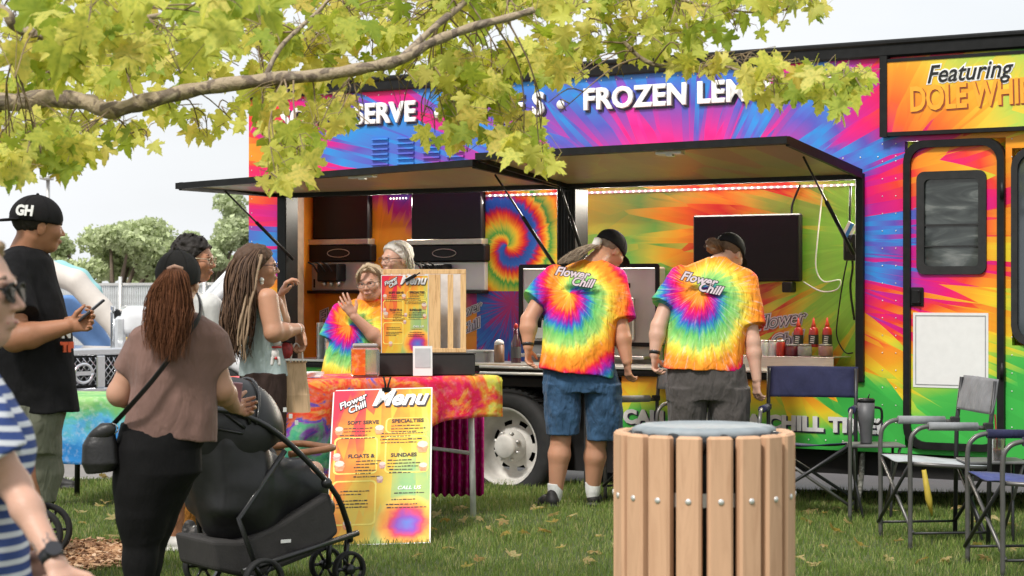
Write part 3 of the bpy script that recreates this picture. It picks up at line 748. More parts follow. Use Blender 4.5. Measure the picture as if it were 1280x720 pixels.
m = MB(); ring(m, rrect(q0+.015,q1-.015,qz0+.015,qz1-.015,.004), rrect(q0+.021,q1-.021,qz0+.021,qz1-.021,.003), -.011, -.0092); m.build('sticker_border', mat('sticker_grey', (.30,.30,.30), .4), door)
for zz in (DZ0+.5, DZ0+1.6):
    m = MB(); m.lathe([(.014,zz-.05),(.014,zz+.05)], (D1-.01,-.032,0), 10); m.build('hinge', M_BLK, door)
# ---- side window right of the door
m = MB(); ring(m, rrect(G0, G1, GZ0, GZ1, .12), rrect(G0+.04, G1-.04, GZ0+.04, GZ1-.04, .09), -.02, .04); sw = m.build('side_window', M_RUB, truck)
t = NT('window_reflection_glass'); o = t.sep()
t.base((.05,.06,.07), .04, 0, .8); MG2 = t.m
m = MB(); m.box(G0+.03, G1-.03, .0, .008, GZ0+.03, GZ1-.03); m.build('window_pane', MG2, sw)
# ---- wheels
def rot_y_lathe(mb, prof, c, n=40): mb.lathe(prof, c, n, 'y', caps=False)
def truck_wheel(sx):
    c = (sx, 0, .27)
    m = MB(); rot_y_lathe(m, [(.275,.04),(.285,.02),(.36,.005),(.395,.02),(.412,.05),(.412,.24),(.395,.27),(.28,.28)], c); 
    wh = m.build('wheel', M_RUB, truck)
    tr = MB()
    for k in range(48):
        a = 2*math.pi*k/48; M_ = Matrix.Translation(c) @ Matrix.Rotation(-a, 4, 'Y')
        tr.box(-.016,.016,.06,.13,.408,.420, M_); tr.box(-.016,.016,.15,.22,.408,.420, M_ @ Matrix.Rotation(.065,4,'Y'))
    tag(tr.build('tread', M_RUB, wh), kind='stuff')
    t_ = MB(); rot_y_lathe(t_, [(.283,.018),(.272,.022),(.262,.03),(.255,.06),(.250,.12),(.225,.155),(.20,.16)], c)
    # dish with oval holes
    nseg = 8
    import itertools
    rr = [.205,.185,.155,.13,.118]
    yy = [.160,.163,.155,.140,.132]
    N = 48; vs = []; fs = []
    for i, (r_, y_) in enumerate(zip(rr, yy)):
        for k in range(N):
            a = 2*math.pi*k/N; vs.append((c[0]+r_*math.cos(a), c[1]+y_, c[2]+r_*math.sin(a)))
    for i in range(len(rr)-1):
        for k in range(N):
            k6 = k % 6
            if i in (1,) and k6 in (1,2,3): continue
            fs.append((i*N+k, i*N+(k+1)%N, (i+1)*N+(k+1)%N, (i+1)*N+k))
    t_.add(vs, fs, True)
    rim = t_.build('rim', M_RIM, wh)
    h = MB(); rot_y_lathe(h, [(.118,.132),(.112,.10),(.090,.06),(.088,.03),(.075,.02),(.0,.018)], c, 32); h.build('hub', M_RIM, wh)
    for k in range(8):
        a = 2*math.pi*(k+.5)/8; g = MB(); g.lathe([(.011,-.03),(.011,.0),(.006,.004)], (c[0]+.100*math.cos(a), c[1]+.075, c[2]+.100*math.sin(a)), 6, 'y'); g.build('nut', M_ALU, rim)
M_RIM = mat('rim_dusty_white', (.56,.54,.50), .6, .1, var=.2, nscale=9, bump=.2)
truck_wheel(WH[0])
truck_wheel(3.2)
# mud flap
m = MB(); m.box(AR1-.35, AR1-.33, .08, .5, .0, .7); m.build('mud_flap', M_RUB, truck)

# ============================================================ THINGS INSIDE THE TRUCK
def inside(name, label, cat, px, py, yo, group=None):
    """a thing standing in the truck, axes aligned with it; base at the point seen at (px,py) on depth plane yo"""
    s, z = tp(px, py, yo); p = T0 + TX*s + TY*yo + Vector((0,0,z))
    th = thing(name, label, cat, p, -TA, group); return th, s, z
def rel(px, py, yo, s, z): a, b = tp(px, py, yo); return a - s, b - z
M_MB = mat('machine_black', (.010,.009,.009), .4, spec=.25); M_TRIM = mat('machine_trim', (.50,.46,.38), .35, .7)
M_BG = mat('machine_steel', (.56,.54,.50), .38, .35, var=.12, nscale=4, bump=.1)
def soft_serve(x0, x1, label, num, gx):
    yo = .66
    th, s, z = inside('soft_serve_machine', label, 'ice cream machine', (x0+x1)/2, 362, yo, 'soft serve machines')
    a, _ = rel(x0, 362, yo, s, z); b, _ = rel(x1, 362, yo, s, z); H = lambda py: rel((x0+x1)/2, py, yo, s, z)[1]
    m = MB(); m.box(a, b, .012, .058, H(363), H(327)-.002, bev=.006); m.build('cabinet', M_BG, th)
    m = MB(); m.box(a-.02, b+.02, -.02, .058, H(327), H(306), bev=.008); cp = m.build('control_panel', M_MB, th)
    m = MB(); m.box(a+.0, b-.0, -.03, .058, H(306)+.001, H(299), bev=.003); m.build('trim_strip', M_TRIM, th)
    m = MB(); m.box(a+.02, b-.02, .0, .058, H(299)+.001, H(236), bev=.01); m.build('hopper_cover', M_MB, th)
    # oval badge outline
    m = MB(); cx = (a+b)/2; cz = (H(327)+H(306))/2
    m.tube([(cx+.11*math.cos(q*.2618), -.024, cz+.032*math.sin(q*.2618)) for q in range(25)], .003, 6); m.build('badge', M_TRIM, cp)
    m = MB(); m.box(cx-.16, cx+.05, -.10, .02, H(352), H(330), bev=.01); m.box(cx-.13, cx-.08, -.104, -.10, H(346), H(338)); m.build('dispenser_head', M_MB, th)
    for k in range(3):
        m = MB(); m.tube([(cx-.13+k*.07, -.12, H(340)), (cx-.15+k*.07, -.15, H(331)), (cx-.17+k*.07, -.19, H(328))], [.009,.008,.006]); m.build('lever', M_BLK, th)
        m = MB(); m.lathe([(.016,H(358)),(.022,H(352))], (cx-.12+k*.07, -.05, 0), 10); m.build('nozzle', M_STEEL, th)
    m = MB(); m.box(a-.005, b+.005, -.05, .058, H(367), H(363)-.001, bev=.003); m.build('drip_tray', M_MB, th)
    text_mesh(num, .09, M_BLK, th, (a+gx, .009, H(359)), ext=.002, offset=.003)
soft_serve(388, 463, 'left-hand soft serve machine with black hopper cover, behind the blonde seller', '1', .01)
soft_serve(511, 605, 'right-hand soft serve machine with black hopper cover, behind the wooden crate', '4', .43)
# twin stainless machine behind the two men
yo = .60; th, s, z = inside('slush_machine', 'wide beige steel dispensing machine behind the man in blue shorts', 'drink machine', 736, 470, yo)
a, _ = rel(651, 470, yo, s, z); b, _ = rel(823, 470, yo, s, z); H = lambda py: rel(736, py, yo, s, z)[1]
m = MB(); m.box(a, b, 0, .11, H(430), H(334), bev=.012); m.build('cabinet', M_BG, th)
m = MB(); ring(m, rrect(a-.012,b+.012,H(432),H(330),.02,2), rrect(a+.02,b-.02,H(427),H(335),.01,2), -.012, -.001); m.build('trim_strip', M_MB, th)
m = MB(); m.box(a+.02, b-.02, .03, .11, H(530), H(430)-.004, bev=.01); m.build('base_cabinet', M_BG, th)
m = MB(); m.box(a+.03, b-.03, -.16, .02, H(447), H(443), bev=.004); m.build('drip_tray', M_STEEL, th)
for cx in (a+.22, b-.28):
    m = MB(); m.box(cx-.09, cx+.09, -.03, -.001, H(425), H(372), bev=.008); p_ = m.build('dispenser_plate', M_STEEL, th)
    m = MB(); m.lathe([(.035,-.10),(.035,-.03),(.05,-.03)], (cx, 0, H(392)), 14, 'y'); m.tube([(cx,-.08,H(392)),(cx,-.09,H(410))], [.02,.014]); m.build('spout', M_MB, p_)
    m = MB(); m.tube([(cx,-.10,H(388)),(cx+.01,-.15,H(374))], [.009,.012]); m.build('lever', M_BLK, p_)
    m = MB(); m.box(cx+.02, cx+.05, -.006, -.001, H(360), H(354)); m.build('switch', M_BLK, th)
    m = MB(); m.lathe([(.008,-.01),(.008,-.001)], (cx-.05, 0, H(356)), 10, 'y'); m.build('pilot_light', mat('pilot_red', (.8,.05,.02), .4, emit=1.5), th)
# television
yo = .63; th, s, z = inside('television', 'large black television hanging on the bright green back wall', 'television', 933, 352, yo)
a, _ = rel(866, 352, yo, s, z); b, _ = rel(1000, 352, yo, s, z); t0 = rel(933, 268, yo, s, z)[1]
m = MB(); m.box(a, b, 0, .05, 0, t0, bev=.01); m.build('casing', M_MB, th)
m = MB(); m.box(a+.015, b-.015, -.003, -.0005, .02, t0-.015); m.build('screen', mat('dead_screen', (.006,.005,.006), .4, spec=.2), th)
m = MB(); m.box(-.12,.12,.05,.088,.15,.35); m.build('wall_bracket', M_BLK, th)
m = MB(); m.box(b-.13, b-.05, -.02, .05, -.075, -.002, bev=.008); m.build('sensor_box', M_BLK, th)
# cables
def cable(label, pts, rad, mat_, yo):
    P = [T0 + TX*tp(x,y,yo)[0] + TY*yo + Vector((0,0,tp(x,y,yo)[1])) for x, y in pts]
    m = MB(); m.tube(smooth_path(P, 5), rad, 6); c = P[0]; o = m.build('cable', mat_, None, off=c); o.location = c; tag(o, label, 'cable', 'cables on the back wall')
cable('thin white cable looping down the lime wall right of the television', [(1029,232),(1026,262),(1022,300),(1020,335),(1030,352),(1050,350),(1046,362),(1026,364),(1004,352)], .005, M_WHITE, .70)
cable('black cable running up from the top of the television', [(1000,231),(994,246),(990,258),(990,272)], .008, M_BLK, .69)
cable('black cord bundle hanging inside the right window post', [(1063,232),(1062,280),(1060,300),(1066,330),(1063,360),(1068,400)], .008, M_BLK, .5)
cable('thin black cord looping low beside the red bottles', [(1060,320),(1054,350),(1048,390),(1046,420),(1056,440),(1066,441)], .005, M_BLK, .5)
th, s, z = inside('cable_box', 'small black junction box on the cords by the window post', 'junction box', 1062, 322, .45)
m = MB(); m.box(-.05,.05,0,.05,-.02,.16,bev=.01); m.build('case', M_BLK, th); m = MB(); m.box(-.02,.02,-.01,.0,.04,.10,bev=.004); m.build('cover', M_RUB, th)
th, s, z = inside('tag', 'blue and white tag hanging on the cords near the window post', 'tag', 1060, 291, .45)
m = MB(); m.box(-.035,.035,0,.006,-.03,.07,Matrix.Rotation(.5,4,'Y')); m.build('card', M_WHITE, th); m = MB(); m.box(-.012,.012,-.003,-.0005,-.03,.07,Matrix.Rotation(.5,4,'Y')); m.build('stripe', mat('tag_blue',(.03,.20,.55),.4), th)
# stainless shelf with jars and bottles on the right
yo = .42; th, s, z = inside('steel_shelf', 'low stainless steel shelf under the red bottles', 'shelf', 1000, 463, yo)
a, _ = rel(905, 463, yo, s, z); b, _ = rel(1042, 463, yo, s, z); t0 = rel(1000, 446, yo, s, z)[1]
m = MB(); m.box(a, b, 0, .28, t0-.006, t0, bev=.002); m.build('shelf_top', M_STEEL, th)
m = MB(); m.box(a, b, -.002, .006, 0, t0-.0065); m.build('front_panel', M_STEEL, th); m = MB(); m.box(a, b, .02, .27, -.6, -.002); m.build('cabinet', M_STEEL, th)
M_REDB = mat('sauce_red', (.50,.02,.02), .35, coat=.4); M_JAR = mat('jar_plastic', (.50,.46,.44), .25, trans=.35)
for i, (px, lab) in enumerate(((998,'leftmost of the three red sauce bottles on the shelf'),(1017,'middle of the three red sauce bottles on the shelf'),(1034,'rightmost of the three red sauce bottles, nearest the post'))):
    th, s, z = inside('sauce_bottle', lab, 'bottle', px, 434, yo+.17, 'red sauce bottles'); k = 1
    m = MB(); m.lathe([(.030,0),(.033,.01),(.033,.10),(.028,.125),(.014,.14)], (0,0,0), 16); m.build('bottle_body', M_REDB, th)
    m = MB(); m.lathe([(.016,.14),(.015,.155),(.010,.165),(.005,.20)], (0,0,0), 12); m.build('cap', mat('cap_red',(.72,.06,.03),.4), th)
    m = MB(); m.lathe([(.0338,.02),(.0338,.085)], (0,0,0), 16, caps=False); lb_ = m.build('bottle_label', mat('label_black',(.03,.03,.03),.5), th)
    m = MB()
    for q in range(4): m.box(-.016,.014,-.0352,-.0345,.03+q*.013,.036+q*.013, Matrix.Rotation(.15,4,'Y'))
    m.build('label_stripe', M_WHITE, th)
jars = [(956,455,'white lidded jar at the left of the steel shelf'),(966,455,'second white lidded jar along the steel shelf'),(976,455,'small jar with a red label on the steel shelf'),(990,450,'wide jar with dark red filling on the steel shelf'),(1006,448,'clear jar with pale pink filling left of the end jar'),(1032,447,'clear jar with red filling at the end of the steel shelf')]
for i, (px, py, lab) in enumerate(jars):
    th, s, z = inside('jar', lab, 'jar', px, 445.5, yo+.06+.02*(i%2), 'jars on the steel shelf'); r = .03 if i < 3 else .048; hh = .11 if i < 3 else .08
    col = [M_WHITE, M_WHITE, mat('jar_red',(.55,.03,.02),.4), mat('jar_dark_red',(.16,.02,.03),.3), M_JAR, mat('jar_pink',(.42,.20,.18),.3)][i]
    m = MB(); m.lathe([(r*.9,0),(r,.008),(r,hh*.8),(r*.85,hh*.9)], (0,0,0), 16); m.build('jar_body', col, th)
    m = MB(); m.lathe([(r*.9,hh*.9),(r*.95,hh*.92),(r*.95,hh),(r*.3,hh+.004)], (0,0,0), 16); m.build('lid', M_JAR if i > 2 else M_STEEL, th)
# bottles and tubs on the counter left of the middle post
yo = .2
th, s, z = inside('squeeze_bottle', 'brown squeeze bottle with a white top on the counter', 'bottle', 624, 457, yo)
m = MB(); m.lathe([(.036,0),(.038,.01),(.037,.15)], (0,0,0), 18); m.build('bottle_body', mat('caramel',(.26,.15,.09),.4), th)
m = MB(); m.lathe([(.036,.151),(.034,.17),(.02,.185),(.004,.19)], (0,0,0), 18); m.build('cap', M_WHITE, th)
th, s, z = inside('syrup_bottle', 'dark red syrup bottle with a tall neck on the counter', 'bottle', 645, 456, yo)
m = MB(); m.lathe([(.034,0),(.036,.01),(.036,.16),(.018,.205),(.015,.26)], (0,0,0), 18); m.build('bottle_body', mat('syrup',(.09,.02,.04),.15,coat=.6), th)
m = MB(); m.lathe([(.017,.262),(.016,.285),(.004,.30)], (0,0,0), 12); m.build('cap', M_REDB, th)
m = MB(); m.lathe([(.0368,.05),(.0368,.13)], (0,0,0), 18, caps=False); m.build('bottle_label', mat('label_grey',(.10,.10,.11),.6), th)
th, s, z = inside('tub', 'frosted plastic tub on the counter left of the bottles', 'tub', 600, 456, yo)
m = MB(); ring(m, rrect(-.09,.09,-.06,.06,.02), rrect(-.085,.085,-.055,.055,.018), .002, .10, 'z'); m.box(-.088,.088,-.058,.058,.0,.004); m.build('tub_body', mat('frosted',(.55,.56,.58),.35,trans=.4), th)
m = MB(); ring(m, rrect(-.096,.096,-.066,.066,.02), rrect(-.085,.085,-.055,.055,.018), .10, .108, 'z'); m.build('rim', M_WHITE, th)
for i, (px, lab, hh) in enumerate(((402,'tall stack of clear plastic cups at the left counter end',.32),(412,'shorter stack of clear plastic cups beside the tall one',.24))):
    th, s, z = inside('cup_stack', lab, 'cups', px, 462, .12, 'stacks of clear cups')
    for k in range(int(hh/.03)):
        m = MB(); m.lathe([(.030,k*.03),(.040,k*.03+.085),(.042,k*.03+.088)], (0,0,0), 16, caps=False); m.build('cup', mat('clear_cup',(.62,.64,.64),.15,trans=.6), th)
# wall stickers with script lettering
M_STK = mat('sticker_lilac',(.62,.58,.62),.5); M_INK = mat('ink_black',(.015,.012,.02),.5)
def wall_logo(px, py, sz, yo, tilt=12):
    s, z = tp(px, py, yo)
    for k, (w, dx, dz) in enumerate((('Flower', 0, 0), ('Chill', sz*.8, -sz*1.0))):
        text_mesh(w, sz, M_STK, truck, (s+dx, yo-.003, z+dz), ext=.001, offset=sz*.10, shear=.35, ry=-tilt)
        text_mesh(w, sz, M_INK, truck, (s+dx, yo-.006, z+dz), ext=.001, offset=sz*.035, shear=.35, ry=-tilt)
        text_mesh(w, sz, M_STK, truck, (s+dx, yo-.009, z+dz), ext=.001, offset=-sz*.002, shear=.35, ry=-tilt)
wall_logo(946, 412, .13, BY-.001, 8); wall_logo(566, 402, .10, BY-.001, 20); wall_logo(400, 405, .13, BY-.001, 18)
# ============================================================ BACKGROUND
def bg_tree(label, px, py_top, d, h, rx, seed, col):
    rs = random.Random(seed); nr = np.random.RandomState(seed)
    base = at(px, 360, d); base.z = -.14
    th = thing('deciduous_tree', label, 'tree', base, 0, 'trees behind the fence')
    m = MB(); m.tube([(0,0,0),(.1,.1,h*.2),(-.05,0,h*.38)], [.22,.17,.12], 10); tr = m.build('trunk', mat('far_bark',(.16,.12,.09),.9,bump=.5), th)
    ends = []
    m = MB()
    for k in range(9):
        a = rs.uniform(0, 6.28); q = rs.uniform(.35, .9); e = Vector((math.cos(a)*rx*q, math.sin(a)*rx*q, h*rs.uniform(.5, .95)))
        m.tube(smooth_path([(0,0,h*.22), e*.45 + Vector((0,0,h*.15)), e], 3), [.09,.08,.07,.05,.04,.03,.02], 6); ends.append(e)
    m.build('limb', mat('far_bark',(.16,.12,.09)), tr)
    V = []; n = 0
    cl = [(e + Vector((rs.uniform(-1,1), rs.uniform(-1,1), rs.uniform(-.6,.6)))*rx*.28, rs.uniform(.16,.34)*rx) for e in ends for _ in range(4)]
    P = []
    for c, r in cl:
        k = 520; g = nr.normal(size=(k,3)); g /= np.linalg.norm(g,axis=1)[:,None]; rr = r*nr.uniform(.45,1.05,k)[:,None]
        P.append(np.array(c) + g*rr*np.array([1,1,.7]))
    P = np.concatenate(P); k = len(P); a = nr.normal(size=(k,3)); a /= np.linalg.norm(a,axis=1)[:,None]; b = np.cross(a, nr.normal(size=(k,3))); b /= np.linalg.norm(b,axis=1)[:,None]
    s = nr.uniform(.035,.095,k)[:,None]
    V = np.stack([P-a*s, P+b*s*.6, P+a*s, P-b*s*.6], 1).reshape(-1,3); i = np.arange(k)*4
    t = NT('far_foliage'); gi = t.new('ShaderNodeNewGeometry').outputs['Random Per Island']
    t.base(t.ramp(gi, [(0,tuple(x*.6 for x in col)),(.6,col),(1,tuple(min(1,x*1.5) for x in col))]), .7, 0, .2)  # haze painted in: col is a lightened leaf colour
    tr_ = t.new('ShaderNodeBsdfTranslucent'); tr_.inputs[0].default_value = (*[x*1.3 for x in col],1); mx = t.new('ShaderNodeMixShader'); mx.inputs[0].default_value=.35
    t.t.links.new(t.b.outputs[0], mx.inputs[1]); t.t.links.new(tr_.outputs[0], mx.inputs[2]); t.t.links.new(mx.outputs[0], t.out.inputs[0])
    o = link_mesh('crown', np_mesh('crown', V, np.stack([i,i+1,i+2,i+3],1), False), t.m, th); o['kind'] = 'stuff'
bg_tree('rounded green tree behind the fence, right of the man in the backward cap', 142, 280, 44, 3.1, 1.5, 3, (.50,.56,.32))
bg_tree('taller pale tree touching the left end of the food truck', 262, 262, 47, 3.5, 1.35, 8, (.52,.58,.36))
bg_tree('lower green tree between the two larger trees', 205, 300, 50, 2.7, 1.0, 11, (.50,.56,.34))
# lamp post behind the cap man
p = at(60, 360, 36); p.z = -.14
th = thing('street_lamp', 'thin grey lamp post rising behind the man in the backward cap', 'street lamp', p)
m = MB(); m.tube([(0,0,0),(0,0,3.45)], [.05,.035], 8); m.build('pole', M_ALU, th)
m = MB(); m.box(-.09,.09,-.3,.1,3.45,3.53,bev=.02); m.build('lamp_head', M_ALU, th)
# fence: pale slatted panels behind mesh
p0 = at(70, 360, 36); p1 = at(330, 360, 27)
fd = (p1 - p0); fl = Vector((fd.x, fd.y, 0)).length; fa = math.atan2(fd.y, fd.x); p0.z = -.14
th = thing('slat_fence', 'pale grey slatted metal fence behind the parked vehicles', 'fence', p0, fa)
m = MB(); m.box(-.02,.02,-.01,.01,.05,1.62)
sl0 = m.build('slat', mat('fence_slat',(.58,.60,.60),.5), th)
n = int(fl/.115)
for k in range(n):
    q = sl0 if k == 0 else sl0.copy()
    if k: COL.objects.link(q)
    q.location = (k*.115, 0, 0); 
for k in range(int(fl/2)+1):
    m = MB(); m.tube([(k*2,-.06,0),(k*2,-.06,1.72)], .03, 8); m.build('post', M_ALU, th)
for z in (.15, 1.58):
    m = MB(); m.box(0, fl, -.03, -.012, z, z+.04); m.build('rail', M_ALU, th)
# inflatable slide
pb = at(110, 360, 30); pb.z = -.14
th = thing('inflatable_slide', 'cream, teal and blue inflatable slide sloping down behind the cap man', 'inflatable slide', pb)
def P30(px, py, dy=0): v = at(px, py, 30+dy); return (v.x, v.y, v.z)
for dy in (0, 1.6):
    s = SD(); s.chain([P30(30,352,dy), P30(60,340,dy), P30(95,352,dy), P30(125,385,dy), P30(150,412,dy), P30(190,455,dy)], [.17,.17,.17,.17,.17,.17], .05)
    s.build(.04, 'side_tube', mat('inflatable_cream',(.66,.60,.54),.45,var=.03), th, pb)
s = SD(); s.chain([P30(50,345,.8), P30(75,338,.8), P30(100,348,.8), P30(116,366,.8), P30(120,410,.8)], [.15,.15,.15,.14,.14], .05); s.build(.04, 'arch', mat('inflatable_teal',(.30,.58,.58),.45,var=.03), th, pb)
s = SD(); s.chain([P30(50,400,.6), P30(85,392,.6), P30(110,410,.6), P30(130,440,.6)], [.36,.26,.2,.18], .1); s.build(.04, 'bed', mat('inflatable_blue',(.14,.28,.58),.45,var=.03), th, pb)
p = at(172, 398, 27); p.z = -.14
th = thing('yellow_crate', 'small yellow frame standing in front of the fence', 'crate', p)
m = MB(); ring(m, rrect(-.16,.16,.5,1.15,.02,2), rrect(-.10,.10,.56,1.09,.02,2), -.15, .15); m.build('frame', mat('crate_yellow',(.70,.50,.15),.5), th)
m = MB(); m.box(-.15,.15,-.12,.12,0,.5); m.build('base', mat('crate_base',(.5,.5,.48),.6), th)

# ---- vehicles
M_SILV = mat('silver_paint', (.50,.52,.55), .25, .5, var=.03, coat=.8); M_CARW = mat('white_paint', (.78,.79,.80), .28, var=.02, coat=.8)
M_CGL = mat('car_glass', (.10,.12,.13), .06, var=.3, nscale=2, coat=.6); M_CHR = mat('chrome', (.72,.73,.75), .15, .9, var=.05)
M_HL = mat('headlight_lens', (.62,.64,.66), .1, .2, coat=.8); M_AMB = mat('amber_lens', (.80,.28,.03), .2)
def pickup(label, loc, rz, paint, hood=.98, emblem=True, fwd=0):
    """front at -Y in local space, length 5.2"""
    th = thing('pickup_truck', label, 'pickup truck', loc, rz, 'parked pickup trucks')
    s = SD(); s.box((0,2.6,.62),(.93,2.55,.27),.10,.05); s.box((0,.95,hood-.16),(.90,.90,.16),.10,.06); s.box((0,4.3,.95),(.92,.95,.14),.05,.03)
    for y in (.95, 4.1):
        for x in (-.95,.95): s.ell((x,y,.30),(.30,.47,.47),.0,sub=True)
    body = s.build(.035, 'body', paint, th)
    # cab as tapered loft
    zb, zt = hood-.02, hood+.62
    b = [(-.86,1.75-fwd),(.86,1.75-fwd),(.86,3.45),(-.86,3.45)]; tt = [(-.70,2.35-fwd),(.70,2.35-fwd),(.72,3.25),(-.72,3.25)]
    vs = [(x,y,zb) for x,y in b] + [(x,y,zt) for x,y in tt]
    m = MB(); m.add(vs, [(4,5,6,7)]); 
    V = [Vector(v) for v in vs]
    m = MB()
    for i, j in ((0,4),(1,5),(2,6),(3,7)): m.tube([V[i], V[j]], .05, 8)
    for i in range(4): m.tube([V[4+i], V[4+(i+1)%4]], .045, 8)
    m.box(-.70,.70,2.35-fwd,3.25,zt-.01,zt+.045,bev=.02); m.box(-.87,.87,1.80-fwd,3.45,zb-.10,zb+.01,bev=.02); 
    for sx in (-1,1): m.tube([(sx*.86,2.62,zb),(sx*.72,2.75,zt)], .035, 6)
    m.build('cab_frame', paint, th)
    def pane(ids, nm):
        c = sum((V[i] for i in ids), Vector())/4; m = MB(); nn = (V[ids[1]]-V[ids[0]]).cross(V[ids[2]]-V[ids[0]]).normalized()*.008
        P = [c + (V[i]-c)*.985 for i in ids]; m.add([p+nn for p in P]+[p-nn for p in P], [(0,1,2,3),(7,6,5,4),(0,4,5,1),(1,5,6,2),(2,6,7,3),(3,7,4,0)]); m.build(nm, M_CGL, th)
    pane((0,1,5,4), 'windscreen'); pane((1,2,6,5), 'side_window'); pane((3,0,4,7), 'side_window'); pane((2,3,7,6), 'rear_window')
    for x in (-.90,.90):
        for y in (.95,4.1):
            m = MB(); m.lathe([(.24,-.11),(.35,-.12),(.38,-.08),(.38,.08),(.35,.12),(.24,.11)], (x*.95,y,.38), 28, 'x', caps=False); w = m.build('wheel', M_RUB, th)
            m = MB(); m.lathe([(.25,-.09),(.20,-.06),(.05,-.07),(.05,.07),(.20,.06),(.25,.09)], (x*.95,y,.38), 20, 'x'); m.build('rim', M_ALU, w)
    # grille
    m = MB(); m.box(-.56,.56,-.005,.05,.62,hood-.04,bev=.01); g = m.build('grille', M_BLK, th)
    m = MB()
    for k in range(-8,9):
        for sgn in (1,-1):
            x0 = k*.07; m.tube([(max(-.5,min(.5,x0-sgn*.12)),-.012,.65),(max(-.5,min(.5,x0+sgn*.12)),-.012,hood-.08)], .006, 4)
    mm = m.build('mesh', M_CHR, g); mm['kind'] = 'stuff'
    m = MB()
    m.box(-.58,.58,-.03,.0,hood-.06,hood-.0,bev=.01); m.box(-.58,.58,-.03,.0,.58,.62,bev=.01)
    for x in (-.22,.22): m.box(x-.05,x+.05,-.035,.0,.622,hood-.062,bev=.01,M=Matrix.Shear('XZ',4,(0,0)) if False else None)
    m.build('grille_surround', M_CHR, g)
    if emblem:
        m = MB(); m.tube([(.10*math.cos(q*.2618),-.05,.76+.085*math.sin(q*.2618)) for q in range(25)], .016, 8); m.box(-.12,.12,-.058,-.036,.74,.78,bev=.004); m.build('emblem', M_CHR, g)
    for sx in (-1,1):
        m = MB(); m.box(min(sx*.62,sx*.88),max(sx*.62,sx*.88),-.01,.10,.64,hood-.10,bev=.03); hl = m.build('headlight', M_HL, th)
        m = MB(); m.box(min(sx*.80,sx*.90),max(sx*.80,sx*.90),-.02,.06,.66,.74,bev=.01); m.build('indicator', M_AMB, hl)
        m = MB(); m.box(min(sx*.90,sx*1.08),max(sx*.90,sx*1.08),2.0,2.12,hood-.02,hood+.20,bev=.03); m.build('wing_mirror', M_BLK, th)
    m = MB(); m.box(-.94,.94,-.14,.06,.40,.56,bev=.04); m.build('bumper', M_CHR, th)
    m = MB(); m.box(-.85,.85,-.08,.1,.24,.395,bev=.02); m.build('air_dam', M_BLK, th)
    return th
e = at(113, 440, 18.6); pickup('silver pickup truck whose grille shows behind the man in the backward cap', (at(100,440,18.6).x, 18.6, -.14), R(50), M_SILV)
rw_ = R(-78); cx_ = .86*math.cos(rw_) - .9*math.sin(rw_)
pickup('white pickup truck parked behind the ponytail woman, its windscreen beside the food truck', (at(262,375,20.5).x - cx_, 21.0, -.14), rw_, M_CARW, hood=1.36, emblem=False, fwd=.85)

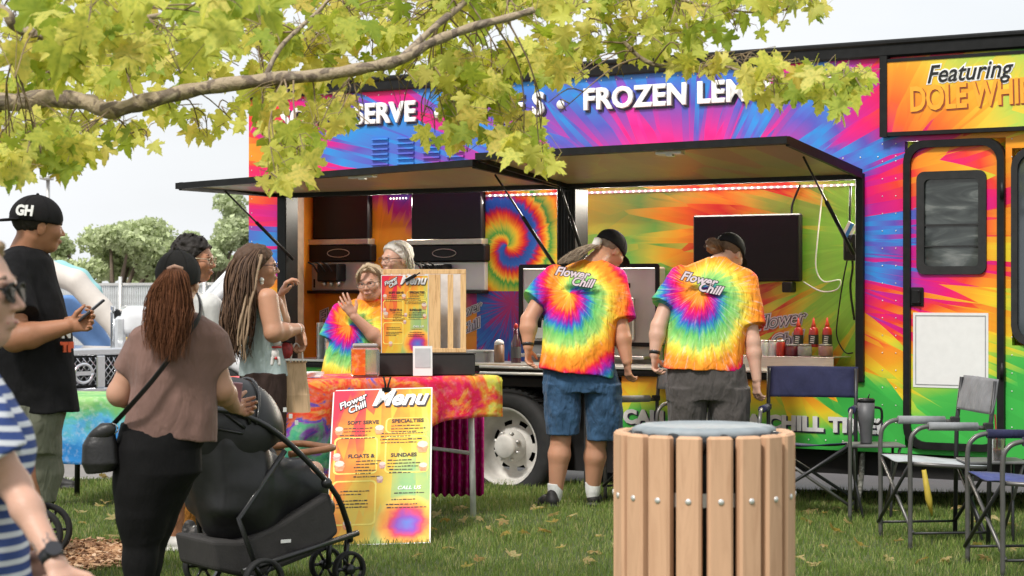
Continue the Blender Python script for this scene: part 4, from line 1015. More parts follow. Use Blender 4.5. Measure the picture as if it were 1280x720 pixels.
# ============================================================ TABLES
M_TC = mat_blobs('tablecloth_dye', [(0,(.04,.30,.22)),(.14,(.10,.42,.20)),(.22,(.25,.05,.40)),(.27,(.05,.10,.45)),(.33,(.75,.15,.05)),(.42,(.80,.05,.03)),(.50,(.82,.30,.05)),(.58,(.75,.03,.05)),(.68,(.80,.02,.12)),(.78,(.84,.10,.05)),(.88,(.82,.28,.04)),(.95,(.75,.62,.10)),(1,(.65,.60,.08))], scale=2.6, axis=(.40,.42), off=-.14, dist=1.4)
def table(name, label, A, B, depth, h, drop_fn, cloth_label, M_, legm, seed, crossbar=True, legs_in=.12):
    """trestle table from front-left A to front-right B with a hanging cloth"""
    A, B = Vector(A), Vector(B); X = (B - A); Ln = X.length; a = math.atan2(X.y, X.x)
    th = thing(name, label, 'table', (A.x, A.y, 0), a, 'folding tables')
    m = MB(); m.box(0, Ln, 0, depth, h-.035, h, bev=.01); m.build('tabletop', mat('table_top_dark',(.05,.05,.05),.6), th)
    m = MB(); m.box(.03, Ln-.03, .03, .05, h-.10, h-.036); m.box(.03, Ln-.03, depth-.05, depth-.03, h-.10, h-.036); m.build('apron', M_CHAR, th)
    for x in (legs_in, Ln-legs_in):
        for y in (.06, depth-.06):
            m = MB(); m.tube([(x, y, h-.04), (x + (.02 if y < .3 else -.01), y+(.0), 0)], .019, 8); m.build('leg', legm, th)
        m = MB(); m.tube([(x+.01, .06, h*.45), (x+.01, depth-.06, h*.45)], .012, 6); m.build('crossbar', legm, th)
    # cloth: grid over the top, falling over the four edges
    nu, nv = 90, 60; fr = .30
    vs = []; 
    V = np.zeros((nu+1, nv+1, 3))
    for i in range(nu+1):
        for j in range(nv+1):
            u = i/nu; v = j/nv
            dl, df = drop_fn(u)
            x = -dl[0] + u*(Ln + dl[0] + dl[1]); y = -df + v*(depth + df + .25)
            zx = 0; 
            ox = max(-x, 0) ; oxr = max(x-Ln, 0); oy = max(-y, 0); oyb = max(y-depth, 0)
            X_ = min(max(x, 0), Ln); Y_ = min(max(y, 0), depth)
            drop = max(ox, oxr, oy, oyb)
            n1 = float(vnoise(np.float64(x*5+seed), np.float64(y*5), np.float64(0)))
            n2 = math.sin((x if oy >= max(ox,oxr) else y)*17 + n1*5 + seed)
            fl = .012 + min(drop, .5)*(.06 + .05*n2)
            r = .03; k = min(drop/r, 1.57)
            px_ = X_ + (-(r*math.sin(k)*(ox>0)) - fl*(ox>0)) + ((r*math.sin(k)) + fl)*(oxr>0)
            py_ = Y_ - (r*math.sin(k) + fl)*(oy>0) + (r*math.sin(k) + fl)*(oyb>0)
            z = h + .006 - (r*(1-math.cos(k)) + max(drop - r*1.57, 0)) + n1*.006
            V[i,j] = (px_, py_, z)
    idx = np.arange((nu+1)*(nv+1)).reshape(nu+1, nv+1)
    Fc = np.stack([idx[:-1,:-1].ravel(), idx[1:,:-1].ravel(), idx[1:,1:].ravel(), idx[:-1,1:].ravel()], 1)
    o = link_mesh('tablecloth', np_mesh('tablecloth', V.reshape(-1,3), Fc), M_)
    o.location = (A.x, A.y, 0); o.rotation_euler = (0,0,a); tag(o, cloth_label, 'tablecloth', 'tie-dye tablecloths')
    sm = o.modifiers.new('thickness', 'SOLIDIFY'); sm.thickness = .003
    return th
TA0 = Vector((-1.55, 11.55, 0)); TB0 = Vector((-.12, 12.45, 0)); TH = .86
def drops(u):
    # front cloth hangs nearly to the grass at the left, short at the right
    df = .27 + .44*(1/(1+math.exp((u-.62)*22)))
    return (.12, .05), df
table('folding_table', 'folding table with white legs standing behind the menu banner', TA0, TB0, .72, TH, drops, 'red, orange and blue tie-dye cloth draped over the menu table', M_TC, mat('leg_white',(.72,.71,.69),.5), 1)
TXv = (TB0-TA0).normalized(); TYv = Vector((-TXv.y, TXv.x, 0)); TAN = math.atan2(TXv.y, TXv.x)
# second table far left
M_TC2 = mat_blobs('tablecloth_dye_green', [(0,(.03,.20,.50)),(.18,(.10,.38,.62)),(.34,(.10,.40,.28)),(.55,(.16,.42,.14)),(.8,(.28,.50,.18)),(.95,(.65,.20,.12)),(1,(.75,.10,.08))], scale=3.2, axis=(.0,2.4), off=-1.0, dist=.6, white=.3)
a2 = at(40, 500, 13.1); b2 = at(215, 500, 12.9)
table('folding_table', 'folding table with black legs at the far left, behind the cap man', (a2.x, 13.0, 0), (b2.x, 12.9, 0), .7, .70, lambda u: ((.05,.05),.44), 'green and blue tie-dye cloth on the far left table', M_TC2, M_BLK, 9)
# bent black front leg frame of that table
# magenta cloth hanging under the menu table
s = SD(); 
o_ = at(562, 600, 12.95)
m = MB(); ncl = 40; vs = []
for i in range(ncl+1):
    x = -.12 + .34*i/ncl; y = .04*math.sin(i*1.1)
    for z in (-.08+.01*math.sin(i), .12, .30, .46): vs.append((x, y + .01*math.sin(z*20), z+.16))
fs = []
for i in range(ncl):
    for j in range(3): fs.append((i*4+j, (i+1)*4+j, (i+1)*4+j+1, i*4+j+1))
o = np_mesh('hanging_cloth', vs, fs); 
o = link_mesh('hanging_cloth', o, mat_blobs('cloth_magenta', [(0,(.45,.005,.16)),(.5,(.60,.01,.22)),(.8,(.35,.02,.25)),(1,(.80,.20,.05))], scale=5)); o.location = (o_.x, 12.95, 0)
sm = o.modifiers.new('thickness','SOLIDIFY'); sm.thickness = .003
tag(o, 'magenta tie-dye cloth hanging under the menu table', 'cloth')

# ============================================================ THINGS ON THE MENU TABLE
def on_table(u, v, z=TH+.012): p = TA0 + TXv*u + TYv*v; return Vector((p.x, p.y, z))
def find_table(px, v):
    # distance along the table where pixel column px crosses the line v metres behind the front edge
    best = min(((abs(at_px(on_table(u/200*1.9, v)) - px), u/200*1.9) for u in range(201))); return best[1]
def at_px(p): return 640 + p.x/p.y*F
DIS = [(.00,RED),(.14,(.85,.02,.12)),(.26,(.90,.26,.03)),(.5,(.92,.52,.05)),(.72,(.80,.68,.12)),(.9,(.40,.62,.20)),(1,(.20,.50,.25))]
# black display box
u = find_table(532, .12)
bx_c = on_table(u, .10); k_ = bx_c.y/F
th = thing('display_box', 'long black box under the wooden crate on the menu table', 'box', bx_c, .10)
m = MB(); m.box(-61*k_, 61*k_, 0, .34, 0, 26*k_, bev=.004); m.build('box_body', mat('box_black',(.02,.018,.017),.7), th)
m = MB(); m.box(-61.6*k_, 61.6*k_, -.004, .344, 26*k_+.001, 27.5*k_); m.build('lid', mat('box_black',(.02,.018,.017)), th)
# wooden crate standing on its side, slats to the front
M_PINE = None
def wood(name, col, dark, scale=6, axis='z', rough=.6):
    if name in _MC: return _MC[name]
    t = NT(name); st = {'z': (9,9,.7), 'x': (.7,9,9)}[axis]
    rn = t.new('ShaderNodeObjectInfo').outputs['Random']
    v = t.map(st); v2 = t.comb(t.math('ADD', t.sep(v)[0], t.math('MULTIPLY', rn, 40)), t.sep(v)[1], t.sep(v)[2])
    n = t.noise(scale, 6, v2, .65, dist=1.5)
    c = t.ramp(n, [(.32,dark),(.5,col),(.72,tuple(min(1,x*1.12) for x in col))])
    c = t.mix(t.math('MULTIPLY', rn, .22), c, dark); t.base(c, rough); t.bump(n, .15, .004); _MC[name] = t.m; return t.m
M_PINE = wood('pine', (.78,.50,.24), (.52,.27,.10))
cc = bx_c + Vector((0, .06, 27.5*k_ + .002)); kc = cc.y/F
th = thing('wooden_crate', 'pale pine crate standing upright on the black box', 'crate', cc, .10)
x0, x1, hh = -54*kc, 48*kc, 104*kc; zt = hh
lean = Matrix.Rotation(0, 4, 'X')
cols = []
m0 = None
edges = [(-54,-43),(-40,-30),(-27,-17),(-14,-4),(-1,7),(7.5,17)]
sk = lambda m: m
def slat(a, b, z0=0.0, z1=1.0, y=0):
    m = MB(); m.box(a*kc, b*kc, y, y+.008, z0*hh, z1*hh, bev=.0015); return m.build('slat', M_PINE, th)
for a, b in ((-54,-45),(-43.5,-35),(-33,-25),(-22.5,-14),(-12,-3)): slat(a, b, 0, .94)
for a, b in ((2,17),(26,33),(42,49)): slat(a, b, 0, .94)
m = MB(); m.box(x0, 49*kc, -.002, .01, hh*.944, hh, bev=.0015); m.build('crossbar', M_PINE, th)
m = MB(); m.box(2*kc, 49*kc, -.003, .0, 0, hh*.05, bev=.001); m.build('crossbar', M_PINE, th)
m = MB(); m.box(x0, x0+.01, .0125, .20, 0, hh); m.build('end_board', M_PINE, th); m = MB(); m.box(49*kc-.01, 49*kc, .0125, .20, 0, hh); m.build('end_board', M_PINE, th)
m = MB(); m.box(x0+.011, 49*kc-.011, .16, .17, .01, hh-.01); m.build('back_board', mat('board_white',(.66,.66,.66),.6), th)
# menus
M_MENU = None
def menu_mat(name, w, h, swap=0):
    t = NT(name); o = t.sep()
    q = t.math('ADD', t.math('MULTIPLY', o[0], .95/w), t.math('MULTIPLY', o[2], -.85/h)); q = t.math('ADD', q, 1.22)
    vr = t.sep(t.voro(1, t.comb(t.math('MULTIPLY', o[0], 9/w), t.math('MULTIPLY', o[2], 3/h), 0)))[0]
    q = t.math('ADD', t.math('MULTIPLY', q, .55), t.math('MULTIPLY', t.math('SUBTRACT', vr, .5), .22)); q = t.math('ADD', q, t.math('MULTIPLY', t.math('SUBTRACT', t.noise(3/w, 3), .5), .35))
    c = t.ramp(q, [(.06,(.75,.02,.06)),(.18,(.80,.15,.03)),(.34,(.84,.38,.03)),(.50,(.80,.55,.06)),(.64,(.50,.55,.14)),(.76,(.26,.48,.20)),(.90,(.80,.50,.06)),(1,(.55,.06,.25))])
    # swirl knot at the lower right
    dx = t.math('SUBTRACT', o[0], w*.27); dz = t.math('SUBTRACT', o[2], h*.13); r = t.math('SQRT', t.math('ADD', t.math('MULTIPLY',dx,dx), t.math('MULTIPLY',dz,dz)))
    sw = t.ramp(t.math('ADD', t.math('DIVIDE', r, w*.30), t.math('MULTIPLY', t.math('SUBTRACT', t.noise(8/w,3), .5), .5)), [(0,(.10,.20,.60)),(.3,(.25,.06,.45)),(.55,(.70,.05,.10)),(.75,(.93,.35,.05)),(1,(.93,.60,.10))])
    c = t.mix(t.ramp(t.math('DIVIDE', r, w*.34), [(.8,(1,1,1)),(1,(0,0,0))]), c, sw)
    t.base(c, .38, 0, .4); t.b.inputs['Coat Weight'].default_value = .2; return t.m
M_TXT = mat('ink_dark', (.05,.03,.03), .5); M_CUPI = mat('print_cream',(.62,.34,.30),.5,var=.4,nscale=60); M_PANEL = mat('print_panel',(.62,.66,.22),.5, var=.2, nscale=6); M_PANY = mat('print_panel_edge',(.93,.75,.15),.5)
def menu_board(th, w, h, seed, big=True):
    """local: x across (centred), z up from 0, facing -y"""
    rs = random.Random(seed)
    m = MB(); m.box(-w/2, w/2, 0, .006, 0, h); pn = m.build('menu_panel', menu_mat('menu_print', w, h), th)
    m = MB(); ring(m, rrect(-w/2, w/2, 0, h, .002, 1), rrect(-w/2+w*.012, w/2-w*.012, w*.012, h-w*.012, .002, 1), -.0012, -.0002); m.build('border', M_WHITE, pn)
    # rounded dye panels
    for (x, z, pw, ph) in ((-.46,.44,.43,.24),(.04,.44,.43,.24),(-.46,.12,.43,.28),(.04,.70,.43,.10)):
        m = MB(); R1 = rrect(x*w, (x+pw)*w, z*h, (z+ph)*h, w*.05); cxx, czz = (x+pw/2)*w, (z+ph/2)*h
        R2 = [(cxx+(a-cxx)*.93, czz+(b-czz)*.93) for a, b in R1]; ring(m, R1, R2, -.0012, -.0004); m.build('panel_outline', M_PANY, pn)
    text_mesh('Menu', w*.27, M_TXT, pn, (-.10*w+.006*w, -.002, .882*h-.009*w), ext=.0005, offset=w*.012, shear=.38, sx=.88)
    text_mesh('Menu', w*.27, M_LET, pn, (-.105*w, -.0045, .887*h), ext=.0005, offset=w*.010, shear=.38, sx=.88)
    for k, (wd, x, z) in enumerate((('Flower', -.42, .865), ('Chill', -.33, .835))):
        text_mesh(wd, w*.105, M_TXT, pn, (x*w, -.002, z*h), ext=.0004, offset=w*.012, shear=.35, ry=-28)
        text_mesh(wd, w*.105, M_LET, pn, (x*w, -.0038, z*h), ext=.0004, offset=w*.002, shear=.35, ry=-28)
    for wd, x, z in (('SOFT SERVE', -.34, .765), ('SPECIALTIES', .10, .768), ('FLOATS &', -.32, .545), ('SUNDAES', .10, .545)):
        text_mesh(wd, w*.062, M_TXT, pn, (x*w, -.002, z*h), ext=.0004, offset=w*.002, sx=.95)
    ln = MB()
    def lines(x, z, n, wmax, gap=.020, hh=.0062):
        for k in range(n):
            xx = x*w + rs.uniform(0,.03)*w; end = xx + wmax*w*rs.uniform(.6,1)
            while xx < end:
                l = w*rs.uniform(.012,.05); ln.box(xx, xx+l, -.0018, -.0006, (z-gap*k)*h, (z-gap*k)*h + hh*h*rs.uniform(.6,1.2)); xx += l + w*.008
    lines(-.38,.735,2,.28); lines(-.42,.69,2,.38); lines(.08,.745,3,.34); lines(-.02,.695,4,.44)
    lines(-.26,.52,6,.24); lines(.06,.52,5,.34); lines(-.40,.33,2,.32); lines(-.42,.27,3,.34); lines(.12,.31,1,.28); lines(.10,.27,1,.3); lines(.06,.24,2,.36)
    text_mesh('CALL US', w*.06, M_LET, pn, (.17*w, -.002, .335*h), ext=.0004, offset=w*.001, shear=.2)
    q = ln.build('fine_print', M_TXT, pn); q['kind'] = 'stuff'
    # printed treats: cup, cone and bowl silhouettes
    for x, z, s_ in ((-.02,.72,1),(-.40,.49,1.1),(-.43,.55,.8),(.41,.60,1.2),(.42,.47,.9),(.02,.49,.7),(0,.40,.7),(-.30,.12,.9),(-.42,.72,.9)):
        m = MB(); a = w*.05*s_; m.prism([(-a*.6,-a),(a*.6,-a),(a,a*.3),(-a,a*.3)], -.0015, -.0007, c=(x*w,0,z*h)); c_ = m.build('printed_cup', mat('print_peach',(.70,.30,.14),.5,var=.4,nscale=40) if s_>.8 else M_CUPI, pn)
        m = MB(); m.prism([(a*.9*math.cos(q*.785), a*.7*math.sin(q*.785)) for q in range(8)], -.0016, -.0009, c=(x*w,0,z*h+a*.7)); m.build('printed_swirl', mat('print_white',(.72,.58,.50),.5,var=.1,nscale=40), c_)
    return pn
bt = Vector(((484-640)/F*11.83, 11.83, at(484,486,11.83).z)); bb = Vector(((472-640)/F*11.08, 11.08, .0))
tw = 124/F*11.83; th_h = (bt-bb).length
ban = thing('menu_banner', 'tall tie-dye menu sign leaning on the front of the red tablecloth', 'menu sign', bb)
lean_ = math.atan2(11.83-11.08, bt.z); ban.rotation_euler = (-lean_, -R(1.8), -R(.5))
menu_board(ban, tw, th_h, 1)
pc = Vector(on_table(find_table(482,.0), .01)); 
thc = thing('clip', 'black binder clip gripping the top of the tall menu sign', 'clip', (at(482,480,11.83)))
m = MB(); m.tube([(0,-.012,-.07),(.0,-.02,0),(-.012,-.01,.045)], .006, 6); m.tube([(.004,-.012,-.07),(.018,-.02,0),(.03,-.01,.04)], .006, 6); m.build('wire_arm', M_BLK, thc)
m = MB(); m.box(-.02,.03,-.02,.012,-.06,-.02,bev=.003); m.build('clip_body', M_BLK, thc)
mp = at(506, 442, cc.y-.012)
th = thing('menu_poster', 'small tie-dye menu sheet clipped to the pine crate', 'menu sign', (mp.x, cc.y-.016, mp.z), .10)
menu_board(th, 59*kc, 98*kc, 2)
thc = thing('clip', 'small black clip holding the menu sheet to the pine crate', 'clip', at(515, 347, cc.y-.03))
m = MB(); m.box(-.045,.03,-.006,.006,-.008,.012,Matrix.Rotation(-.5,4,'Y'),bev=.002); m.build('clip_body', M_BLK, thc); m = MB(); m.tube([(.0,-.008,.0),(.05,-.015,.03)], .004, 6); m.build('wire_arm', M_BLK, thc)
# blank card stand
p = on_table(find_table(532, .0), .03); th = thing('card_stand', 'small white card standing in front of the black box', 'card', p, .1)
m = MB(); m.box(-12*k_,12*k_,0,.004,0,37*k_,Matrix.Rotation(-.1,4,'X')); m.build('card', M_WHITE, th); m = MB(); m.box(-9.5*k_,9.5*k_,-.0025,-.001,10*k_,34*k_,Matrix.Rotation(-.1,4,'X')); m.build('print', mat('print_grey',(.50,.50,.51),.5,var=.05), th)
# jar with a label
p = on_table(find_table(463, .1), .16); kk = p.y/F; th = thing('tip_jar', 'clear square tip jar with an orange and green label on the menu table', 'jar', p, .1)
m = MB(); m.box(-.085,.085,-.06,.06,0,36*kk,bev=.012); m.build('jar_body', mat('jar_clear',(.60,.62,.58),.12,trans=.75), th)
m = MB(); m.box(-.075,.075,-.055,.055,36*kk+.001,41*kk,bev=.008); m.build('lid', M_JAR, th)
m = MB(); m.box(-.082,.0,-.068,-.062,.01,34*kk); m.build('label_card', mat_blobs('label_print', [(0,(.70,.12,.02)),(.35,(.80,.35,.03)),(.5,(.02,.03,.02)),(.62,(.10,.30,.08)),(.8,(.60,.45,.15)),(1,(.6,.6,.5))], scale=22), th)
# napkins / small items at the left end
p = on_table(find_table(394,.2), .25); th = thing('napkin_stack', 'crumpled pile of white napkins at the left end of the menu table', 'napkins', p)
for k in range(4):
    m = MB(); m.box(-.06,.06,-.05,.05,k*.008,k*.008+.006,Matrix.Rotation(k*.3,4,'Z')); m.build('napkin', M_WHITE, th)

# ============================================================ LITTER BIN
bc = at(880, 550, 6.05); bn = thing('litter_bin', 'round litter bin clad in upright wooden slats on the lawn', 'litter bin', (bc.x, 6.05+.0, 0))
M_SLT = wood('bin_slat', (.60,.365,.22), (.50,.285,.165), scale=3, rough=.75)
RB = .250; HB = 1.4 - (546-360)/F*5.80
m = MB(); m.box(-.036,.036,-RB-.018,-RB+.018,.03,HB,bev=.007); sl0 = m.build('slat', M_SLT, bn)
m = MB(); m.lathe([(.009,-RB-.0185),(.009,-RB-.020),(.006,-RB-.022),(.0,-RB-.0225)][::-1], (0,0,HB-.185), 12, 'y', caps=False); b0_ = m.build('bolt', M_ALU, sl0)
m = MB(); m.lathe([(.009,-RB-.0185),(.009,-RB-.020),(.006,-RB-.022),(.0,-RB-.0225)][::-1], (0,0,.2), 12, 'y', caps=False); b1_ = m.build('bolt', M_ALU, sl0)
NS = 18
for k in range(1, NS):
    q = sl0.copy(); COL.objects.link(q); q.rotation_euler = (0,0,2*math.pi*k/NS)
    for b_ in (b0_, b1_): w_ = b_.copy(); COL.objects.link(w_); w_.parent = q
sl0.rotation_euler = (0,0,0)
for o in [x for x in bpy.data.objects if x.parent == bn and x.name.startswith('slat')]: o.rotation_euler[2] += R(5)
for z in (.2, HB-.185):
    m = MB(); ring(m, [(( RB-.019)*math.cos(q*.1745),(RB-.019)*math.sin(q*.1745)) for q in range(36)], [((RB-.025)*math.cos(q*.1745),(RB-.025)*math.sin(q*.1745)) for q in range(36)], z-.02, z+.02, 'z'); m.build('metal_band', M_ALU, bn)
m = MB(); m.lathe([(RB-.07,.04),(RB-.045,HB-.06),(RB-.045,HB-.005),(RB-.06,HB-.005)], (0,0,0), 32); m.build('liner', mat('liner_black',(.012,.012,.012),.5), bn)
m = MB(); m.lathe([(.205,HB-.012),(.215,HB-.006),(.215,HB+.008),(.200,HB+.017),(.180,HB+.019),(.165,HB+.015),(0.0,HB+.018)], (0,0,0), 10); m.build('lid', mat('lid_grey',(.24,.275,.295),.55,var=.12,bump=.2), bn)
s = SD(); rs = random.Random(3)
for k in range(18):
    a = k/18*6.283; s.ell(((RB-.035)*math.cos(a),(RB-.035)*math.sin(a),HB-.03),(.03,.03,.025+.012*rs.random()),.02)
s.build(.008,'bin_bag',mat('bag_black',(.012,.012,.013),.3),bn, noise=[(.004,60,60,60)])

# ============================================================ FOLDING CHAIRS
M_TUBE = mat('tube_grey', (.13,.125,.12), .38, .5, var=.1); M_TB = mat('tube_black', (.02,.02,.022), .45)
def sling(name, P, mat_, parent, sag=.02, th_=.006, n=10):
    """cloth patch between four corners P, sagging"""
    P = [Vector(p) for p in P]; V = []
    nn = (P[1]-P[0]).cross(P[3]-P[0]).normalized()
    for i in range(n+1):
        for j in range(n+1):
            u, v = i/n, j/n; p = P[0].lerp(P[1], u).lerp(P[3].lerp(P[2], u), v)
            V.append(p - nn*sag*4*u*(1-u)*(.6+.4*4*v*(1-v)) + nn*.004*math.sin(u*9+v*5))
    idx = np.arange((n+1)**2).reshape(n+1,n+1)
    Fc = np.stack([idx[:-1,:-1].ravel(), idx[1:,:-1].ravel(), idx[1:,1:].ravel(), idx[:-1,1:].ravel()],1)
    o = link_mesh(name, np_mesh(name, [tuple(v) for v in V], Fc), mat_, parent); s = o.modifiers.new('t','SOLIDIFY'); s.thickness = th_; s.offset = 0
    return o
def chair(label, loc, rz, cloth, pad, seat=None):
    """director's chair: local front is -y, x across; 0.56 wide"""
    th = thing('folding_chair', label, 'folding chair', loc, rz, "director's chairs on the grass"); w = .27; d = .22
    SH, AH, BH = .47, .66, .90
    for sx in (-1, 1):
        x = sx*w
        m = MB(); m.tube(smooth_path([(x,-d,0),(x,-d,AH*.5),(x,-d,AH-.10),(x,-d+.025,AH-.03),(x,-d+.09,AH),(x,0,AH-.002),(x,d-.03,AH-.01)],5), .0125, 10); m.build('arm_frame', M_TUBE, th)
        m = MB(); m.tube([(x,d-.01,0),(x,d,AH-.02),(x,d+.03,BH)], .0125, 10); m.build('back_post', M_TB, th)
        m = MB(); m.tube([(x,-d+.10,AH+.001),(x,d-.07,AH-.003)], .023, 12); m.build('arm_pad', pad, th)
        m = MB(); m.tube([(x*.93,-d+.01,SH-.01),(x*.93,d,SH-.04)], .011, 8); m.build('seat_rail', M_TUBE, th)
        m = MB(); m.tube([(x*.93,-d+.0,SH-.02),(-x*1.03,-d+.0-.012*sx,.09)], .010, 8); m.build('cross_brace', M_TUBE if sx<0 else M_TB, th)
        m = MB(); m.tube([(x*.93,d-.01,SH-.05),(-x*1.03,d-.02+.012*sx,.09)], .010, 8); m.build('cross_brace', M_TB, th)
        for y in (-d, d): m = MB(); m.sphere((x,y,.012), .017, 8, 6); m.build('foot', M_RUB, th)
        m = MB(); m.box(x-.02,x+.02,d-.035,d+.015,AH-.02,AH+.018,bev=.006); m.build('joint', M_RUB, th)
    for sx in (-1,1): m = MB(); m.tube([(sx*w,-d-.006,.09),(sx*w,d,.09)], .007, 6); m.build('ground_bar', M_TB, th)
    sling('seat', [(-w*.93,-d+.0,SH),(w*.93,-d+.0,SH),(w*.93,d,SH-.03),(-w*.93,d,SH-.03)], seat or cloth, th, .022)
    sling('backrest', [(-w-.012,d+.006,AH+.06),(w+.012,d+.006,AH+.06),(w+.012,d+.045,BH+.01),(-w-.012,d+.045,BH+.01)], cloth, th, -.02, .010)
    return th
M_GRC = fabric('canvas_grey', (.19,.19,.20), .3); M_NVC = fabric('canvas_navy', (.020,.022,.060), .3); M_GRP = fabric('canvas_grey_light', (.24,.25,.26), .2); M_BLC = fabric('canvas_blue', (.045,.060,.20), .3)
def chair_at(label, pf0, pf1, cloth, pad, seat=None):
    """placed by its two front feet"""
    a, b = gp(*pf0), gp(*pf1); X = (b-a); rz = math.atan2(X.y, X.x); c = (a+b)/2
    c = c + Vector((-math.sin(rz), math.cos(rz), 0))*.22
    return chair(label, c, rz, cloth, pad, seat)
chair_at("grey director's chair in front of the truck door", (1090,668), (1150,693), M_GRC, M_GRP, fabric('canvas_pale_grey', (.38,.41,.43), .2))
chair_at("blue director's chair cut off by the right edge of the photo", (1202,702), (1262,728), M_BLC, M_NVC)
# navy chair faces right-front, beside the bin
c_ = gp(1012, 622); chair("navy director's chair standing beside the litter bin", (at(1008,500,12.5).x, 12.42, 0), R(-14), M_NVC, M_NVC)
c_ = gp(820, 630); chair("grey director's chair half hidden between the two standing men", (at(822,600,13.3).x, 13.35, 0), R(-55), M_GRC, M_GRP)
# side tables with drinks
def side_table(label, c, rz):
    th = thing('side_table', label, 'side table', c, rz, 'small side tables')
    m = MB(); m.box(-.17,.17,-.15,.15,.44,.455,bev=.004); m.build('table_top', mat('table_grey',(.12,.12,.12),.5), th)
    for x in (-.14,.14): m = MB(); m.tube([(x,-.12,.44),(x*.6,.12,.02)], .009, 8); m.build('leg', M_TUBE, th); m = MB(); m.tube([(x,.12,.44),(x*.6,-.12,.02)], .009, 8); m.build('leg', M_TB, th)
    return th
ta = at(1090, 574, 12.4); side_table('small dark side table holding the grey tumbler', (ta.x, 12.35, 0), 0)
p = at(1086, 574, 12.35); th = thing('tumbler', 'tall dark grey tumbler with a handle beside the grey chair', 'tumbler', (p.x-.02, 12.33, .456)); 
m = MB(); m.lathe([(.034,0),(.036,.01),(.040,.10),(.050,.14),(.052,.25)], (0,0,0), 24); m.build('cup_body', mat('tumbler_grey',(.09,.09,.095),.5), th)
m = MB(); m.lathe([(.053,.251),(.054,.268),(.044,.275)], (0,0,0), 24); m.build('lid', M_BLK, th)
m = MB(); m.tube(smooth_path([(.048,0,.22),(.09,0,.21),(.095,0,.15),(.075,0,.12),(.046,0,.12)],4), .008, 8); m.build('handle', M_BLK, th)
m = MB(); m.tube([(.01,0,.27),(.02,0,.30)], .004, 6); m.build('straw', M_BLK, th)
tb = at(1245, 585, 11.2); side_table('small side table holding the orange drink', (tb.x-.02, 11.2, 0), 0)
p = at(1245, 590, 11.2); th = thing('drink_cup', 'clear plastic cup of orange drink with a red straw', 'cup', (p.x-.005, 11.15, .456))
m = MB(); m.lathe([(.030,.002),(.038,.055)], (0,0,0), 20); m.build('drink', mat('orange_drink',(.80,.20,.03),.2), th)
m = MB(); m.lathe([(.033,0),(.045,.115),(.047,.118)], (0,0,0), 20, caps=False); m.build('cup_body', mat('cup_clear2',(.85,.85,.83),.1,trans=.9), th)
m = MB(); m.tube([(.0,0,.03),(-.012,0,.25)], .0045, 6); m.build('straw', mat('straw_red',(.75,.05,.04),.4), th)
# crutch-like post wrapped in camouflage tape, umbrella on the grass
a = gp(1072, 637); th = thing('folded_stand', 'slim folded stand wrapped in pale camouflage tape, leaning beside the tumbler table', 'stand', a)
m = MB(); m.tube([(0,0,0),(.04,.1,.20),(.06,.15,.36)], [.016,.018,.016], 10); m.build('shaft', mat_blobs('camo', [(0,(.10,.10,.08)),(.45,(.5,.5,.46)),(.6,(.7,.7,.68)),(1,(.2,.2,.18))], scale=40), th)
m = MB(); m.tube([(-.02,0,.01),(.03,0,.01)], .012, 8); m.build('foot', M_RUB, th)
a = gp(1176, 655); th = thing('umbrella', 'folded yellow and black umbrella under the grey chair', 'umbrella', (a.x, a.y+.25, 0))
m = MB(); m.tube([(0,0,.02),(-.02,0,.12),(-.05,.0,.30)], [.006,.022,.014], 8); m.build('canopy', mat('umb_yellow',(.45,.33,.04),.7), th); m = MB(); m.tube([(-.05,0,.30),(-.07,0,.38)], .012, 8); m.build('handle', M_BLK, th)
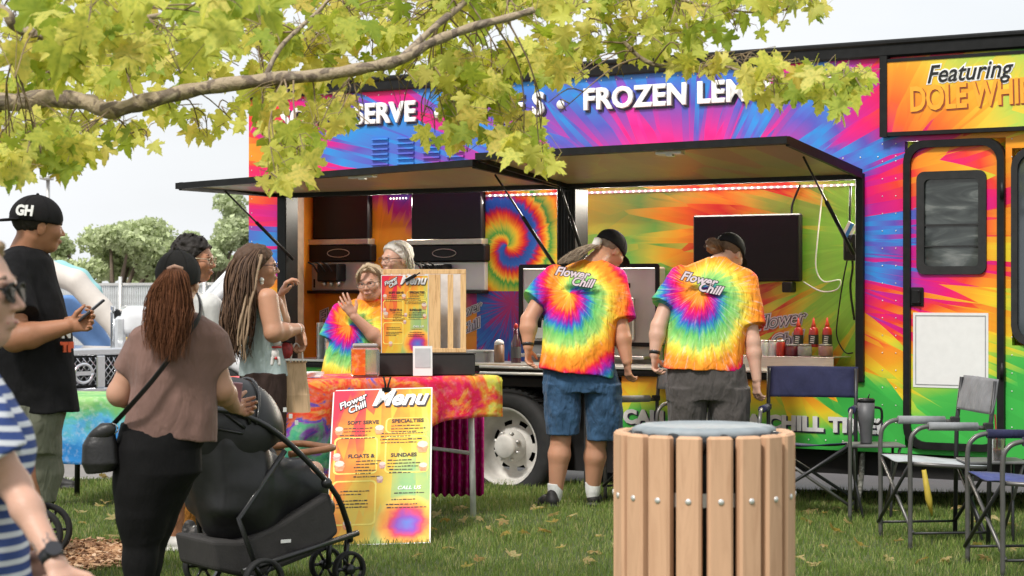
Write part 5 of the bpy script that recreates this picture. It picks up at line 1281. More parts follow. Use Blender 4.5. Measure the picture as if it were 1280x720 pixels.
# ============================================================ PEOPLE
def fv(yaw, pitch=0):
    """yaw 0 looks at the camera, 90 to the right of the picture, 180 away; pitch > 0 looks down"""
    y, p = R(yaw), R(pitch); return Vector((math.sin(y)*math.cos(p), -math.cos(y)*math.cos(p), -math.sin(p)))
def frame(f, roll=0):
    f = f.normalized(); r = f.cross(Vector((0,0,1))).normalized(); u = r.cross(f)
    if roll: q = R(roll); r, u = r*math.cos(q)+u*math.sin(q), u*math.cos(q)-r*math.sin(q)
    return r, f, u
def cols(r, f, u): return [[r[i], f[i], u[i]] for i in range(3)]
class Fig:
    def __init__(s, label, px, D, name='person', group=None, ground=0):
        s.D = D; s.b = Vector(((px-640)/F*D, D, ground)); s.th = thing(name, label, 'person' , s.b, 0, group); s.S = SD()
    def J(s, px, py, dy=0): return at(px, py, s.D+dy)
    def R_(s, px): return px/F*s.D
    def rows(s, rows):
        out = []
        for r in rows:
            py, xl, xr, ry = r[:4]; dy = r[4] if len(r) > 4 else 0
            a, b = s.J(xl, py, dy), s.J(xr, py, dy); out.append((a.z, (a.x+b.x)/2, s.D+dy, (b.x-a.x)/2, ry))
        return out
    def head(s, c, yaw, pitch=0, hh=.225, neck=None, nr=.055, roll=0):
        r, f, u = frame(fv(yaw, pitch), roll); s.c, s.r, s.f, s.u, s.hh = c, r, f, u, hh; M = cols(r, f, u); S = s.S
        P = lambda a, b, d: c + r*a*hh + f*b*hh + u*d*hh
        S.ell(P(0,-.07,.14), (.335*hh,.42*hh,.35*hh), .03, M)
        S.ell(P(0,.10,-.10), (.275*hh,.31*hh,.38*hh), .03, M)
        S.ell(P(0,.22,-.37), (.15*hh,.14*hh,.10*hh), .03, M)
        S.ell(P(0,.345,.09), (.21*hh,.06*hh,.04*hh), .02, M)
        S.cone(P(0,.37,.05), P(0,.475,-.115), .024*hh, .038*hh, .014)
        for e in (-1,1):
            S.ell(P(e*.045,.43,-.135), (.028*hh,.035*hh,.024*hh), .008, M)
            S.ell(P(e*.19,.28,-.10), (.09*hh,.09*hh,.09*hh), .03, M)
            S.ell(P(e*.335,-.04,-.04), (.028*hh,.085*hh,.14*hh), .006, M)
            S.ell(P(e*.13,.40,.02), (.075*hh,.05*hh,.045*hh), .008, M, sub=True)
        S.ell(P(0,.40,-.245), (.10*hh,.045*hh,.022*hh), .01, M); S.ell(P(0,.385,-.285), (.09*hh,.045*hh,.025*hh), .01, M)
        if neck is not None: S.cone(P(0,-.14,-.22), neck, nr, nr*1.15, .03); s.neck = neck
    def face(s, brow=(.08,.05,.03), lip=(.44,.20,.17)):
        P = lambda a, b, d: s.c + s.r*a*s.hh + s.f*b*s.hh + s.u*d*s.hh; h = s.hh
        for e in (-1,1):
            m = MB(); m.sphere(P(e*.135,.315,.015), .062*h, 12, 8); ey = m.build('eye', mat('eye_white',(.70,.68,.65),.2), s.th, s.b)
            m = MB(); m.sphere(P(e*.135,.358,.015), .028*h, 10, 6); m.build('iris', mat('iris_dark',(.03,.02,.015),.1), ey, s.b*0 + s.b)
            ey2 = bpy.data.objects[ey.name]
            S = SD(); S.chain([P(e*.05,.365,.105), P(e*.15,.375,.13), P(e*.24,.32,.10)], [.016*h,.02*h,.01*h], .004); S.build(.0045 if s.D < 9 else .006, 'eyebrow', mat('brow%.2f' % brow[0], brow, .8), s.th, s.b)
        m = MB(); m.tube([P(-.11,.385,-.262), P(-.04,.428,-.250), P(0,.436,-.256), P(.04,.428,-.250), P(.11,.385,-.262)], [.006*h,.017*h,.019*h,.017*h,.006*h], 8); m.build('lips', mat('lips%.2f' % lip[0], lip, .4), s.th, s.b)
    def glasses(s, mat_, rx=.125, dark=None):
        P = lambda a, b, d: s.c + s.r*a*s.hh + s.f*b*s.hh + s.u*d*s.hh; g = None
        m = MB()
        for e in (-1,1):
            m.tube([P(e*.15+rx*math.cos(q*.5236), .455-.03*abs(math.cos(q*.5236)), .0+.085*math.sin(q*.5236)) for q in range(13)], .0020, 6)
            m.tube([P(e*.27,.43,.03), P(e*.345,.15,.04), P(e*.345,-.06,.02)], .0028, 6)
        m.tube([P(-.03,.46,.02), P(.03,.46,.02)], .0025, 6)
        g = m.build('glasses', mat_, s.th, s.b)
        if dark:
            for e in (-1,1):
                m = MB(); n = 14; vs = [P(e*.15+rx*.97*math.cos(q*6.283/n), .45-.03*abs(math.cos(q*6.283/n)), .083*math.sin(q*6.283/n)) for q in range(n)]
                vs2 = [v + s.f*.002 for v in vs]; m.add(vs+vs2, [tuple(range(n)), tuple(range(n,2*n))[::-1]] + [(q,(q+1)%n,n+(q+1)%n,n+q) for q in range(n)]); m.build('lens', dark, g, s.b*0+s.b)
        return g
    def hair_cap(s, mat_, grow=1.08, front=.14, noise=(.010,60), low=-.25, vox=.006, back=1.0, name='hair'):
        """short hair as a rough shell over the skull, kept off the face"""
        c, r, f, u, h = s.c, s.r, s.f, s.u, s.hh; S = SD(); M = cols(r, f, u)
        S.ell(c + f*(-.08*h) + u*.14*h, (.335*h*grow+.006,.42*h*grow*back+.006,.35*h*grow+.008), 0, M)
        def cut(X, Y, Z):
            x, y, z = X-c[0], Y-c[1], Z-c[2]; F_ = x*f[0]+y*f[1]+z*f[2]; U = x*u[0]+y*u[1]+z*u[2]
            return np.maximum((F_ - front*h) - .9*(U - .10*h), (low*h - U) + 0*F_)*.75
        return S.build(vox, name, mat_, s.th, s.b, noise=[(noise[0], noise[1], noise[1], noise[1]), (noise[0]*.6, noise[1]*2.2, noise[1]*2.2, noise[1]*2.2)], cut=cut)
    def cap(s, mat_, brim=1, low=.02, tilt=.0, grow=1.17, vox=.006, blen=.30):
        c, r, f, u, h = s.c, s.r, s.f, s.u, s.hh; S = SD(); M = cols(r, f, u)
        S.ell(c + f*(-.07*h) + u*.13*h, (.335*h*grow+.004,.42*h*grow*.99+.004,.37*h*grow+.006), 0, M)
        def cut(X, Y, Z):
            x, y, z = X-c[0], Y-c[1], Z-c[2]; F_ = x*f[0]+y*f[1]+z*f[2]; U = x*u[0]+y*u[1]+z*u[2]
            return (low*h + tilt*F_ - U)
        o = S.build(vox, 'cap', mat_, s.th, s.b, cut=cut)
        B = SD(); d = f*brim; c0 = c + d*(.34*h) + f*(-.07*h if brim > 0 else -.07*h) + u*(low*h + .045*h); e = c0 + d*blen*h - u*(.05*h)
        B.ell((c0+e)/2, (.30*h,.30*h,.030*h), .01, cols(*frame((e-c0)))); B.build(vox, 'brim', mat_, o, s.b*0 + s.b)
        a_, b_, c_ = .335*h*grow+.0045, .42*h*grow*.99+.0045, .37*h*grow+.0065; cc_ = c + f*(-.07*h) + u*.13*h; m = MB()
        for q in range(3):
            az = q*math.pi/3 + .26; pts = []
            for w in range(25):
                el = math.pi*w/24; v = (math.cos(az)*math.cos(el), math.sin(az)*math.cos(el), math.sin(el)); P_ = cc_ + r*v[0]*a_ + f*v[1]*b_ + u*v[2]*c_
                if (P_-c).dot(u) > low*h + tilt*(P_-c).dot(f) + .012: pts.append(P_)
            if len(pts) > 2: m.tube(pts, .0016, 4)
        m.build('seam', mat_, o, s.b*0+s.b)
        m = MB(); m.sphere(c - f*.07*h + u*(.13*h + .37*h*grow+.008), .008, 8, 6); m.build('button', mat_, o, s.b*0+s.b)
        return o
    def limb(s, pts, rads, k=.02): s.S.chain(pts, rads, k)
    def arm(s, sh, el, wr, r=(.055,.045,.040,.027), k=.02):
        mid = el.lerp(wr, .3); s.S.cone(sh, el, r[0], r[1], k); s.S.cone(el, mid, r[1], r[2]*1.08, k); s.S.cone(mid, wr, r[2]*1.08, r[3], k)
    def hand(s, wr, d, side, curl=20, sc=1.0, spread=1.0, thumb=.5, tcurl=None, curls=None):
        """wr wrist, d along the palm, side towards the thumb"""
        d = d.normalized(); side = (side - d*side.dot(d)).normalized(); n = d.cross(side).normalized(); S = s.S
        S.cone(wr, wr + d*.035*sc, .024*sc, .030*sc, .012, fl=(tuple(n), .62))
        S.cone(wr + d*.035*sc + side*.004, wr + d*.080*sc + side*.016*sc, .028*sc, .020*sc, .010, fl=(tuple(n), .48))
        S.cone(wr + d*.035*sc - side*.004, wr + d*.076*sc - side*.020*sc, .028*sc, .019*sc, .010, fl=(tuple(n), .48))
        for i, (o, L_) in enumerate(((.030,.068),(.010,.077),(-.011,.071),(-.031,.056))):
            p = wr + d*(.088 - abs(i-1)*.004)*sc + side*o*sc; dd = (d + side*o*3.2*spread).normalized(); a = R((curls[i] if curls else curl)*(1+.12*i))
            for j, q in enumerate((.45,.32,.25)):
                ax = dd.cross(n); dd = (dd*math.cos(a) + n*math.sin(a)).normalized(); e = p + dd*L_*q*sc; n2 = (n*math.cos(a) - d*0).normalized()
                S.cone(p, e, (.0092-.0008*j)*sc, (.0086-.0012*j)*sc, .003); p = e
                n = (n - dd*n.dot(dd)).normalized()
            n = d.cross(side).normalized()
        t0 = wr + d*.025*sc + side*.022*sc; td = (d*.62 + side*.75*thumb*1.6 + n*.35).normalized(); t1 = t0 + td*.040*sc; t2 = t1 + (td*.8 + d*.5 + n*.1).normalized()*.032*sc
        S.cone(t0, t1, .0135*sc, .011*sc, .008); S.cone(t1, t2, .0105*sc, .008*sc, .004)
    def leg(s, hip, knee, ankle, r=(.085,.058,.062,.038), k=.02):
        calf = knee.lerp(ankle, .32); s.S.cone(hip, knee, r[0], r[1], k); s.S.cone(knee, calf, r[1], r[2], k); s.S.cone(calf, ankle, r[2], r[3], k)
    def build(s, mat_, vox=.0055): s.body_o = s.S.build(vox, 'body', mat_, s.th, s.b); return s.body_o
    def cloth(s, name, S, mat_, vox=.007, noise=((.007, 13, 13, 5), (.0035, 36, 36, 13)), cut=None, parent=None):
        return S.build(vox, name, mat_, parent or s.th, s.b, noise=noise, cut=cut)
    def shoe(s, heel, d, mat_, L_=.27, w=.046, h=.07, sole=None, name='shoe'):
        """heel on the ground, d pointing to the toe"""
        d = Vector((d[0], d[1], 0)).normalized(); r = Vector((-d.y, d.x, 0)); z = Vector((0,0,1)); S = SD()
        S.cone(heel + d*.045 + z*.045, heel + d*L_*.55 + z*.038, .040, .040, .02); S.cone(heel + d*L_*.55 + z*.036, heel + d*(L_-.045) + z*.030, .042, .030, .02); S.cone(heel + d*.05 + z*.05, heel + d*.06 + z*(h+.015), .036, .034, .015)
        S.box(heel + d*L_*.5 + z*.012, (L_*.5, w*.95, .012), .01, .006, [[d[i], r[i], z[i]] for i in range(3)])
        o = S.build(.006, name, mat_, s.th, s.b, cut=lambda X,Y,Z: (s.b.z+.002 - Z) + 0*X + 0*Y)
        m = MB(); p = heel
        pts = []
        for k in range(3): q = heel + d*(L_*(.42+.10*k)) + z*(.083-.010*k); m.tube([q - r*.022, q + z*.004, q + r*.022], .0035, 6)
        lc = m.build('laces', sole or mat_, o, s.b*0+s.b); 
        return o
def strands(fig, name, paths, n, s0, s1, rad, wav, mat_, seed=1, seg=12, parent=None, sides=4, clump=0):
    """many thin locks following one of the given centre paths"""
    rs = random.Random(seed); m = MB()
    for i in range(n):
        P = smooth_path(paths[i % len(paths)], 4); a = rs.uniform(0, 6.283); q = rs.random()**.6; ph = rs.uniform(0, 6.283); fr = rs.uniform(1.5, 3.5); L_ = rs.uniform(.72, 1.0)
        pts = []; rr = []
        for k in range(seg+1):
            t = k/seg*L_; x = t*(len(P)-1); j = min(int(x), len(P)-2); p = P[j].lerp(P[j+1], x-j); sp = s0 + (s1-s0)*math.sin(min(t*1.25,1)*math.pi*.62)
            w = wav*t; off = Vector((math.cos(a)*q*sp + w*math.sin(ph+t*fr*6.283), math.sin(a)*q*sp*.8 + w*math.cos(ph*1.7+t*fr*6.283), .3*w*math.sin(ph*2+t*fr*9)))
            pts.append(p + off); rr.append(rad*(1-.75*max(0,t-.4)/.6)*(.6 if k == 0 else 1))
        m.tube(pts, rr, sides, False)
    o = m.build(name, mat_, parent or fig.th, fig.b); o['kind'] = 'stuff' if name.endswith('strands') else ''; 
    if not o['kind']: del o['kind']
    return o
def hair_mat(name, a, b):
    if name in _MC: return _MC[name]
    t = NT(name); gi = t.new('ShaderNodeNewGeometry').outputs['Random Per Island']
    c = t.ramp(t.math('ADD', t.math('MULTIPLY', gi, .7), t.math('MULTIPLY', t.noise(60, 3), .4)), [(.2,a),(.85,b)]); t.base(c, .6, 0, .25); t.bump(t.noise(240, 3, t.map((1,1,.15))), .5, .004); _MC[name] = t.m; return t.m
SK_TAN = skin('skin_tan', (.50,.25,.145)); SK_LIGHT = skin('skin_light', (.56,.33,.23)); SK_WARM = skin('skin_warm', (.54,.30,.19)); SK_PALE = skin('skin_pale', (.62,.40,.30))
M_BSHOE = mat('shoe_black', (.015,.014,.013), .6); M_SOCK = mat('sock_white', (.72,.72,.70), .9, bump=.5, bscale=300); M_BAND = mat('watch_black', (.015,.015,.016), .4)
M_CAPB = fabric('cap_black', (.018,.017,.018), .15); M_CAPC = fabric('cap_charcoal', (.035,.033,.034), .15)
def wristband(fig, wr, el, name='watch', rad=.031, w=.012, face=None, par=None):
    d = (wr-el).normalized(); m = MB(); c = wr - d*.02; m.tube([c - d*w, c + d*w], rad, 18, True); o = m.build(name, M_BAND, fig.th, fig.b)
    if face is not None:
        n = (face - d*face.dot(d)).normalized(); m = MB(); m.tube([c + n*(rad-.002), c + n*(rad+.008)], .017, 14); m.build('watch_face', mat('watch_glass',(.03,.03,.035),.1), o, fig.b*0+fig.b)
    return o

M_STK2 = mat('print_pale_pink', (.80,.66,.72), .7)
def spiral_shirt(name, cx, cz, period, phase, hand=1, **kw): return mat_spiral(name, (cx, cz), period, 1, phase=phase, hand=hand, **kw)
def back_logo(g, px, py, w_px, tilt, dy, size=.075):
    p = g.J(px, py, dy) - g.b
    for k, (wd, dx, dz) in enumerate((('Flower', 0, 0), ('Chill', size*1.35, -size*.86))):
        for (mt_, of, dd) in ((M_INK, .0065, 0), (M_STK2, .0022, -.0015)):
            o = text_mesh(wd, size, mt_, g.shirt, (p.x+dx, p.y+dd, p.z+dz), ext=.0015, offset=of, shear=.35, ry=tilt)
            sw = o.modifiers.new('drape','SHRINKWRAP'); sw.target = g.shirt; sw.wrap_method = 'PROJECT'; sw.use_project_y = True; sw.use_positive_direction = True; sw.use_negative_direction = True; sw.use_project_z = True
            sw.use_project_z = False; sw.use_project_y = False; sw.use_project_x = False
            o.modifiers.remove(sw)

# ---- man in blue shorts, back to the camera
g = Fig('man seen from behind in tie-dye shirt, black cap and blue denim shorts', 722, 12.93); J = g.J
g.head(J(763,314,.34), 128, 38, .235, J(741,332,.20), .062)
for q in (-1,): pass
g.S.stack(g.rows([(340,700,762,.09,.16),(380,698,755,.10,.10),(455,692,760,.10,.02),(478,698,756,.09,0)]), .03)
EL, WL = J(661,400,.02), J(660,434,-.02); g.arm(J(690,350,.12), EL, WL, (.058,.050,.050,.032)); g.hand(WL + Vector((0,0,-.0)), Vector((.03,.05,-1)), Vector((.5,.85,0)), 26)
ER, WR = J(776,412,.05), J(784,452,.0); g.arm(J(768,352,.12), ER, WR, (.058,.052,.050,.033)); g.hand(WR, Vector((.08,.08,-1)), Vector((-.5,.85,0)), 26)
g.leg(J(706,480), J(701,548,.02), J(695,612,.02), (.07,.062,.070,.044)); g.leg(J(748,480), J(745,552,.06), J(741,610,.10), (.07,.062,.070,.044))
g.build(SK_WARM)
S = SD(); S.stack(g.rows([(324,728,752,.06,.22),(330,714,764,.09,.20),(337,698,775,.115,.18),(346,686,782,.13,.16),(365,682,781,.145,.12),(395,681,772,.155,.07),(430,678,768,.155,.03),(466,673,768,.160,.0)]), .02, 2.4, tilt=-.12)
S.cone(J(694,346,.14), J(666,377,.06), .080, .092, .03, cap=True); S.cone(J(768,350,.14), J(778,401,.06), .082, .092, .03, cap=True)
sc_ = J(722,372)-g.b
g.shirt = g.cloth('shirt', S, spiral_shirt('tie_dye_back_a', sc_.x-.05, sc_.z+.03, .37, .728, lag=True, fa=7), .0065)
back_logo(g, 693, 343, 65, 8, -.062)
S = SD(); S.stack(g.rows([(452,680,768,.135,.02),(475,680,774,.14,.02),(490,680,776,.13,.02)]), .02, 2.4)
S.stack(g.rows([(480,680,727,.12,.02),(515,680,727,.11,.02),(543,683,724,.10,.02)]), .02, 2.4); S.stack(g.rows([(480,729,777,.12,.02),(515,731,779,.11,.03),(550,733,778,.10,.05)]), .02, 2.4)
g.cloth('shorts', S, fabric('denim', (.035,.085,.165), .7, 9, 900, .35), .0065, ((.006,14,14,7),(.003,44,44,30)))
m = MB(); m.box(-.03,.03,-.17,-.155,0,.09, Matrix.Translation(J(752,486)-Vector((0,0,0)))@Matrix.Identity(4)); 
for (x, y, dy, dx) in ((694,611,.02,0),(741,609,.10,0)):
    S = SD(); a = J(x,y,dy); S.cone(a + Vector((0,0,-.02)), a + Vector((0,0,.035)), .046, .050, .01, cap=True); S.cone(a+Vector((0,0,-.05)), a, .042, .046, .01); S.build(.006, 'sock', M_SOCK, g.th, g.b)
g.shoe(Vector((J(694,600).x, 12.86, 0)), (-.35, .9), M_BSHOE); g.shoe(Vector((J(741,600).x, 12.98, 0)), (.15, .95), M_BSHOE)
o = g.cap(M_CAPB, 1, low=.06, blen=.36)
HG = hair_mat('hair_grey_brown', (.12,.085,.055), (.42,.33,.24))
g.hair_cap(HG, .99, front=-.02, low=-.42, noise=(.004,60))
strands(g, 'ponytail', [[J(752,304,.30), J(742,306,.25), J(728,312,.14), J(714,322,.06), J(706,330,.03)]], 420, .028, .055, .0019, .014, HG, 5)
m = MB(); m.tube([J(748,300,.27), J(744,309,.24)], .030, 12); m.build('hair_tie', mat('tie_white',(.7,.66,.6),.8), g.th, g.b)
wristband(g, WL, EL, 'wristband', .037)

# ---- person in grey trousers with a bun
g = Fig('person seen from behind in tie-dye shirt and grey trousers, hair in a bun', 885, 12.6); J = g.J
g.head(J(912,318,.30), 140, 35, .225, J(893,334,.18), .056)
g.S.stack(g.rows([(345,858,920,.09,.14),(400,850,905,.10,.06),(470,855,915,.10,0),(485,858,912,.09,0)]), .03)
EL, WL = J(823,408,.02), J(818,444,-.02); g.arm(J(846,350,.12), EL, WL, (.055,.047,.045,.030)); g.hand(WL, Vector((.05,.1,-1)), Vector((.5,.85,0)), 38)
ER, WR = J(941,428,.02), J(946,474,-.02); g.arm(J(930,355,.10), ER, WR, (.055,.046,.042,.029)); g.hand(WR, Vector((.0,.08,-1)), Vector((-.5,.85,0)), 24)
g.leg(J(860,490), J(852,575,.05), J(848,636,.05), (.07,.065,.06,.04)); g.leg(J(912,490), J(915,575,.0), J(914,640,.0), (.07,.065,.06,.04))
g.build(SK_PALE)
S = SD(); S.stack(g.rows([(322,884,908,.06,.20),(329,866,918,.085,.18),(336,850,932,.11,.16),(346,840,944,.125,.14),(365,838,946,.135,.10),(395,836,936,.140,.06),(430,832,930,.145,.03),(462,828,927,.150,.0)]), .02, 2.4, tilt=-.05)
S.cone(J(850,346,.12), J(828,382,.04), .072, .082, .03, cap=True); S.cone(J(932,352,.12), J(941,408,.04), .076, .088, .03, cap=True)
sc_ = J(878,366)-g.b
g.shirt = g.cloth('shirt', S, spiral_shirt('tie_dye_back_b', sc_.x-.01, sc_.z+.02, .43, .80, lag=True, fa=11, white=.7), .0065)
back_logo(g, 850, 349, 70, 12, -.055, .078)
S = SD(); S.stack(g.rows([(455,835,930,.13,0),(480,834,934,.14,0),(500,834,936,.13,0)]), .02, 2.4)
S.stack(g.rows([(485,834,886,.13,0),(560,836,880,.11,.02),(640,838,866,.09,.05)]), .02, 2.3); S.stack(g.rows([(485,882,937,.13,0),(560,893,936,.11,0),(642,902,930,.09,0)]), .02, 2.3)
g.cloth('trousers', S, fabric('charcoal_twill', (.075,.066,.062), .6, 8), .0065, ((.007,12,12,6),(.003,40,40,22)))
g.shoe(Vector((J(848,600).x, 12.62, 0)), (-.2,.95), M_BSHOE); g.shoe(Vector((J(914,600).x, 12.56, 0)), (.2,.95), M_BSHOE)
HB_ = hair_mat('hair_brown', (.085,.05,.03), (.24,.15,.09))
g.hair_cap(HB_, .99, front=.02, low=-.36, noise=(.004,60))
o = g.cap(M_CAPB, 1, low=.10, blen=.34)
S = SD(); bc_ = J(893,308,.22); S.ell(bc_, (.052,.045,.050), .01); S.ell(bc_+Vector((-.02,0,.028)), (.03,.03,.026), .015); S.build(.0055, 'hair_bun', HB_, g.th, g.b, noise=[(.008,55,55,55),(.004,130,130,130)])
strands(g, 'loose_hair', [[J(905,318,.25), J(897,308,.18), J(890,300,.2), J(886,310,.2)]], 50, .02, .035, .002, .012, HB_, 6)
wristband(g, WL, EL, 'watch', .034, .014)

# ---- woman with the ponytail (brown shirt)
g = Fig('woman with long auburn ponytail, black cap, mauve-brown shirt and crossbody bag', 205, 8.1); J = g.J
g.head(J(224,352,.02), 172, -2, .215, J(226,398,.0), .055)
g.S.stack(g.rows([(410,180,258,.08),(480,172,258,.09),(560,168,240,.09),(600,166,232,.09)]), .03)
EL, WL = J(150,492,.02), J(178,500,.30); g.arm(J(178,430,.0), EL, WL, (.048,.050,.045,.030)); g.hand(WL, Vector((.5,.7,.05)), Vector((0,.2,1)), 30)
ER, WR = J(276,486,.03), J(292,508,.34); g.arm(J(262,430,0), ER, WR, (.048,.048,.044,.029)); g.hand(WR, Vector((.35,.85,-.1)), Vector((-.3,0,1)), 45, curls=None)
g.leg(J(178,600), J(175,695,-.0), J(176,795,.04), (.072,.050,.048,.034)); g.leg(J(208,600,.04), J(184,695,.10), J(184,795,.12), (.072,.048,.046,.034))
g.build(SK_LIGHT, .005)
S = SD(); S.stack(g.rows([(388,214,240,.06),(395,196,256,.085),(404,180,268,.11),(418,166,280,.12),(440,160,282,.125),(480,164,274,.12),(515,158,272,.12),(546,152,270,.125)]), .02, 2.3, tilt=-.10)
S.cone(J(180,428), J(157,466,.02), .064, .064, .04, cap=True); S.cone(J(262,428), J(276,460,.02), .066, .066, .04, cap=True)
g.cloth('shirt', S, fabric('mauve_brown_cotton', (.215,.125,.105), .5, 7, 800, .08), .006, ((.006,9,9,5),(.003,30,30,12)))
S = SD(); S.stack(g.rows([(528,152,270,.115),(560,144,251,.135),(590,143,252,.14),(615,145,228,.125),(645,150,212,.10),(668,160,200,.05)]), .05, 2.2)
S.chain([J(176,605,.0), J(177,650,0), J(175,700,0), J(173,745,.0), J(176,790,.04)], [.100,.088,.062,.058,.043], .04); S.chain([J(210,600,.04), J(193,650,.08), J(183,700,.10), J(180,745,.11), J(184,790,.12)], [.098,.080,.060,.056,.043], .03)
g.cloth('leggings', S, fabric('leggings_black', (.010,.0095,.010), .12, 14, 900, .1, .7), .006, ((.0015,20,20,10),))
g.shoe(Vector((J(176,790).x, 8.06, 0)), (-.1,1), M_BSHOE); g.shoe(Vector((J(186,790).x, 8.19, 0)), (.2,1), M_BSHOE)
HA = hair_mat('hair_auburn', (.060,.020,.010), (.27,.105,.050))
g.hair_cap(HA, 1.0, front=.05, low=-.52, noise=(.004,60))
g.cap(M_CAPC, 1, low=-.02, tilt=.15, blen=.28)
tp0 = J(219,336,-.14)
S = SD(); S.chain([J(219,340,-.14), J(214,372,-.15), J(209,408,-.145), J(207,436,-.14)], [.018,.046,.048,.020], .03); S.build(.006, 'ponytail_core', HA, g.th, g.b, noise=[(.008,40,40,9)])
strands(g, 'ponytail', [[tp0, J(215,342,-.18), J(213,375,-.17), J(210,410,-.17), J(207,455,-.16)], [tp0, J(222,344,-.19), J(224,380,-.18), J(221,410,-.18), J(216,452,-.17)], [tp0, J(211,345,-.17), J(200,372,-.16), J(196,405,-.16), J(195,440,-.15)]], 1500, .014, .058, .0013, .010, HA, 7, 16)
m = MB(); m.tube([tp0+Vector((-.028,-.0,.0)), tp0+Vector((0,-.02,.01)), tp0+Vector((.028,0,.0))], .008, 8); m.build('hair_tie', mat('tie_peach',(.70,.42,.32),.7), g.th, g.b)
# crossbody bag: strap over the back, bag at the left hip
bag = thing('crossbody_bag', 'black crossbody bag hanging at the hip of the ponytail woman', 'bag', J(128,565,-.05)); bo = bag.location.copy()
S = SD(); S.stack([(at(0,590,8.05).z, J(130,590).x, 8.02, .052, .05),(at(0,578,8.05).z, J(132,578).x, 8.02, .075, .06),(at(0,555,8.05).z, J(131,555).x, 8.02, .070, .05),(at(0,540,8.05).z, J(134,540).x, 8.02, .050, .035),(at(0,528,8.05).z, J(140,528).x, 8.02, .03, .02)], .02)
S.build(.006, 'pouch', mat('bag_leather',(.012,.011,.011),.42,bump=.3), bag, bo, noise=[(.006,12,12,10)])
S = SD(); S.ell(J(128,541,-.10), (.060,.022,.032), .01, cols(*frame(Vector((0,1,0)),25))); S.build(.006, 'flap', mat('bag_leather',(.012,.011,.011)), bag, bo)
m = MB(); m.tube(smooth_path([J(142,530,-.06), J(165,505,-.16), J(195,470,-.17), J(225,430,-.165), J(247,400,-.12), J(252,384,-.04)],5), .016, 8, flat=.25); m.build('strap', mat('bag_strap',(.016,.014,.015),.7), bag, bo)
m = MB(); m.tube([J(141,536,-.09)+Vector((.02*math.cos(q*.5236),0,.02*math.sin(q*.5236))) for q in range(13)], .003, 6); m.build('ring', M_CHR, bag, bo)
m = MB(); m.box(-.03,.03,-.008,.008,-.045,.045, bev=.004); o = m.build('mobile_phone', mat('phone_pink',(.36,.18,.22),.35)); tag(o, 'dusty pink mobile phone in the hand on the stroller handle', 'mobile phone'); o.location = J(293,491,.36); o.rotation_euler = (.2,.1,.2)

# ---- cap man with a phone
g = Fig('man in backward black cap and black t-shirt looking to the right, holding a phone', 40, 9.4); J = g.J
g.head(J(49,283,.0), 118, 4, .245, J(30,320,.0), .066)
g.S.stack(g.rows([(325,2,62,.11),(400,-5,76,.11),(500,0,76,.11)]), .03)
EL, WL = J(18,424,-.24), J(84,408,-.22); g.arm(J(18,345,-.14), EL, WL, (.066,.056,.054,.034)); g.hand(WL, Vector((.9,.15,.18)), Vector((.1,.3,1)), 34, sc=1.05, spread=.6)
g.arm(J(54,350,.12), J(58,420,.10), J(88,404,-.04), (.06,.05,.05,.033)); g.hand(J(88,404,-.04), Vector((.9,-.1,.2)), Vector((0,.5,.8)), 40)
g.leg(J(28,560,-.05), J(40,640,-.05), J(22,730,-.02), (.075,.06,.065,.045)); g.leg(J(50,560,.1), J(34,640,.10), J(18,730,.12), (.075,.06,.065,.045))
g.build(SK_TAN, .005)
S = SD(); S.stack(g.rows([(307,18,44,.07),(314,4,56,.11),(324,-14,64,.13),(345,-22,68,.15),(380,-20,78,.155),(420,-16,88,.16),(470,-12,94,.16),(516,-8,98,.165)]), .02, 2.3, tilt=.03)
S.cone(J(10,340,-.12), J(22,396,-.22), .088, .100, .04, cap=True)
g.cloth('t_shirt', S, fabric('black_cotton', (.018,.0175,.019), .5, 6, 800, .2), .007, ((.008,9,9,5),(.003,30,30,14)))
S = SD(); S.stack(g.rows([(505,-6,86,.16),(545,-2,76,.16),(565,2,74,.15)]), .02, 2.3)
S.chain([J(45,555,0), J(52,590,0), J(47,624,0)], [.105,.088,.082], .03); S.chain([J(20,555,.1), J(20,600,.1), J(18,640,.1)], [.11,.09,.082], .03)
g.cloth('shorts', S, fabric('olive_cotton', (.19,.195,.145), .6, 8, 800, .12), .007, ((.007,12,12,5),(.003,40,40,16)), cut=lambda X,Y,Z: (at(0,627,9.4).z - Z) + 0*X + 0*Y)
g.shoe(Vector((J(20,730).x,9.35,0)), (.9,.3), M_BSHOE); g.shoe(Vector((J(16,730).x,9.55,0)), (.9,.4), M_BSHOE)
g.hair_cap(hair_mat('hair_black',(.008,.007,.006),(.035,.028,.022)), 1.01, front=.12, low=-.30, noise=(.003,90))
g.face((.02,.015,.012), (.36,.13,.10))
cp_ = g.cap(M_CAPB, -1, low=.06, tilt=-.05, blen=.34)
p = g.c - g.r*0 ; 
o = text_mesh('GH', .065, M_LET, cp_, (0,0,0), ext=.002, offset=.003)
q_ = J(19,268,-.118) - g.b; o.location = (q_.x, q_.y, q_.z); o.rotation_euler = (R(82), R(4), R(-22)); o.name = 'lettering'
q_ = J(74,432,-.10) - g.b
for (wd, py, sz, mt) in (('T', 0, .05, M_LET),):
    pass
o = text_mesh('TF', .055, mat('print_orange',(.80,.12,.04),.6), g.th, (J(77,438,-.12).x-g.b.x, J(76,434,-.125).y-g.b.y, J(76,438).z-g.b.z), ext=.004, offset=.005, rz=42)
o = text_mesh('N', .06, M_LET, g.th, (J(77,421,-.12).x-g.b.x, J(76,419,-.125).y-g.b.y, J(76,421).z-g.b.z), ext=.004, offset=.004, rz=42)
m = MB(); M_ = Matrix.Translation(J(110,386,-.02)) @ Matrix.Rotation(R(-52),4,'Y') @ Matrix.Rotation(R(20),4,'Z')
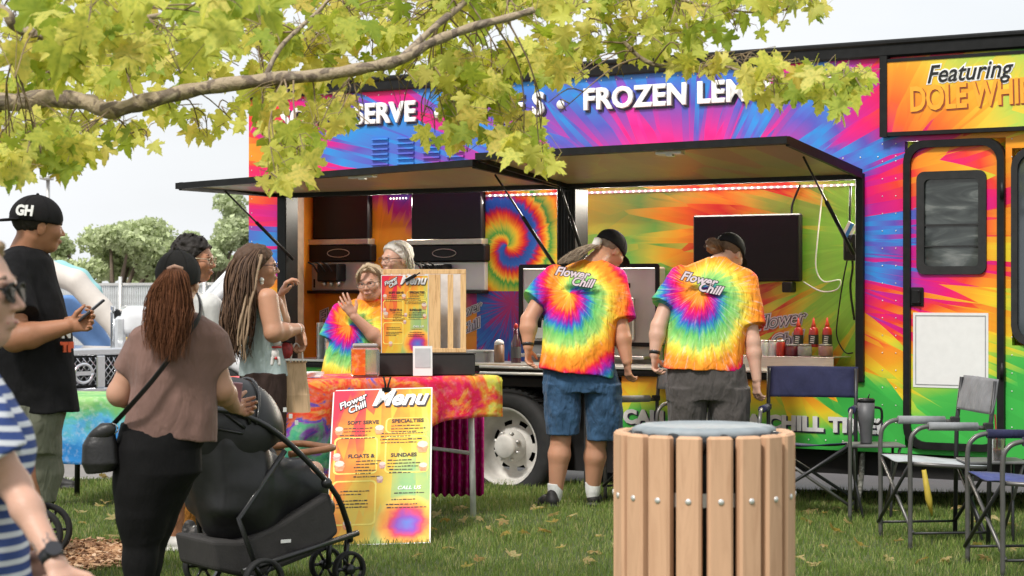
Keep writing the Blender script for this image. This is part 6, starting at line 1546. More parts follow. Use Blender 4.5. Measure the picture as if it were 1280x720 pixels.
m.box(-.006,.006,-.036,.036,-.075,.075, Matrix.Rotation(0,4,'X'), bev=.003); o = m.build('mobile_phone', mat('phone_black',(.02,.02,.022),.25)); tag(o, 'black mobile phone held up by the man in the backward cap', 'mobile phone')
o.location = J(114,388,-.20); o.rotation_euler = (0, R(50), R(15))

# ---- man with short black hair and glasses
g = Fig('young man with curly black hair and glasses standing behind the ponytail woman', 243, 10.8); J = g.J
g.head(J(243,325,.0), 82, 3, .235, J(232,362,.0), .056)
g.S.stack(g.rows([(380,212,256,.07),(450,212,256,.08),(540,214,260,.08)]), .03)
g.arm(J(212,390,.05), J(215,470,.1), J(246,560,.08), (.05,.042,.04,.028)); g.arm(J(258,390,-.03), J(266,460,-.05), J(262,500,.15), (.045,.042,.04,.028)); g.hand(J(246,566,.08), Vector((.1,0,-1)), Vector((-.3,-.9,0)), 25); g.hand(J(262,500,.15), Vector((.2,.8,-.2)), Vector((0,0,1)), 25)
g.leg(J(222,560), J(218,630), J(216,682,.02), (.065,.055,.052,.036)); g.leg(J(262,560,.05), J(268,628,.1), J(274,680,.12), (.065,.055,.052,.036))
g.build(SK_TAN)
S = SD(); S.stack(g.rows([(366,222,250,.06),(374,206,264,.10),(390,198,272,.12),(450,202,268,.12),(520,202,272,.13)]), .02, 2.3)
S.cone(J(208,390,.04), J(210,425,.06), .065, .07, .03, cap=True); S.cone(J(262,386,-.04), J(268,425,-.04), .078, .08, .03, cap=True)
g.cloth('t_shirt', S, fabric('white_cotton', (.62,.62,.60), .4), .007)
S = SD(); S.stack(g.rows([(505,204,272,.12),(560,204,276,.12)]), .02); S.chain([J(220,545), J(219,608,0)], [.09,.082], .03); S.chain([J(262,545,.05), J(268,608,.08)], [.09,.082], .03)
g.cloth('shorts', S, mat_blobs('floral_dark', [(0,(.03,.03,.03)),(.5,(.06,.05,.04)),(.62,(.30,.24,.18)),(1,(.10,.08,.06))], scale=20), .007, cut=lambda X,Y,Z: (at(0,614,10.8).z - Z) + 0*X + 0*Y)
for (x, yy) in ((216,10.82),(274,10.92)):
    S = SD(); a = Vector((J(x,600).x, yy, .10)); S.cone(a, a+Vector((0,0,.05)), .042, .042, .01); S.build(.006,'sock',M_SOCK,g.th,g.b); g.shoe(Vector((a.x-.06, yy, 0)), (.9,-.2), mat('trainer_white',(.6,.58,.55),.6))
g.hair_cap(hair_mat('hair_black2',(.006,.005,.005),(.03,.024,.02)), 1.14, front=.16, low=-.16, noise=(.016,42), back=.98)
g.face((.02,.015,.012)); g.glasses(mat('wire_gold',(.6,.5,.35),.3,.8), .10)
m = MB(); m.tube(smooth_path([J(236,352,-.06), J(247,368,-.10), J(250,385,-.13), J(248,420,-.14)],4), .006, 6); m.build('cord', M_BLK, g.th, g.b)

# ---- woman with long locks and light tank top
g = Fig('woman with very long brown locks, glasses and pale blue tank top, talking at the table', 322, 10.6); J = g.J
g.head(J(322,334,.0), 98, -2, .225, J(318,366,.0), .050)
g.S.stack(g.rows([(368,306,334,.06),(400,308,346,.08),(450,306,348,.08),(490,304,350,.08),(520,306,348,.08)]), .03)
EL, WL = J(342,416,-.16), J(374,411,.04); g.arm(J(334,374,-.12), EL, WL, (.058,.047,.044,.028)); g.hand(WL, Vector((.1,.2,-1)), Vector((.6,-.5,0)), 40)
E2, W2 = J(352,412,.28), J(350,372,.18); g.arm(J(342,380,.12), E2, W2, (.05,.042,.04,.027)); g.hand(W2, Vector((.4,.0,1)), Vector((.3,-1,.2)), 35)
g.leg(J(312,540,-.03), J(314,620), J(314,690), (.065,.058,.055,.038)); g.leg(J(340,540,.08), J(342,620,.1), J(342,690,.1), (.065,.058,.055,.038))
g.build(SK_WARM)
S = SD(); S.stack(g.rows([(362,302,312,.05,0),(372,302,334,.085,0),(385,302,350,.115,.02),(400,302,354,.130,.02),(430,302,353,.125,.01),(470,298,360,.125,.01)]), .02, 2.3)
g.cloth('tank_top', S, fabric('pale_blue_rib', (.44,.52,.52), .4, 10, 900, .06), .006, ((.005,12,12,6),(.0025,35,35,14)))
m = MB(); m.tube(smooth_path([J(306,380,-.11), J(310,364,-.07), J(316,360,0)],4), .014, 6, flat=.4); m.build('top_strap', fabric('pale_blue_rib',(.44,.52,.52)), g.th, g.b)
S = SD(); S.stack(g.rows([(466,300,358,.125),(500,298,359,.135),(560,298,358,.13)]), .02, 2.3)
g.cloth('skirt', S, fabric('dark_brown_cotton', (.050,.032,.028), .5), .007)
g.shoe(Vector((J(314,690).x, 10.55, 0)), (.8,.4), M_BSHOE); g.shoe(Vector((J(342,690).x, 10.7, 0)), (.8,.4), M_BSHOE)
HL = hair_mat('hair_locks', (.040,.020,.012), (.15,.085,.050)); HL2 = hair_mat('hair_locks_light', (.20,.13,.08), (.40,.28,.18))
g.hair_cap(HL, 1.10, front=.20, low=-.45, noise=(.006,70)); 
pt = [J(318,312,-.05), J(308,325,-.10)]
strands(g, 'long_hair', [[J(320,312,-.02), J(304,330,-.09), J(298,370,-.13), J(294,410,-.15), J(292,450,-.15)], [J(316,310,.0), J(296,330,-.02), J(291,372,-.04), J(288,415,-.05), J(290,455,-.04)], [J(322,312,-.06), J(312,330,-.12), J(308,370,-.15), J(304,412,-.16), J(302,452,-.16)]], 360, .020, .055, .0042, .014, HL, 9, 18, sides=4)
strands(g, 'pale_locks', [[J(326,318,-.09), J(318,345,-.14), J(308,390,-.20), J(303,430,-.22), J(302,455,-.21)]], 9, .012, .03, .007, .008, HL2, 12, 18, sides=6)
g.face((.05,.035,.025)); g.glasses(mat('wire_dark',(.12,.08,.07),.3,.5), .12)
m = MB(); m.sphere(J(327,350,-.10), .014, 8, 6); m.sphere(J(327,354,-.10), .010, 8, 6); m.build('earring', mat('ear_pearl',(.7,.68,.62),.3), g.th, g.b)
m = MB(); q = (WL-EL).normalized(); m.tube([WL - q*.03, WL - q*.018], .031, 16); m.build('bracelet', M_WHITE, g.th, g.b)
# tattoo marks: a few inked patches on the arm
# paper bag with wire charm
pb_ = J(370,452,.05); bagt = thing('paper_bag', 'brown paper bag hanging from the hand of the woman with long locks', 'bag', J(370,515,.05)); bo = bagt.location.copy()
k_ = 10.65/F; M_KR = wood('kraft', (.62,.42,.25), (.52,.33,.18), 4, rough=.85)
hgt = 62*k_
vs = []; 
for z, w, d, ox in ((0,15,.055,2*k_),(.35*hgt,15.5,.06,0),(.7*hgt,14,.04,-1*k_),(hgt,13.5,.02,-2*k_)):
    vs += [(ox-w*k_, -d, z), (ox+w*k_, -d, z), (ox+w*k_, 0, z), (ox+w*k_, d, z), (ox-w*k_, d, z), (ox-w*k_, 0, z)]
vs[8] = (vs[8][0]-.02, 0, vs[8][2]); vs[11] = (vs[11][0]+.02, 0, vs[11][2]); vs[14] = (vs[14][0]-.03,0,vs[14][2]); vs[17] = (vs[17][0]+.03,0,vs[17][2])
fs = [(0,5,4,3,2,1)]
for i in range(3):
    for k in range(6): fs.append((i*6+k, i*6+(k+1)%6, (i+1)*6+(k+1)%6, (i+1)*6+k))
m = MB(); m.add(vs, fs); o = m.build('bag_body', M_KR, bagt); sm = o.modifiers.new('t','SOLIDIFY'); sm.thickness = .0015
m = MB()
for k in range(7): m.tube([(-13*k_+k*4.2*k_, -.025, hgt), (-12*k_+k*4.2*k_, -.025, hgt+.008)], .006, 4)
m.build('zigzag_edge', M_KR, bagt)
m = MB(); m.tube(smooth_path([(-.03,0,hgt-.01),(-.02,0,hgt+.06),(.0,0,hgt+.10),(.03,0,hgt+.06),(.035,0,hgt-.01)],5), .004, 6); m.build('handle', M_WHITE, bagt)
ch = thing('key_charm', 'white and red animal-shaped key charm hanging at the hip of the woman with long locks', 'charm', J(346,452,-.14)); bo = ch.location.copy()
S = SD(); S.ell(J(346,428,-.14), (.022,.018,.020), .01); S.ell(J(344,442,-.14), (.020,.016,.028), .01); S.cone(J(341,448,-.14), J(340,455,-.14), .010, .009, .008); S.cone(J(348,448,-.14), J(349,455,-.14), .010, .009, .008); S.cone(J(342,424,-.14), J(340,419,-.14), .006,.008,.005); S.cone(J(350,424,-.14), J(352,419,-.14), .006,.008,.005)
S.build(.004, 'figure', mat('charm_white',(.74,.70,.68),.4), ch, bo); m = MB(); m.tube([J(340,434,-.158), J(352,434,-.158)], .006, 6); m.sphere(J(345,448,-.155), .008, 8, 6); m.build('collar', M_REDB, ch, bo)
pch = thing('red_pouch', 'small red coin pouch held above the paper bag', 'pouch', J(358,442,.0)); S = SD(); S.ell(J(358,438,.0), (.035,.02,.045), .01); S.build(.005, 'pouch_body', mat('pouch_red',(.35,.03,.03),.5,var=.4,nscale=60), pch, pch.location.copy()); m = MB(); m.tube([J(352,427,-.005),J(364,428,-.005)], .005, 6); m.build('zip', M_BLK, pch, pch.location.copy())

# ---- blonde seller waving
g = Fig('blonde seller in tie-dye shirt waving one hand behind the menu table', 445, 13.9); J = g.J
g.head(J(463,354,-.02), -14, 6, .235, J(458,376,.04), .058, roll=-6)
g.S.stack(g.rows([(385,434,474,.07,.03),(440,424,468,.09,.02),(500,424,466,.09,0)]), .03)
EL, WL = J(476,428,-.10), J(443,396,-.16); g.arm(J(478,392,.0), EL, WL, (.055,.046,.044,.029)); g.hand(WL, Vector((-.55,-.15,.85)), Vector((.6,-.2,.6)), 10, spread=1.6, sc=1.08)
g.arm(J(430,392,.02), J(416,430,.0), J(420,462,-.06), (.05,.044,.04,.028)); g.hand(J(420,462,-.06), Vector((.3,-.5,-.6)), Vector((1,0,0)), 30)
g.leg(J(432,500), J(430,560), J(430,614), (.09,.06,.058,.04)); g.leg(J(462,500), J(462,560), J(462,614), (.09,.06,.058,.04))
g.build(SK_LIGHT)
S = SD(); S.stack(g.rows([(374,442,476,.06,.04),(380,426,480,.10,.04),(392,416,482,.12,.03),(420,412,480,.13,.02),(468,400,480,.14,0),(490,400,480,.14,0)]), .02, 2.3)
S.cone(J(426,390,.02), J(412,424,.0), .07,.08,.03,cap=True); S.cone(J(476,392,0), J(482,424,-.07), .07,.08,.03,cap=True)
sc_ = J(438,412)-g.b; g.cloth('shirt', S, spiral_shirt('tie_dye_front_a', sc_.x, sc_.z+.03, .36, .86, lag=True, white=.45), .0065)
S = SD(); S.stack(g.rows([(485,408,478,.13),(560,412,478,.12)]), .02); S.chain([J(432,545), J(430,608)], [.09,.07], .02); S.chain([J(462,545), J(462,608)], [.09,.07], .02); g.cloth('trousers', S, fabric('black_trousers',(.02,.02,.022),.4), .008)
g.shoe(Vector((J(430,600).x,14.0,0)), (0,-1), M_BSHOE); g.shoe(Vector((J(462,600).x,14.0,0)), (0,-1), M_BSHOE)
HBL = hair_mat('hair_blonde', (.24,.17,.10), (.50,.39,.26)); g.hair_cap(HBL, 1.14, front=.05, low=-.42, noise=(.009,55))
strands(g, 'fringe', [[J(458,332,-.1), J(468,334,-.15), J(475,345,-.12), J(478,362,-.06)], [J(460,332,-.1), J(452,336,-.14), J(448,346,-.12), J(447,358,-.06)]], 90, .010, .014, .0028, .005, HBL, 3, 8)
g.face((.20,.14,.09)); g.glasses(mat('wire_silver',(.22,.18,.15),.4,.4), .12)
# ---- white-haired seller
g = Fig('white-haired seller with dark glasses looking left from behind the wooden crate', 500, 14.1); J = g.J
g.head(J(495,324,.0), -52, 4, .235, J(500,350,.02), .055)
g.S.stack(g.rows([(360,480,520,.07),(420,480,518,.09),(500,480,518,.09)]), .03)
g.arm(J(474,368,-.02), J(468,410,-.05), J(476,440,-.15), (.05,.044,.04,.028)); g.arm(J(528,368,0), J(532,415,0), J(524,450,-.12), (.05,.044,.04,.028)); g.hand(J(476,440,-.15), Vector((.2,-.8,-.3)), Vector((1,0,0)), 30); g.hand(J(524,450,-.12), Vector((-.2,-.8,-.3)), Vector((-1,0,0)), 30)
g.leg(J(484,500), J(482,560), J(482,610), (.09,.06,.058,.04)); g.leg(J(514,500), J(516,560), J(516,610), (.09,.06,.058,.04)); g.build(SK_PALE)
S = SD(); S.stack(g.rows([(350,486,516,.06),(358,472,530,.10),(370,464,538,.12),(420,466,534,.13),(480,462,536,.14)]), .02, 2.3); S.cone(J(474,366,-.02), J(466,404,-.05), .072,.08,.03,cap=True); S.cone(J(528,366,0), J(536,404,0), .072,.08,.03,cap=True)
sc_ = J(468,392)-g.b; g.cloth('shirt', S, spiral_shirt('tie_dye_front_b', sc_.x, sc_.z, .30, .3, white=.4), .007)
S = SD(); S.stack(g.rows([(475,466,532,.13),(550,470,530,.12)]), .02); S.chain([J(484,540), J(482,606)], [.09,.07], .02); S.chain([J(514,540), J(516,606)], [.09,.07], .02); g.cloth('trousers', S, fabric('black_trousers',(.02,.02,.022),.4), .008)
g.shoe(Vector((J(482,600).x,14.2,0)), (0,-1), M_BSHOE); g.shoe(Vector((J(516,600).x,14.2,0)), (0,-1), M_BSHOE)
HW = hair_mat('hair_white', (.50,.46,.40), (.74,.70,.64)); g.hair_cap(HW, 1.12, front=.10, low=-.55, noise=(.006,50))
strands(g, 'side_hair', [[J(498,302,.0), J(508,312,.0), J(514,330,.0), J(514,348,.02)], [J(494,302,-.08), J(504,308,-.08), J(509,322,-.05), J(512,340,0)]], 120, .014, .020, .0032, .006, HW, 4, 9)
g.face((.35,.30,.26)); g.glasses(mat('frame_brown',(.10,.05,.04),.3), .13)

# ---- striped-shirt woman close to the camera
g = Fig('pregnant woman in blue and white striped dress and sunglasses at the left edge', -20, 4.2); J = g.J
g.head(J(-42,366,.0), 88, 0, .24, J(-70,465,.0), .055)
g.S.stack(g.rows([(495,-150,-20,.09),(560,-150,20,.12),(640,-150,20,.13),(760,-160,10,.15)]), .03)
EL, WL = J(18,606,-.10), J(70,706,-.20); g.arm(J(-34,520,-.14), EL, WL, (.042,.031,.028,.021)); g.hand(WL, Vector((.45,-.35,-.75)), Vector((.5,.6,.2)), 40, sc=.9)
g.arm(J(-100,520,.14), J(-70,640,.2), J(20,700,.1), (.048,.04,.037,.026)); g.hand(J(20,700,.1), Vector((.8,-.3,-.5)), Vector((0,0,1)), 40)
g.leg(J(-90,830,-.05), J(-90,1060,-.05), J(-90,1290,-.02), (.09,.058,.055,.038)); g.leg(J(-60,830,.12), J(-60,1060,.12), J(-60,1290,.14), (.09,.058,.055,.038))
g.build(SK_PALE, .004)
def stripes():
    t = NT('stripes_blue_white'); o = t.sep(); z = t.math('ADD', o[2], t.math('MULTIPLY', t.noise(2.5, 2), .012)); z = t.math('ADD', z, t.math('MULTIPLY', t.math('SINE', t.math('MULTIPLY', o[0], 9)), .010))
    w = t.math('FRACT', t.math('MULTIPLY', z, 36)); c = t.ramp(w, [(.0,(.05,.085,.25)),(.56,(.045,.075,.23)),(.60,(.66,.68,.72)),(.96,(.66,.68,.72)),(1,(.05,.085,.25))])
    t.base(c, .85, 0, .2); t.bump(t.math('ADD', t.noise(5, 3), t.math('MULTIPLY', t.noise(600, 2), .04)), .5, .03); return t.m
S = SD(); S.stack(g.rows([(448,-110,-40,.06),(462,-140,-6,.10),(490,-158,14,.13),(530,-160,36,.14),(562,-160,42,.15),(590,-158,38,.15),(620,-150,22,.15),(650,-150,26,.16),(690,-150,34,.17),(740,-160,38,.175),(820,-165,30,.17),(960,-170,10,.17)]), .03, 2.2)
S.cone(J(-40,495,-.12), J(4,572,-.12), .058, .058, .03, cap=True); S.cone(J(-110,500,.12), J(-90,590,.16), .06, .066, .03, cap=True)
g.cloth('striped_dress', S, stripes(), .006, ((.005,8,8,12),(.002,30,30,30)))
g.shoe(Vector((J(-90,1290).x,3.5,0)), (1,0), M_BSHOE); g.shoe(Vector((J(-60,1290).x,3.75,0)), (1,.1), M_BSHOE)
g.hair_cap(hair_mat('hair_dark_blonde', (.20,.13,.07), (.40,.28,.17)), 1.10, front=.05, low=-.5, vox=.005)
g.face((.15,.10,.07), (.55,.22,.19)); g.glasses(M_BLK, .15, mat('lens_dark',(.008,.007,.007),.5,spec=.05))
wristband(g, WL, EL, 'watch', .0242, .013, Vector((.4,-.8,.4)))
for (a, b_, c_) in ((.35,.028,.010),(.42,.020,.014),(.72,.014,.02),(.78,.010,.02),(.30,.018,.006)):
    p = EL.lerp(WL, a); d = (WL-EL).normalized(); n = Vector((-.15,-1,.25)); n = (n - d*n.dot(d)).normalized(); s_ = d.cross(n); rr = .031 - .010*a
    m = MB(); nn = 10; vs = [p + n*(rr*1.0*math.cos(c_*math.cos(q*.628)/rr) + .0006) + s_*c_*math.cos(q*.628) + d*b_*math.sin(q*.628) for q in range(nn)]; m.add(vs, [tuple(range(nn))]); m.build('tattoo', mat('tattoo_ink',(.16,.13,.12),.6,var=.5,nscale=200), g.th, g.b)

# ---- child in ochre trousers crouching behind the black-haired man
g = Fig('child in ochre trousers and patterned sneakers crouching on the grass', 238, 11.45); J = g.J
g.head(J(222,540,.2), 120, 20, .20, J(222,566,.2), .04)
g.S.stack(g.rows([(566,208,236,.07,.2),(600,208,238,.08,.2),(635,210,240,.09,.18)]), .03)
g.arm(J(212,575,.15), J(206,600,.1), J(222,612,.0), (.035,.03,.028,.02)); g.hand(J(222,612,0), Vector((.8,0,-.4)), Vector((0,0,1)), 30, sc=.75); g.arm(J(234,575,.2), J(240,600,.15), J(246,588,.1), (.035,.03,.028,.02)); g.hand(J(246,590,.1), Vector((.1,0,1)), Vector((1,0,0)), 40, sc=.75)
g.leg(J(222,632,.15), J(240,606,-.02), J(232,655,.05), (.06,.045,.04,.028)); g.leg(J(232,632,.15), J(246,620,.12), J(242,660,.2), (.06,.045,.04,.028)); g.build(SK_WARM, .006)
S = SD(); S.stack(g.rows([(564,210,234,.07,.2),(572,204,240,.09,.2),(632,206,242,.10,.18)]), .02); g.cloth('t_shirt', S, fabric('child_shirt', (.30,.33,.36), .4), .007)
S = SD(); S.ell(J(228,632,.14), (.10,.11,.08), .03); S.chain([J(226,630,.1), J(240,610,-.02), J(236,648,.02)], [.075,.062,.062], .03); S.chain([J(232,630,.15), J(246,622,.12), J(244,650,.16)], [.075,.06,.06], .03)
g.cloth('trousers', S, fabric('ochre_cotton', (.42,.17,.025), .6), .007, ((.008,14,14,10),))
for p, d in ((Vector((J(232,660).x,11.25,0)), (.95,-.3)), (Vector((J(240,660).x,11.55,0)), (.95,-.1))): g.shoe(p, d, mat_blobs('sneaker_print', [(0,(.03,.03,.03)),(.35,(.05,.05,.05)),(.45,(.72,.66,.62)),(.6,(.70,.30,.32)),(.7,(.72,.68,.64)),(1,(.1,.1,.1))], scale=30) , L_=.22, sole=M_WHITE)
g.hair_cap(HB_, 1.1, front=.08, low=-.3)
# ---- bystander behind the far table, only a shoe showing
g = Fig('person standing behind the far left table, a dark shoe showing past the cap man', 56, 14.25); J = g.J
g.head(J(36,318,.0), 150, 5, .23, J(34,345,.0), .055); g.S.stack(g.rows([(360,14,58,.10),(420,16,56,.11),(480,16,58,.12)]), .03)
g.arm(J(12,365), J(10,420), J(16,465,-.1), (.05,.042,.04,.028)); g.arm(J(60,365), J(62,420), J(56,465,-.1), (.05,.042,.04,.028)); g.leg(J(26,480), J(26,545), J(28,592), (.085,.06,.055,.038)); g.leg(J(48,480), J(52,545), J(58,592), (.085,.06,.055,.038)); g.hand(J(16,465,-.1), Vector((.1,-.2,-1)), Vector((1,0,0)), 30); g.hand(J(56,465,-.1), Vector((-.1,-.2,-1)), Vector((-1,0,0)), 30); g.build(SK_WARM, .008)
S = SD(); S.stack(g.rows([(350,24,46,.06),(358,8,64,.11),(420,12,60,.12),(480,12,62,.13)]), .02); S.cone(J(14,364), J(11,395), .065,.07,.03,cap=True); S.cone(J(60,364), J(63,395), .065,.07,.03,cap=True); g.cloth('t_shirt', S, fabric('grey_cotton',(.16,.16,.17),.4), .009)
S = SD(); S.stack(g.rows([(475,13,61,.13),(500,12,64,.13)]), .02); S.chain([J(26,490), J(26,545), J(28,598)], [.10,.08,.065], .02); S.chain([J(49,490), J(53,545), J(58,598)], [.10,.08,.065], .02); g.cloth('jeans', S, fabric('dark_denim',(.02,.03,.05),.5), .009)
g.shoe(Vector((J(24,600).x,14.2,0)), (1,-.1), M_BSHOE); g.shoe(Vector((J(52,600).x,14.2,0)), (1,-.25), M_BSHOE, L_=.29); g.hair_cap(HB_, 1.06, front=.1, low=-.3, vox=.008)
# ============================================================ STROLLERS
M_STF = mat('stroller_black', (.014,.014,.015), .42, var=.2, bump=.25, bscale=9, spec=.45); M_STG = mat('basket_grey', (.035,.032,.031), .85, bump=.3); M_FRM = mat('frame_black', (.014,.014,.015), .35, coat=.2)
def stroller(label, loc, rz, fr=.085, rr_=.10):
    th = thing('stroller', label, 'stroller', loc, rz, 'strollers'); A = lambda px, py, y=0: (.0045*(px-24-320), y*.84, CH - (py-360)*.00368)
    S = SD(); S.ell((-.13,0,.74), (.25,.215,.255), .03); S.cone(A(285,520), A(362,560), .16, .06, .06); 
    S.ell((.14,0,.56), (.20,.15,.18), 0, sub=True)
    hood = S.build(.009, 'hood', M_STF, th, noise=((.006,6,6,9),), cut=lambda X,Y,Z: (.66 + .5*(X+.05) - Z)*.8 + 0*Y)
    m = MB()
    for k in range(3): m.box(.02+.03*k, .035+.03*k, -.228, -.222, .84-.03*k, .86-.03*k)
    m.build('hood_mark', M_LET, hood)
    for ang in (70, 105, 140, 168):       # hood ribs and seam piping
        m = MB(); m.tube([(-.13+.258*math.cos(R(ang))*math.cos(w*math.pi/16-math.pi/2), .222*math.sin(w*math.pi/16-math.pi/2), .74+.262*math.sin(R(ang))*math.cos(w*math.pi/16-math.pi/2)) for w in range(1,16)], .007, 6); m.build('hood_rib', M_FRM, hood)
    S = SD(); S.cone((-.22,0,.74), (-.08,0,.42), .17, .21, .05); S.cone((-.08,0,.52), (.20,0,.48), .20, .13, .05); S.cone((-.02,0,.44), (.24,0,.45), .16, .12, .05); S.cone((.20,0,.43), (.34,0,.36), .09, .07, .04); S.box((-.16,0,.56),(.12,.20,.20),.06,.05)
    S.ell((.10,0,.70), (.17,.13,.14), .02, sub=True)
    S.build(.009, 'seat', M_STF, th, noise=((.009,6,6,10),(.003,20,20,8)))
    S = SD(); m = MB(); m.prism([A(*q)[::2] for q in ((272,664),(278,702),(320,716),(385,694),(418,668),(408,616),(345,652),(305,668))], -.19, .19, 'y'); b = m.build('basket', M_STG, th); bv = b.modifiers.new('round','BEVEL'); bv.width = .02; bv.segments = 3; m = MB(); m.box(.02,.07,-.205,-.20,.245,.26); m.build('care_tag', M_WHITE, b)
    for sy in (-1,1):
        y = sy*.25
        m = MB(); m.tube(smooth_path([A(262,505,y), A(300,512,y), A(345,540,y), A(405,608,y), A(432,655,y*.7), (.445, sy*.10, .215)],4), .014, 8); m.build('frame_tube', M_FRM, th)
        m = MB(); m.tube([A(352,560,y), A(300,640,y), (-.12,sy*.27,rr_)], .013, 8); m.build('rear_leg', M_FRM, th)
        m = MB(); m.tube([(-.20,y,.14), (.44,y*.7,.26)], .014, 8); m.build('chassis_bar', M_FRM, th)
        m = MB(); m.sphere(A(400,603,y), .026, 12, 8); m.build('fold_joint', M_FRM, th)
    m = MB(); m.tube(smooth_path([A(262,505,-.25), A(250,500,-.20), A(247,498,0), A(250,500,.20), A(262,505,.25)],4), .017, 10); m.build('handlebar', mat('handle_foam',(.03,.02,.018),.7), th)
    m = MB(); m.tube([(-.12,-.27,rr_),(-.12,.27,rr_)], .011, 8); m.build('axle', M_FRM, th)
    m = MB(); m.tube(smooth_path([A(362,566,-.2), (.30,-.17,.66), (.35,0,.655), (.30,.17,.66), A(362,566,.2)],4), .016, 10); m.build('bumper_bar', mat('leather_tan',(.30,.13,.06),.5), th)
    def wheel(x, y, r):
        m = MB(); t_ = .022; m.lathe([(r*.80,-t_*.7),(r*.9,-t_),(r*.98,-t_*.7),(r,0),(r*.98,t_*.7),(r*.9,t_),(r*.80,t_*.7),(r*.80,-t_*.7)], (x,y,r), 32, 'y', caps=False); w = m.build('wheel', M_RUB, th)
        m = MB(); m.lathe([(.022,-.026),(.026,-.01),(.026,.01),(.022,.026)], (x,y,r), 14, 'y')
        for k in range(6): a = k*1.0472; m.tube([(x+.02*math.cos(a),y,r+.02*math.sin(a)),(x+r*.82*math.cos(a),y,r+r*.82*math.sin(a))], .0075, 6)
        m.lathe([(r*.78,-.012),(r*.82,-.012),(r*.82,.012),(r*.78,.012),(r*.78,-.012)], (x,y,r), 28, 'y', caps=False); m.build('rim', M_FRM, w)
    wheel(-.12,-.27-.03,rr_); wheel(-.12,.27+.03,rr_)
    for sy in (-1,1):
        wheel(.43, sy*.11, fr); m = MB(); m.tube([(.43,sy*.11-.03*sy,fr),(.43,sy*.11-.03*sy,fr+.05),(.44,sy*.08,.24)], .014, 8); m.build('caster_fork', M_FRM, th)
    return th
st_o = Vector(((320-640)/F*9.35, 9.35, 0)); st_a = R(35)
stroller('black stroller with a tan bumper bar pushed by the ponytail woman', st_o, st_a)
stroller('second black stroller, only its big wheel showing beside the striped woman', (at(58,660,10.45).x-.47, 10.50, 0), 0, fr=.14, rr_=.14)
# cup holder organiser with handles behind the hood
# toddler in the stroller
tod = thing('person', 'toddler sitting in the black stroller, one bare knee showing', 'person', st_o, st_a)
S = SD(); S.ell((.03,0,.74),(.085,.08,.095),.02); S.cone((.02,0,.66),(.03,0,.62),.035,.05,.02); S.cone((.0,0,.58),(.02,0,.46),.085,.10,.03)
for sy in (-1,1): S.chain([(.03,sy*.05,.46),(.265,sy*.07,.55),(.27,sy*.07,.46)],[.050,.040,.032]); S.chain([(.0,sy*.08,.60),(.06,sy*.09,.54),(.12,sy*.06,.56)],[.03,.026,.02]); S.cone((.27,sy*.07,.46),(.31,sy*.07,.45),.026,.022,.02); S.cone((.12,sy*.06,.56),(.15,sy*.05,.565),.02,.02,.01)
S.cone((.10,0,.735),(.115,0,.725),.01,.014,.01); S.build(.006,'body',SK_PALE,tod)
S = SD(); S.cone((-.0,0,.60),(.02,0,.46),.098,.112,.03); S.chain([(.03,.055,.45),(.16,.06,.475)],[.07,.062]); S.chain([(.03,-.055,.45),(.16,-.06,.475)],[.07,.062]); S.build(.007,'romper',fabric('romper_grey',(.12,.12,.13),.5),tod,noise=[(.004,25,25,25)])

# ============================================================ FALLEN LEAVES
def leaf_outline():
    h = [(.03,.0),(.12,-.09),(.22,-.10),(.30,-.16),(.36,-.08),(.48,-.08),(.44,.02),(.50,.10),(.40,.13),(.33,.20),(.42,.24),(.50,.25),(.56,.34),(.68,.40),(.60,.45),(.60,.55),(.48,.50),(.42,.54),(.30,.47),(.22,.48),(.24,.60),(.20,.68),(.24,.76),(.14,.80),(.12,.92),(.05,.98),(.0,1.12)]
    return h + [(-x, y) for x, y in h[-2::-1]]
LO = leaf_outline()
def leaf_arrays(var, rs, petiole=.45):
    """vertices and faces (triangles) of one lobed leaf, base at the origin, tip along +y, upper side +z"""
    fold, curl, tw = [(.22,.18,.1),(.10,.35,-.15),(.30,.05,.25),(.05,.45,.0),(.38,.22,-.3),(.15,-.15,.2),(.28,.50,.1),(.18,.28,-.1)][var]
    P = [(0,.30)] + [(x*(1+.08*math.sin(i*2.3+var)), y*(1+.05*math.cos(i*1.7+var))) for i, (x, y) in enumerate(LO)]
    V = []
    for x, y in P:
        r2 = x*x + (y-.3)**2; V.append((x, y, fold*abs(x) - curl*r2 + tw*x*(y-.2) + .03*math.sin(9*x+5*y+var)))
    n = len(LO); Fc = [(0, 1+i, 1+(i+1)%n) for i in range(n)]
    b = len(V)
    for t, q in ((0,.0),(petiole*.5,.06),(petiole,.16)):
        for k in range(3): a = k*2.094; V.append((.012*math.cos(a), -t, q + .012*math.sin(a)))
    for i in range(2):
        for k in range(3):
            p0, p1, p2, p3 = b+i*3+k, b+i*3+(k+1)%3, b+(i+1)*3+(k+1)%3, b+(i+1)*3+k; Fc += [(p0,p1,p2),(p0,p2,p3)]
    return np.array(V), np.array(Fc)
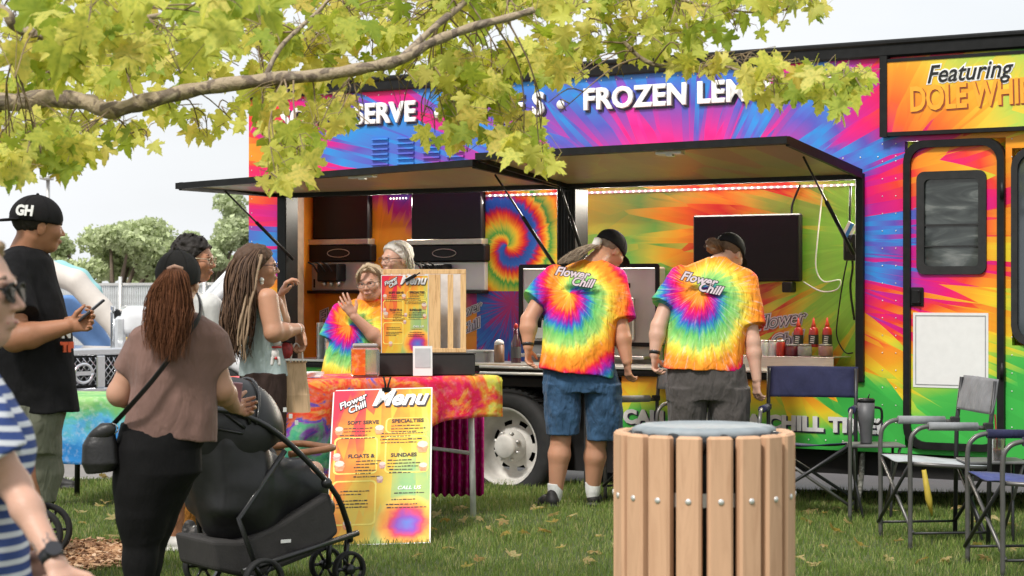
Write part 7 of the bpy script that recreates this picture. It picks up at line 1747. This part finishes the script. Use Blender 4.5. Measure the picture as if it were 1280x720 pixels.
def leaf_mat(name, stops):
    t = NT(name); gi = t.new('ShaderNodeNewGeometry').outputs['Random Per Island']; oi = t.new('ShaderNodeObjectInfo').outputs['Random']
    q = t.math('FRACT', t.math('ADD', gi, oi)); c = t.ramp(q, stops)
    n = t.noise(6, 4); c = t.mix(t.ramp(n, [(.45,(0,0,0)),(.75,(.7,.7,.7))]), c, (.20,.34,.045))
    c = t.mix(t.ramp(t.noise(26, 4), [(.66,(0,0,0)),(.78,(.75,.75,.75))]), c, (.30,.17,.05))
    t.base(c, .5, 0, .3); t.bump(t.noise(70, 3), .3, .004)
    tr = t.new('ShaderNodeBsdfTranslucent'); t.put(tr.inputs[0], t.mix(1, c, (1.0,1.0,.6), 'MULTIPLY')); mx = t.new('ShaderNodeMixShader'); mx.inputs[0].default_value = .55
    t.t.links.new(t.b.outputs[0], mx.inputs[1]); t.t.links.new(tr.outputs[0], mx.inputs[2]); t.t.links.new(mx.outputs[0], t.out.inputs[0]); return t.m
M_LEAF = leaf_mat('plane_leaf', [(0,(.34,.46,.06)),(.18,(.58,.64,.10)),(.5,(.82,.80,.17)),(.85,(.90,.80,.22)),(1,(.80,.62,.14))])
M_DRY = leaf_mat('dry_leaf', [(0,(.42,.26,.10)),(.5,(.58,.42,.20)),(1,(.70,.56,.30))])
rs = random.Random(21)
dry = []
for v in range(4):
    V, Fc = leaf_arrays(v + 2 if v else 6, rs, .3); V = V*np.array([1,1,1.3]); me = np_mesh('fallen_leaf', V - np.array([0,.4,0]), Fc, False); me.materials.append(M_DRY); dry.append(me)
spots = [(560,690),(540,665),(612,668),(640,700),(576,640),(556,655),(672,640),(700,690),(735,706),(520,700),(600,705),(690,660),(655,672),(1030,690),(1060,660),(1110,705),(1010,655),(1180,705),(1225,690),(1075,690),(1150,705),(160,690),(125,640),(100,645),(140,675),(295,640),(450,705),(545,650),(715,650),(1045,640),(1000,705),(750,680),(1240,655),(1195,640),(130,600),(152,622),(600,655),(630,650),(1020,712),(585,715)]
for i in range(34): spots.append((rs.uniform(100,1270), rs.uniform(625,716)))
for i, (px, py) in enumerate(spots):
    p = gp(px, py); q = bpy.data.objects.new('fallen_leaf', dry[i % 4]); COL.objects.link(q)
    q.location = (p.x, p.y, rs.uniform(.022,.042)); q.scale = (rs.uniform(.045,.085),)*3; q.rotation_euler = (rs.uniform(-.5,.5), rs.uniform(-.5,.5), rs.uniform(0,6.28))
    tag(q, 'small dry tan fallen leaf lying on the grass', 'leaf', 'dry fallen leaves scattered on the lawn')

# ============================================================ THE TREE OVERHEAD
tree_o = Vector((-4.2, 7.2, 0))
tree = thing('plane_tree', 'plane tree with pale mottled branch and yellow-green lobed leaves over the food truck', 'tree', tree_o)
def bark():
    t = NT('mottled_bark'); n = t.noise(14, 5, t.map((1,1,1)), dist=.6)
    c = t.ramp(n, [(.38,(.30,.23,.15)),(.50,(.38,.30,.20)),(.56,(.15,.11,.08)),(.64,(.19,.15,.11)),(.70,(.36,.30,.21))]); t.base(c, .8); t.bump(t.noise(60, 5), .7, .01); return t.m
M_BARK = bark(); M_TWIG = mat('twig_brown', (.24,.17,.10), .8, var=.3)
m = MB(); m.tube(smooth_path([(-4.2,7.2,-.05),(-4.25,7.2,.9),(-4.15,7.2,1.8),(-4.0,7.15,2.6),(-3.9,7.1,3.8),(-3.8,7.0,5.2)],5), [.30-.007*i for i in range(26)], 16); tk = m.build('trunk', M_BARK, tree, tree_o)
def limb(name, pts, r0, r1, n=10):
    P = smooth_path(pts, 6); k = len(P); rs_ = random.Random(len(pts)); m = MB()
    rr = [(r0 + (r1-r0)*i/(k-1))*(1+.10*math.sin(i*1.3)+.05*rs_.uniform(-1,1)) for i in range(k)]; m.tube(P, rr, n); m.build(name, M_BARK, tk, tree_o); return P
A_ = at
B1 = limb('branch', [(-4.05,7.15,2.2), A_(-220,118,7.4), A_(0,128,7.6), A_(60,123,7.6), A_(110,128,7.55), A_(137,138,7.5), A_(190,125,7.5), A_(250,111,7.45), A_(330,100,7.4), A_(400,94,7.4), A_(450,86,7.35), A_(500,75,7.3), A_(540,53,7.3), A_(590,34,7.3), A_(640,21,7.3), A_(668,12,7.3)], .040, .012, 12)
B2 = limb('branch', [(-3.95,7.12,2.9), A_(-160,-20,6.8), A_(-10,8,6.6), A_(20,34,6.6), A_(60,45,6.6), A_(110,36,6.6), A_(170,25,6.7), A_(260,8,6.8)], .024, .009)
B3 = limb('branch', [A_(500,75,7.3), A_(560,20,7.6), A_(640,-30,7.8), A_(740,10,8.0), A_(800,72,7.9), A_(845,84,7.9), A_(900,82,7.8), A_(960,100,7.7), A_(1040,115,7.6)], .014, .004)
B4 = limb('branch', [A_(330,100,7.4), A_(350,60,7.5), A_(380,30,7.7), A_(410,0,7.8), A_(430,-50,7.9)], .010, .006)
B5 = limb('branch', [A_(640,-30,7.8), A_(760,-20,8), A_(850,0,8), A_(930,15,8), A_(1000,10,8)], .010, .004)
B6 = limb('branch', [(-3.9,7.1,3.1), A_(-100,-60,8), A_(120,-40,8), A_(300,-50,8), A_(500,-60,8)], .03, .012)
ANCH = B1 + B2 + B3 + B4 + B5 + B6
CL = [(30,60,6.4,70,45,22,.135),(110,20,6.2,80,45,26,.145),(200,40,6.6,70,50,26,.125),(280,20,5.9,60,40,18,.15),(60,100,7.4,80,40,30,.105),(160,85,7.6,70,40,34,.10),(240,80,7.8,60,40,34,.10),(320,60,7.7,60,45,36,.10),(390,50,7.8,60,50,36,.10),(450,30,7.8,60,45,34,.10),(520,25,7.8,60,40,30,.10),(590,10,7.8,60,30,24,.10),(650,25,7.6,55,35,22,.105),(20,20,8.2,60,60,34,.11),(130,70,8.6,140,60,60,.10),(330,20,8.4,160,50,60,.10),(500,10,8.5,140,40,40,.10),
 (35,165,7.0,55,45,44,.11),(10,205,7.0,35,28,22,.11),(75,195,7.2,45,25,18,.10),(125,170,7.8,50,22,16,.085),(170,175,7.8,32,18,9,.08),(95,212,7.6,18,10,4,.08),(250,165,7.9,34,16,9,.08),(215,140,7.9,40,16,10,.08),(290,150,7.9,25,18,6,.08),
 (330,140,7.4,28,32,16,.105),(372,200,7.1,22,28,11,.12),(350,225,7.1,22,18,5,.12),(355,185,7.2,26,20,8,.11),(425,130,7.4,50,35,26,.11),(395,165,7.4,22,22,6,.11),(450,150,7.4,20,20,5,.11),(500,100,7.8,50,40,26,.10),(560,120,7.8,50,40,34,.10),(610,150,7.8,60,38,40,.10),(655,185,7.6,38,20,16,.11),(680,205,7.6,22,10,6,.11),(560,165,7.8,35,22,14,.10),(530,145,7.8,30,25,12,.10),(640,100,7.8,60,40,34,.10),(590,80,7.8,60,40,30,.10),(690,80,7.8,40,40,22,.10),(720,100,7.7,22,20,8,.11),(700,140,7.7,22,25,8,.10),
 (740,45,8,30,30,12,.09),(790,10,8,60,35,30,.09),(850,20,7.9,60,40,36,.095),(920,20,7.9,60,35,32,.095),(985,10,7.9,38,25,16,.09),(1015,5,7.9,15,12,4,.09),(795,60,8,50,24,12,.09),(850,62,7.8,30,35,18,.10),(885,95,7.7,32,26,18,.105),(925,90,7.7,45,30,22,.10),(975,110,7.6,50,22,22,.10),(1030,110,7.5,45,20,20,.10),(1072,108,7.4,26,18,10,.11),(1050,130,7.4,16,12,4,.11),(770,95,8,22,10,3,.09),(700,-5,8,60,30,22,.10)]
rs = random.Random(77); leaves = []; tw = MB()
KEEP = [(455,118,530,158),(664,118,708,148),(742,108,860,136),(872,106,916,134)]
BXS = [640+p.x/p.y*F for p in B1[4:]]; BYS = [360-(p.z-CH)/p.y*F for p in B1[4:]]
for (cx, cy, D, rx, ry, n, sz) in CL:
    c = A_(cx, cy, D); an = min(ANCH, key=lambda p: (p-c).length + (.25 if p.z < c.z-.05 else 0))
    mid = an.lerp(c, .5) + Vector((rs.uniform(-.05,.05), rs.uniform(-.1,.1), .05)); P = smooth_path([an, mid, c], 4)
    tw.tube(P, [.0042-.0003*i for i in range(len(P))], 6)
    hubs = []
    for k in range(max(2, n//6)):
        q = A_(cx + rs.gauss(0,.45)*rx, cy + rs.gauss(0,.45)*ry, D + rs.gauss(0,.18)); s_ = P[rs.randrange(len(P)//2, len(P))]; P2 = smooth_path([s_, s_.lerp(q,.5)+Vector((rs.uniform(-.03,.03),0,.03)), q], 3); tw.tube(P2, [.0032,.003,.0028,.0026,.0024,.002,.0018][:len(P2)], 5); hubs.append(P2)
    for k in range(int(n*(.80 if cy < 110 else .9))):
        h = hubs[k % len(hubs)]; hp = h[rs.randrange(len(h)//2, len(h))]
        a = rs.uniform(0,6.283); q = rs.random()**.5; tgt = A_(cx + math.cos(a)*q*rx, cy + math.sin(a)*q*ry, D + rs.gauss(0,.16))
        tip = Vector((rs.gauss(0,.55), rs.gauss(0,.35), -.75 + rs.gauss(0,.35))).normalized(); nrm = Vector((rs.gauss(0,.5), -1 + rs.gauss(0,.35), .55 + rs.gauss(0,.5)))
        nrm = (nrm - tip*nrm.dot(tip)).normalized(); s = sz*rs.uniform(.5,1.08)
        X = tip.cross(nrm); M_ = Matrix(((X.x,tip.x,nrm.x),(X.y,tip.y,nrm.y),(X.z,tip.z,nrm.z)))
        base = tgt - tip*s*.5; pe = base - tip*s*.45 + nrm*s*.16
        if any(x0-16 < tx < x1+16 and y0-14 < ty < y1+14 for (x0,y0,x1,y1) in KEEP for tx, ty in [(640+tgt.x/tgt.y*F, 360-(tgt.z-CH)/tgt.y*F)]): continue
        tx, ty = 640+tgt.x/tgt.y*F, 360-(tgt.z-CH)/tgt.y*F; by = float(np.interp(tx, BXS, BYS))
        if abs(ty-by) < 30 and tx < 675 and tgt.y < 7.75: tgt = tgt*(8.0/tgt.y) + Vector((0,0,CH*(1-8.0/tgt.y))); base = tgt - tip*s*.5; pe = base - tip*s*.45 + nrm*s*.16
        leaves.append((s, base, M_, rs.randrange(8), (tgt - Vector((0,0,CH))).length))
        if (pe-hp).length < .45: tw.tube([pe, pe.lerp(hp,.5)+Vector((0,0,.012)), hp], .0014, 3, False)
twg = tw.build('twigs', M_TWIG, tk, tree_o); twg['kind'] = 'stuff'
crown = None
order = sorted(range(len(leaves)), key=lambda i: -leaves[i][0]/leaves[i][4])
big = order[:300]; rest = order[300:]
LM = []
for v in range(8):
    V, Fc = leaf_arrays(v, rs); me = np_mesh('leaf', V, Fc, True); me.materials.append(M_LEAF); LM.append(me)
AV, AF, b = [], [], 0
for i in rest:
    s, base, M_, v, _ = leaves[i]; V, Fc = leaf_arrays(v, rs); Vw = (V*s) @ np.array(M_).T + np.array(base - tree_o); AV.append(Vw); AF.append(Fc + b); b += len(V)
crown = link_mesh('crown', np_mesh('crown', np.concatenate(AV), np.concatenate(AF), True), M_LEAF, tree); crown['kind'] = 'stuff'
for i in big:
    s, base, M_, v, _ = leaves[i]; q = bpy.data.objects.new('leaf', LM[v]); COL.objects.link(q); q.parent = tree
    q.matrix_local = Matrix.Translation(base - tree_o) @ (M_.to_4x4() @ Matrix.Scale(s, 4))
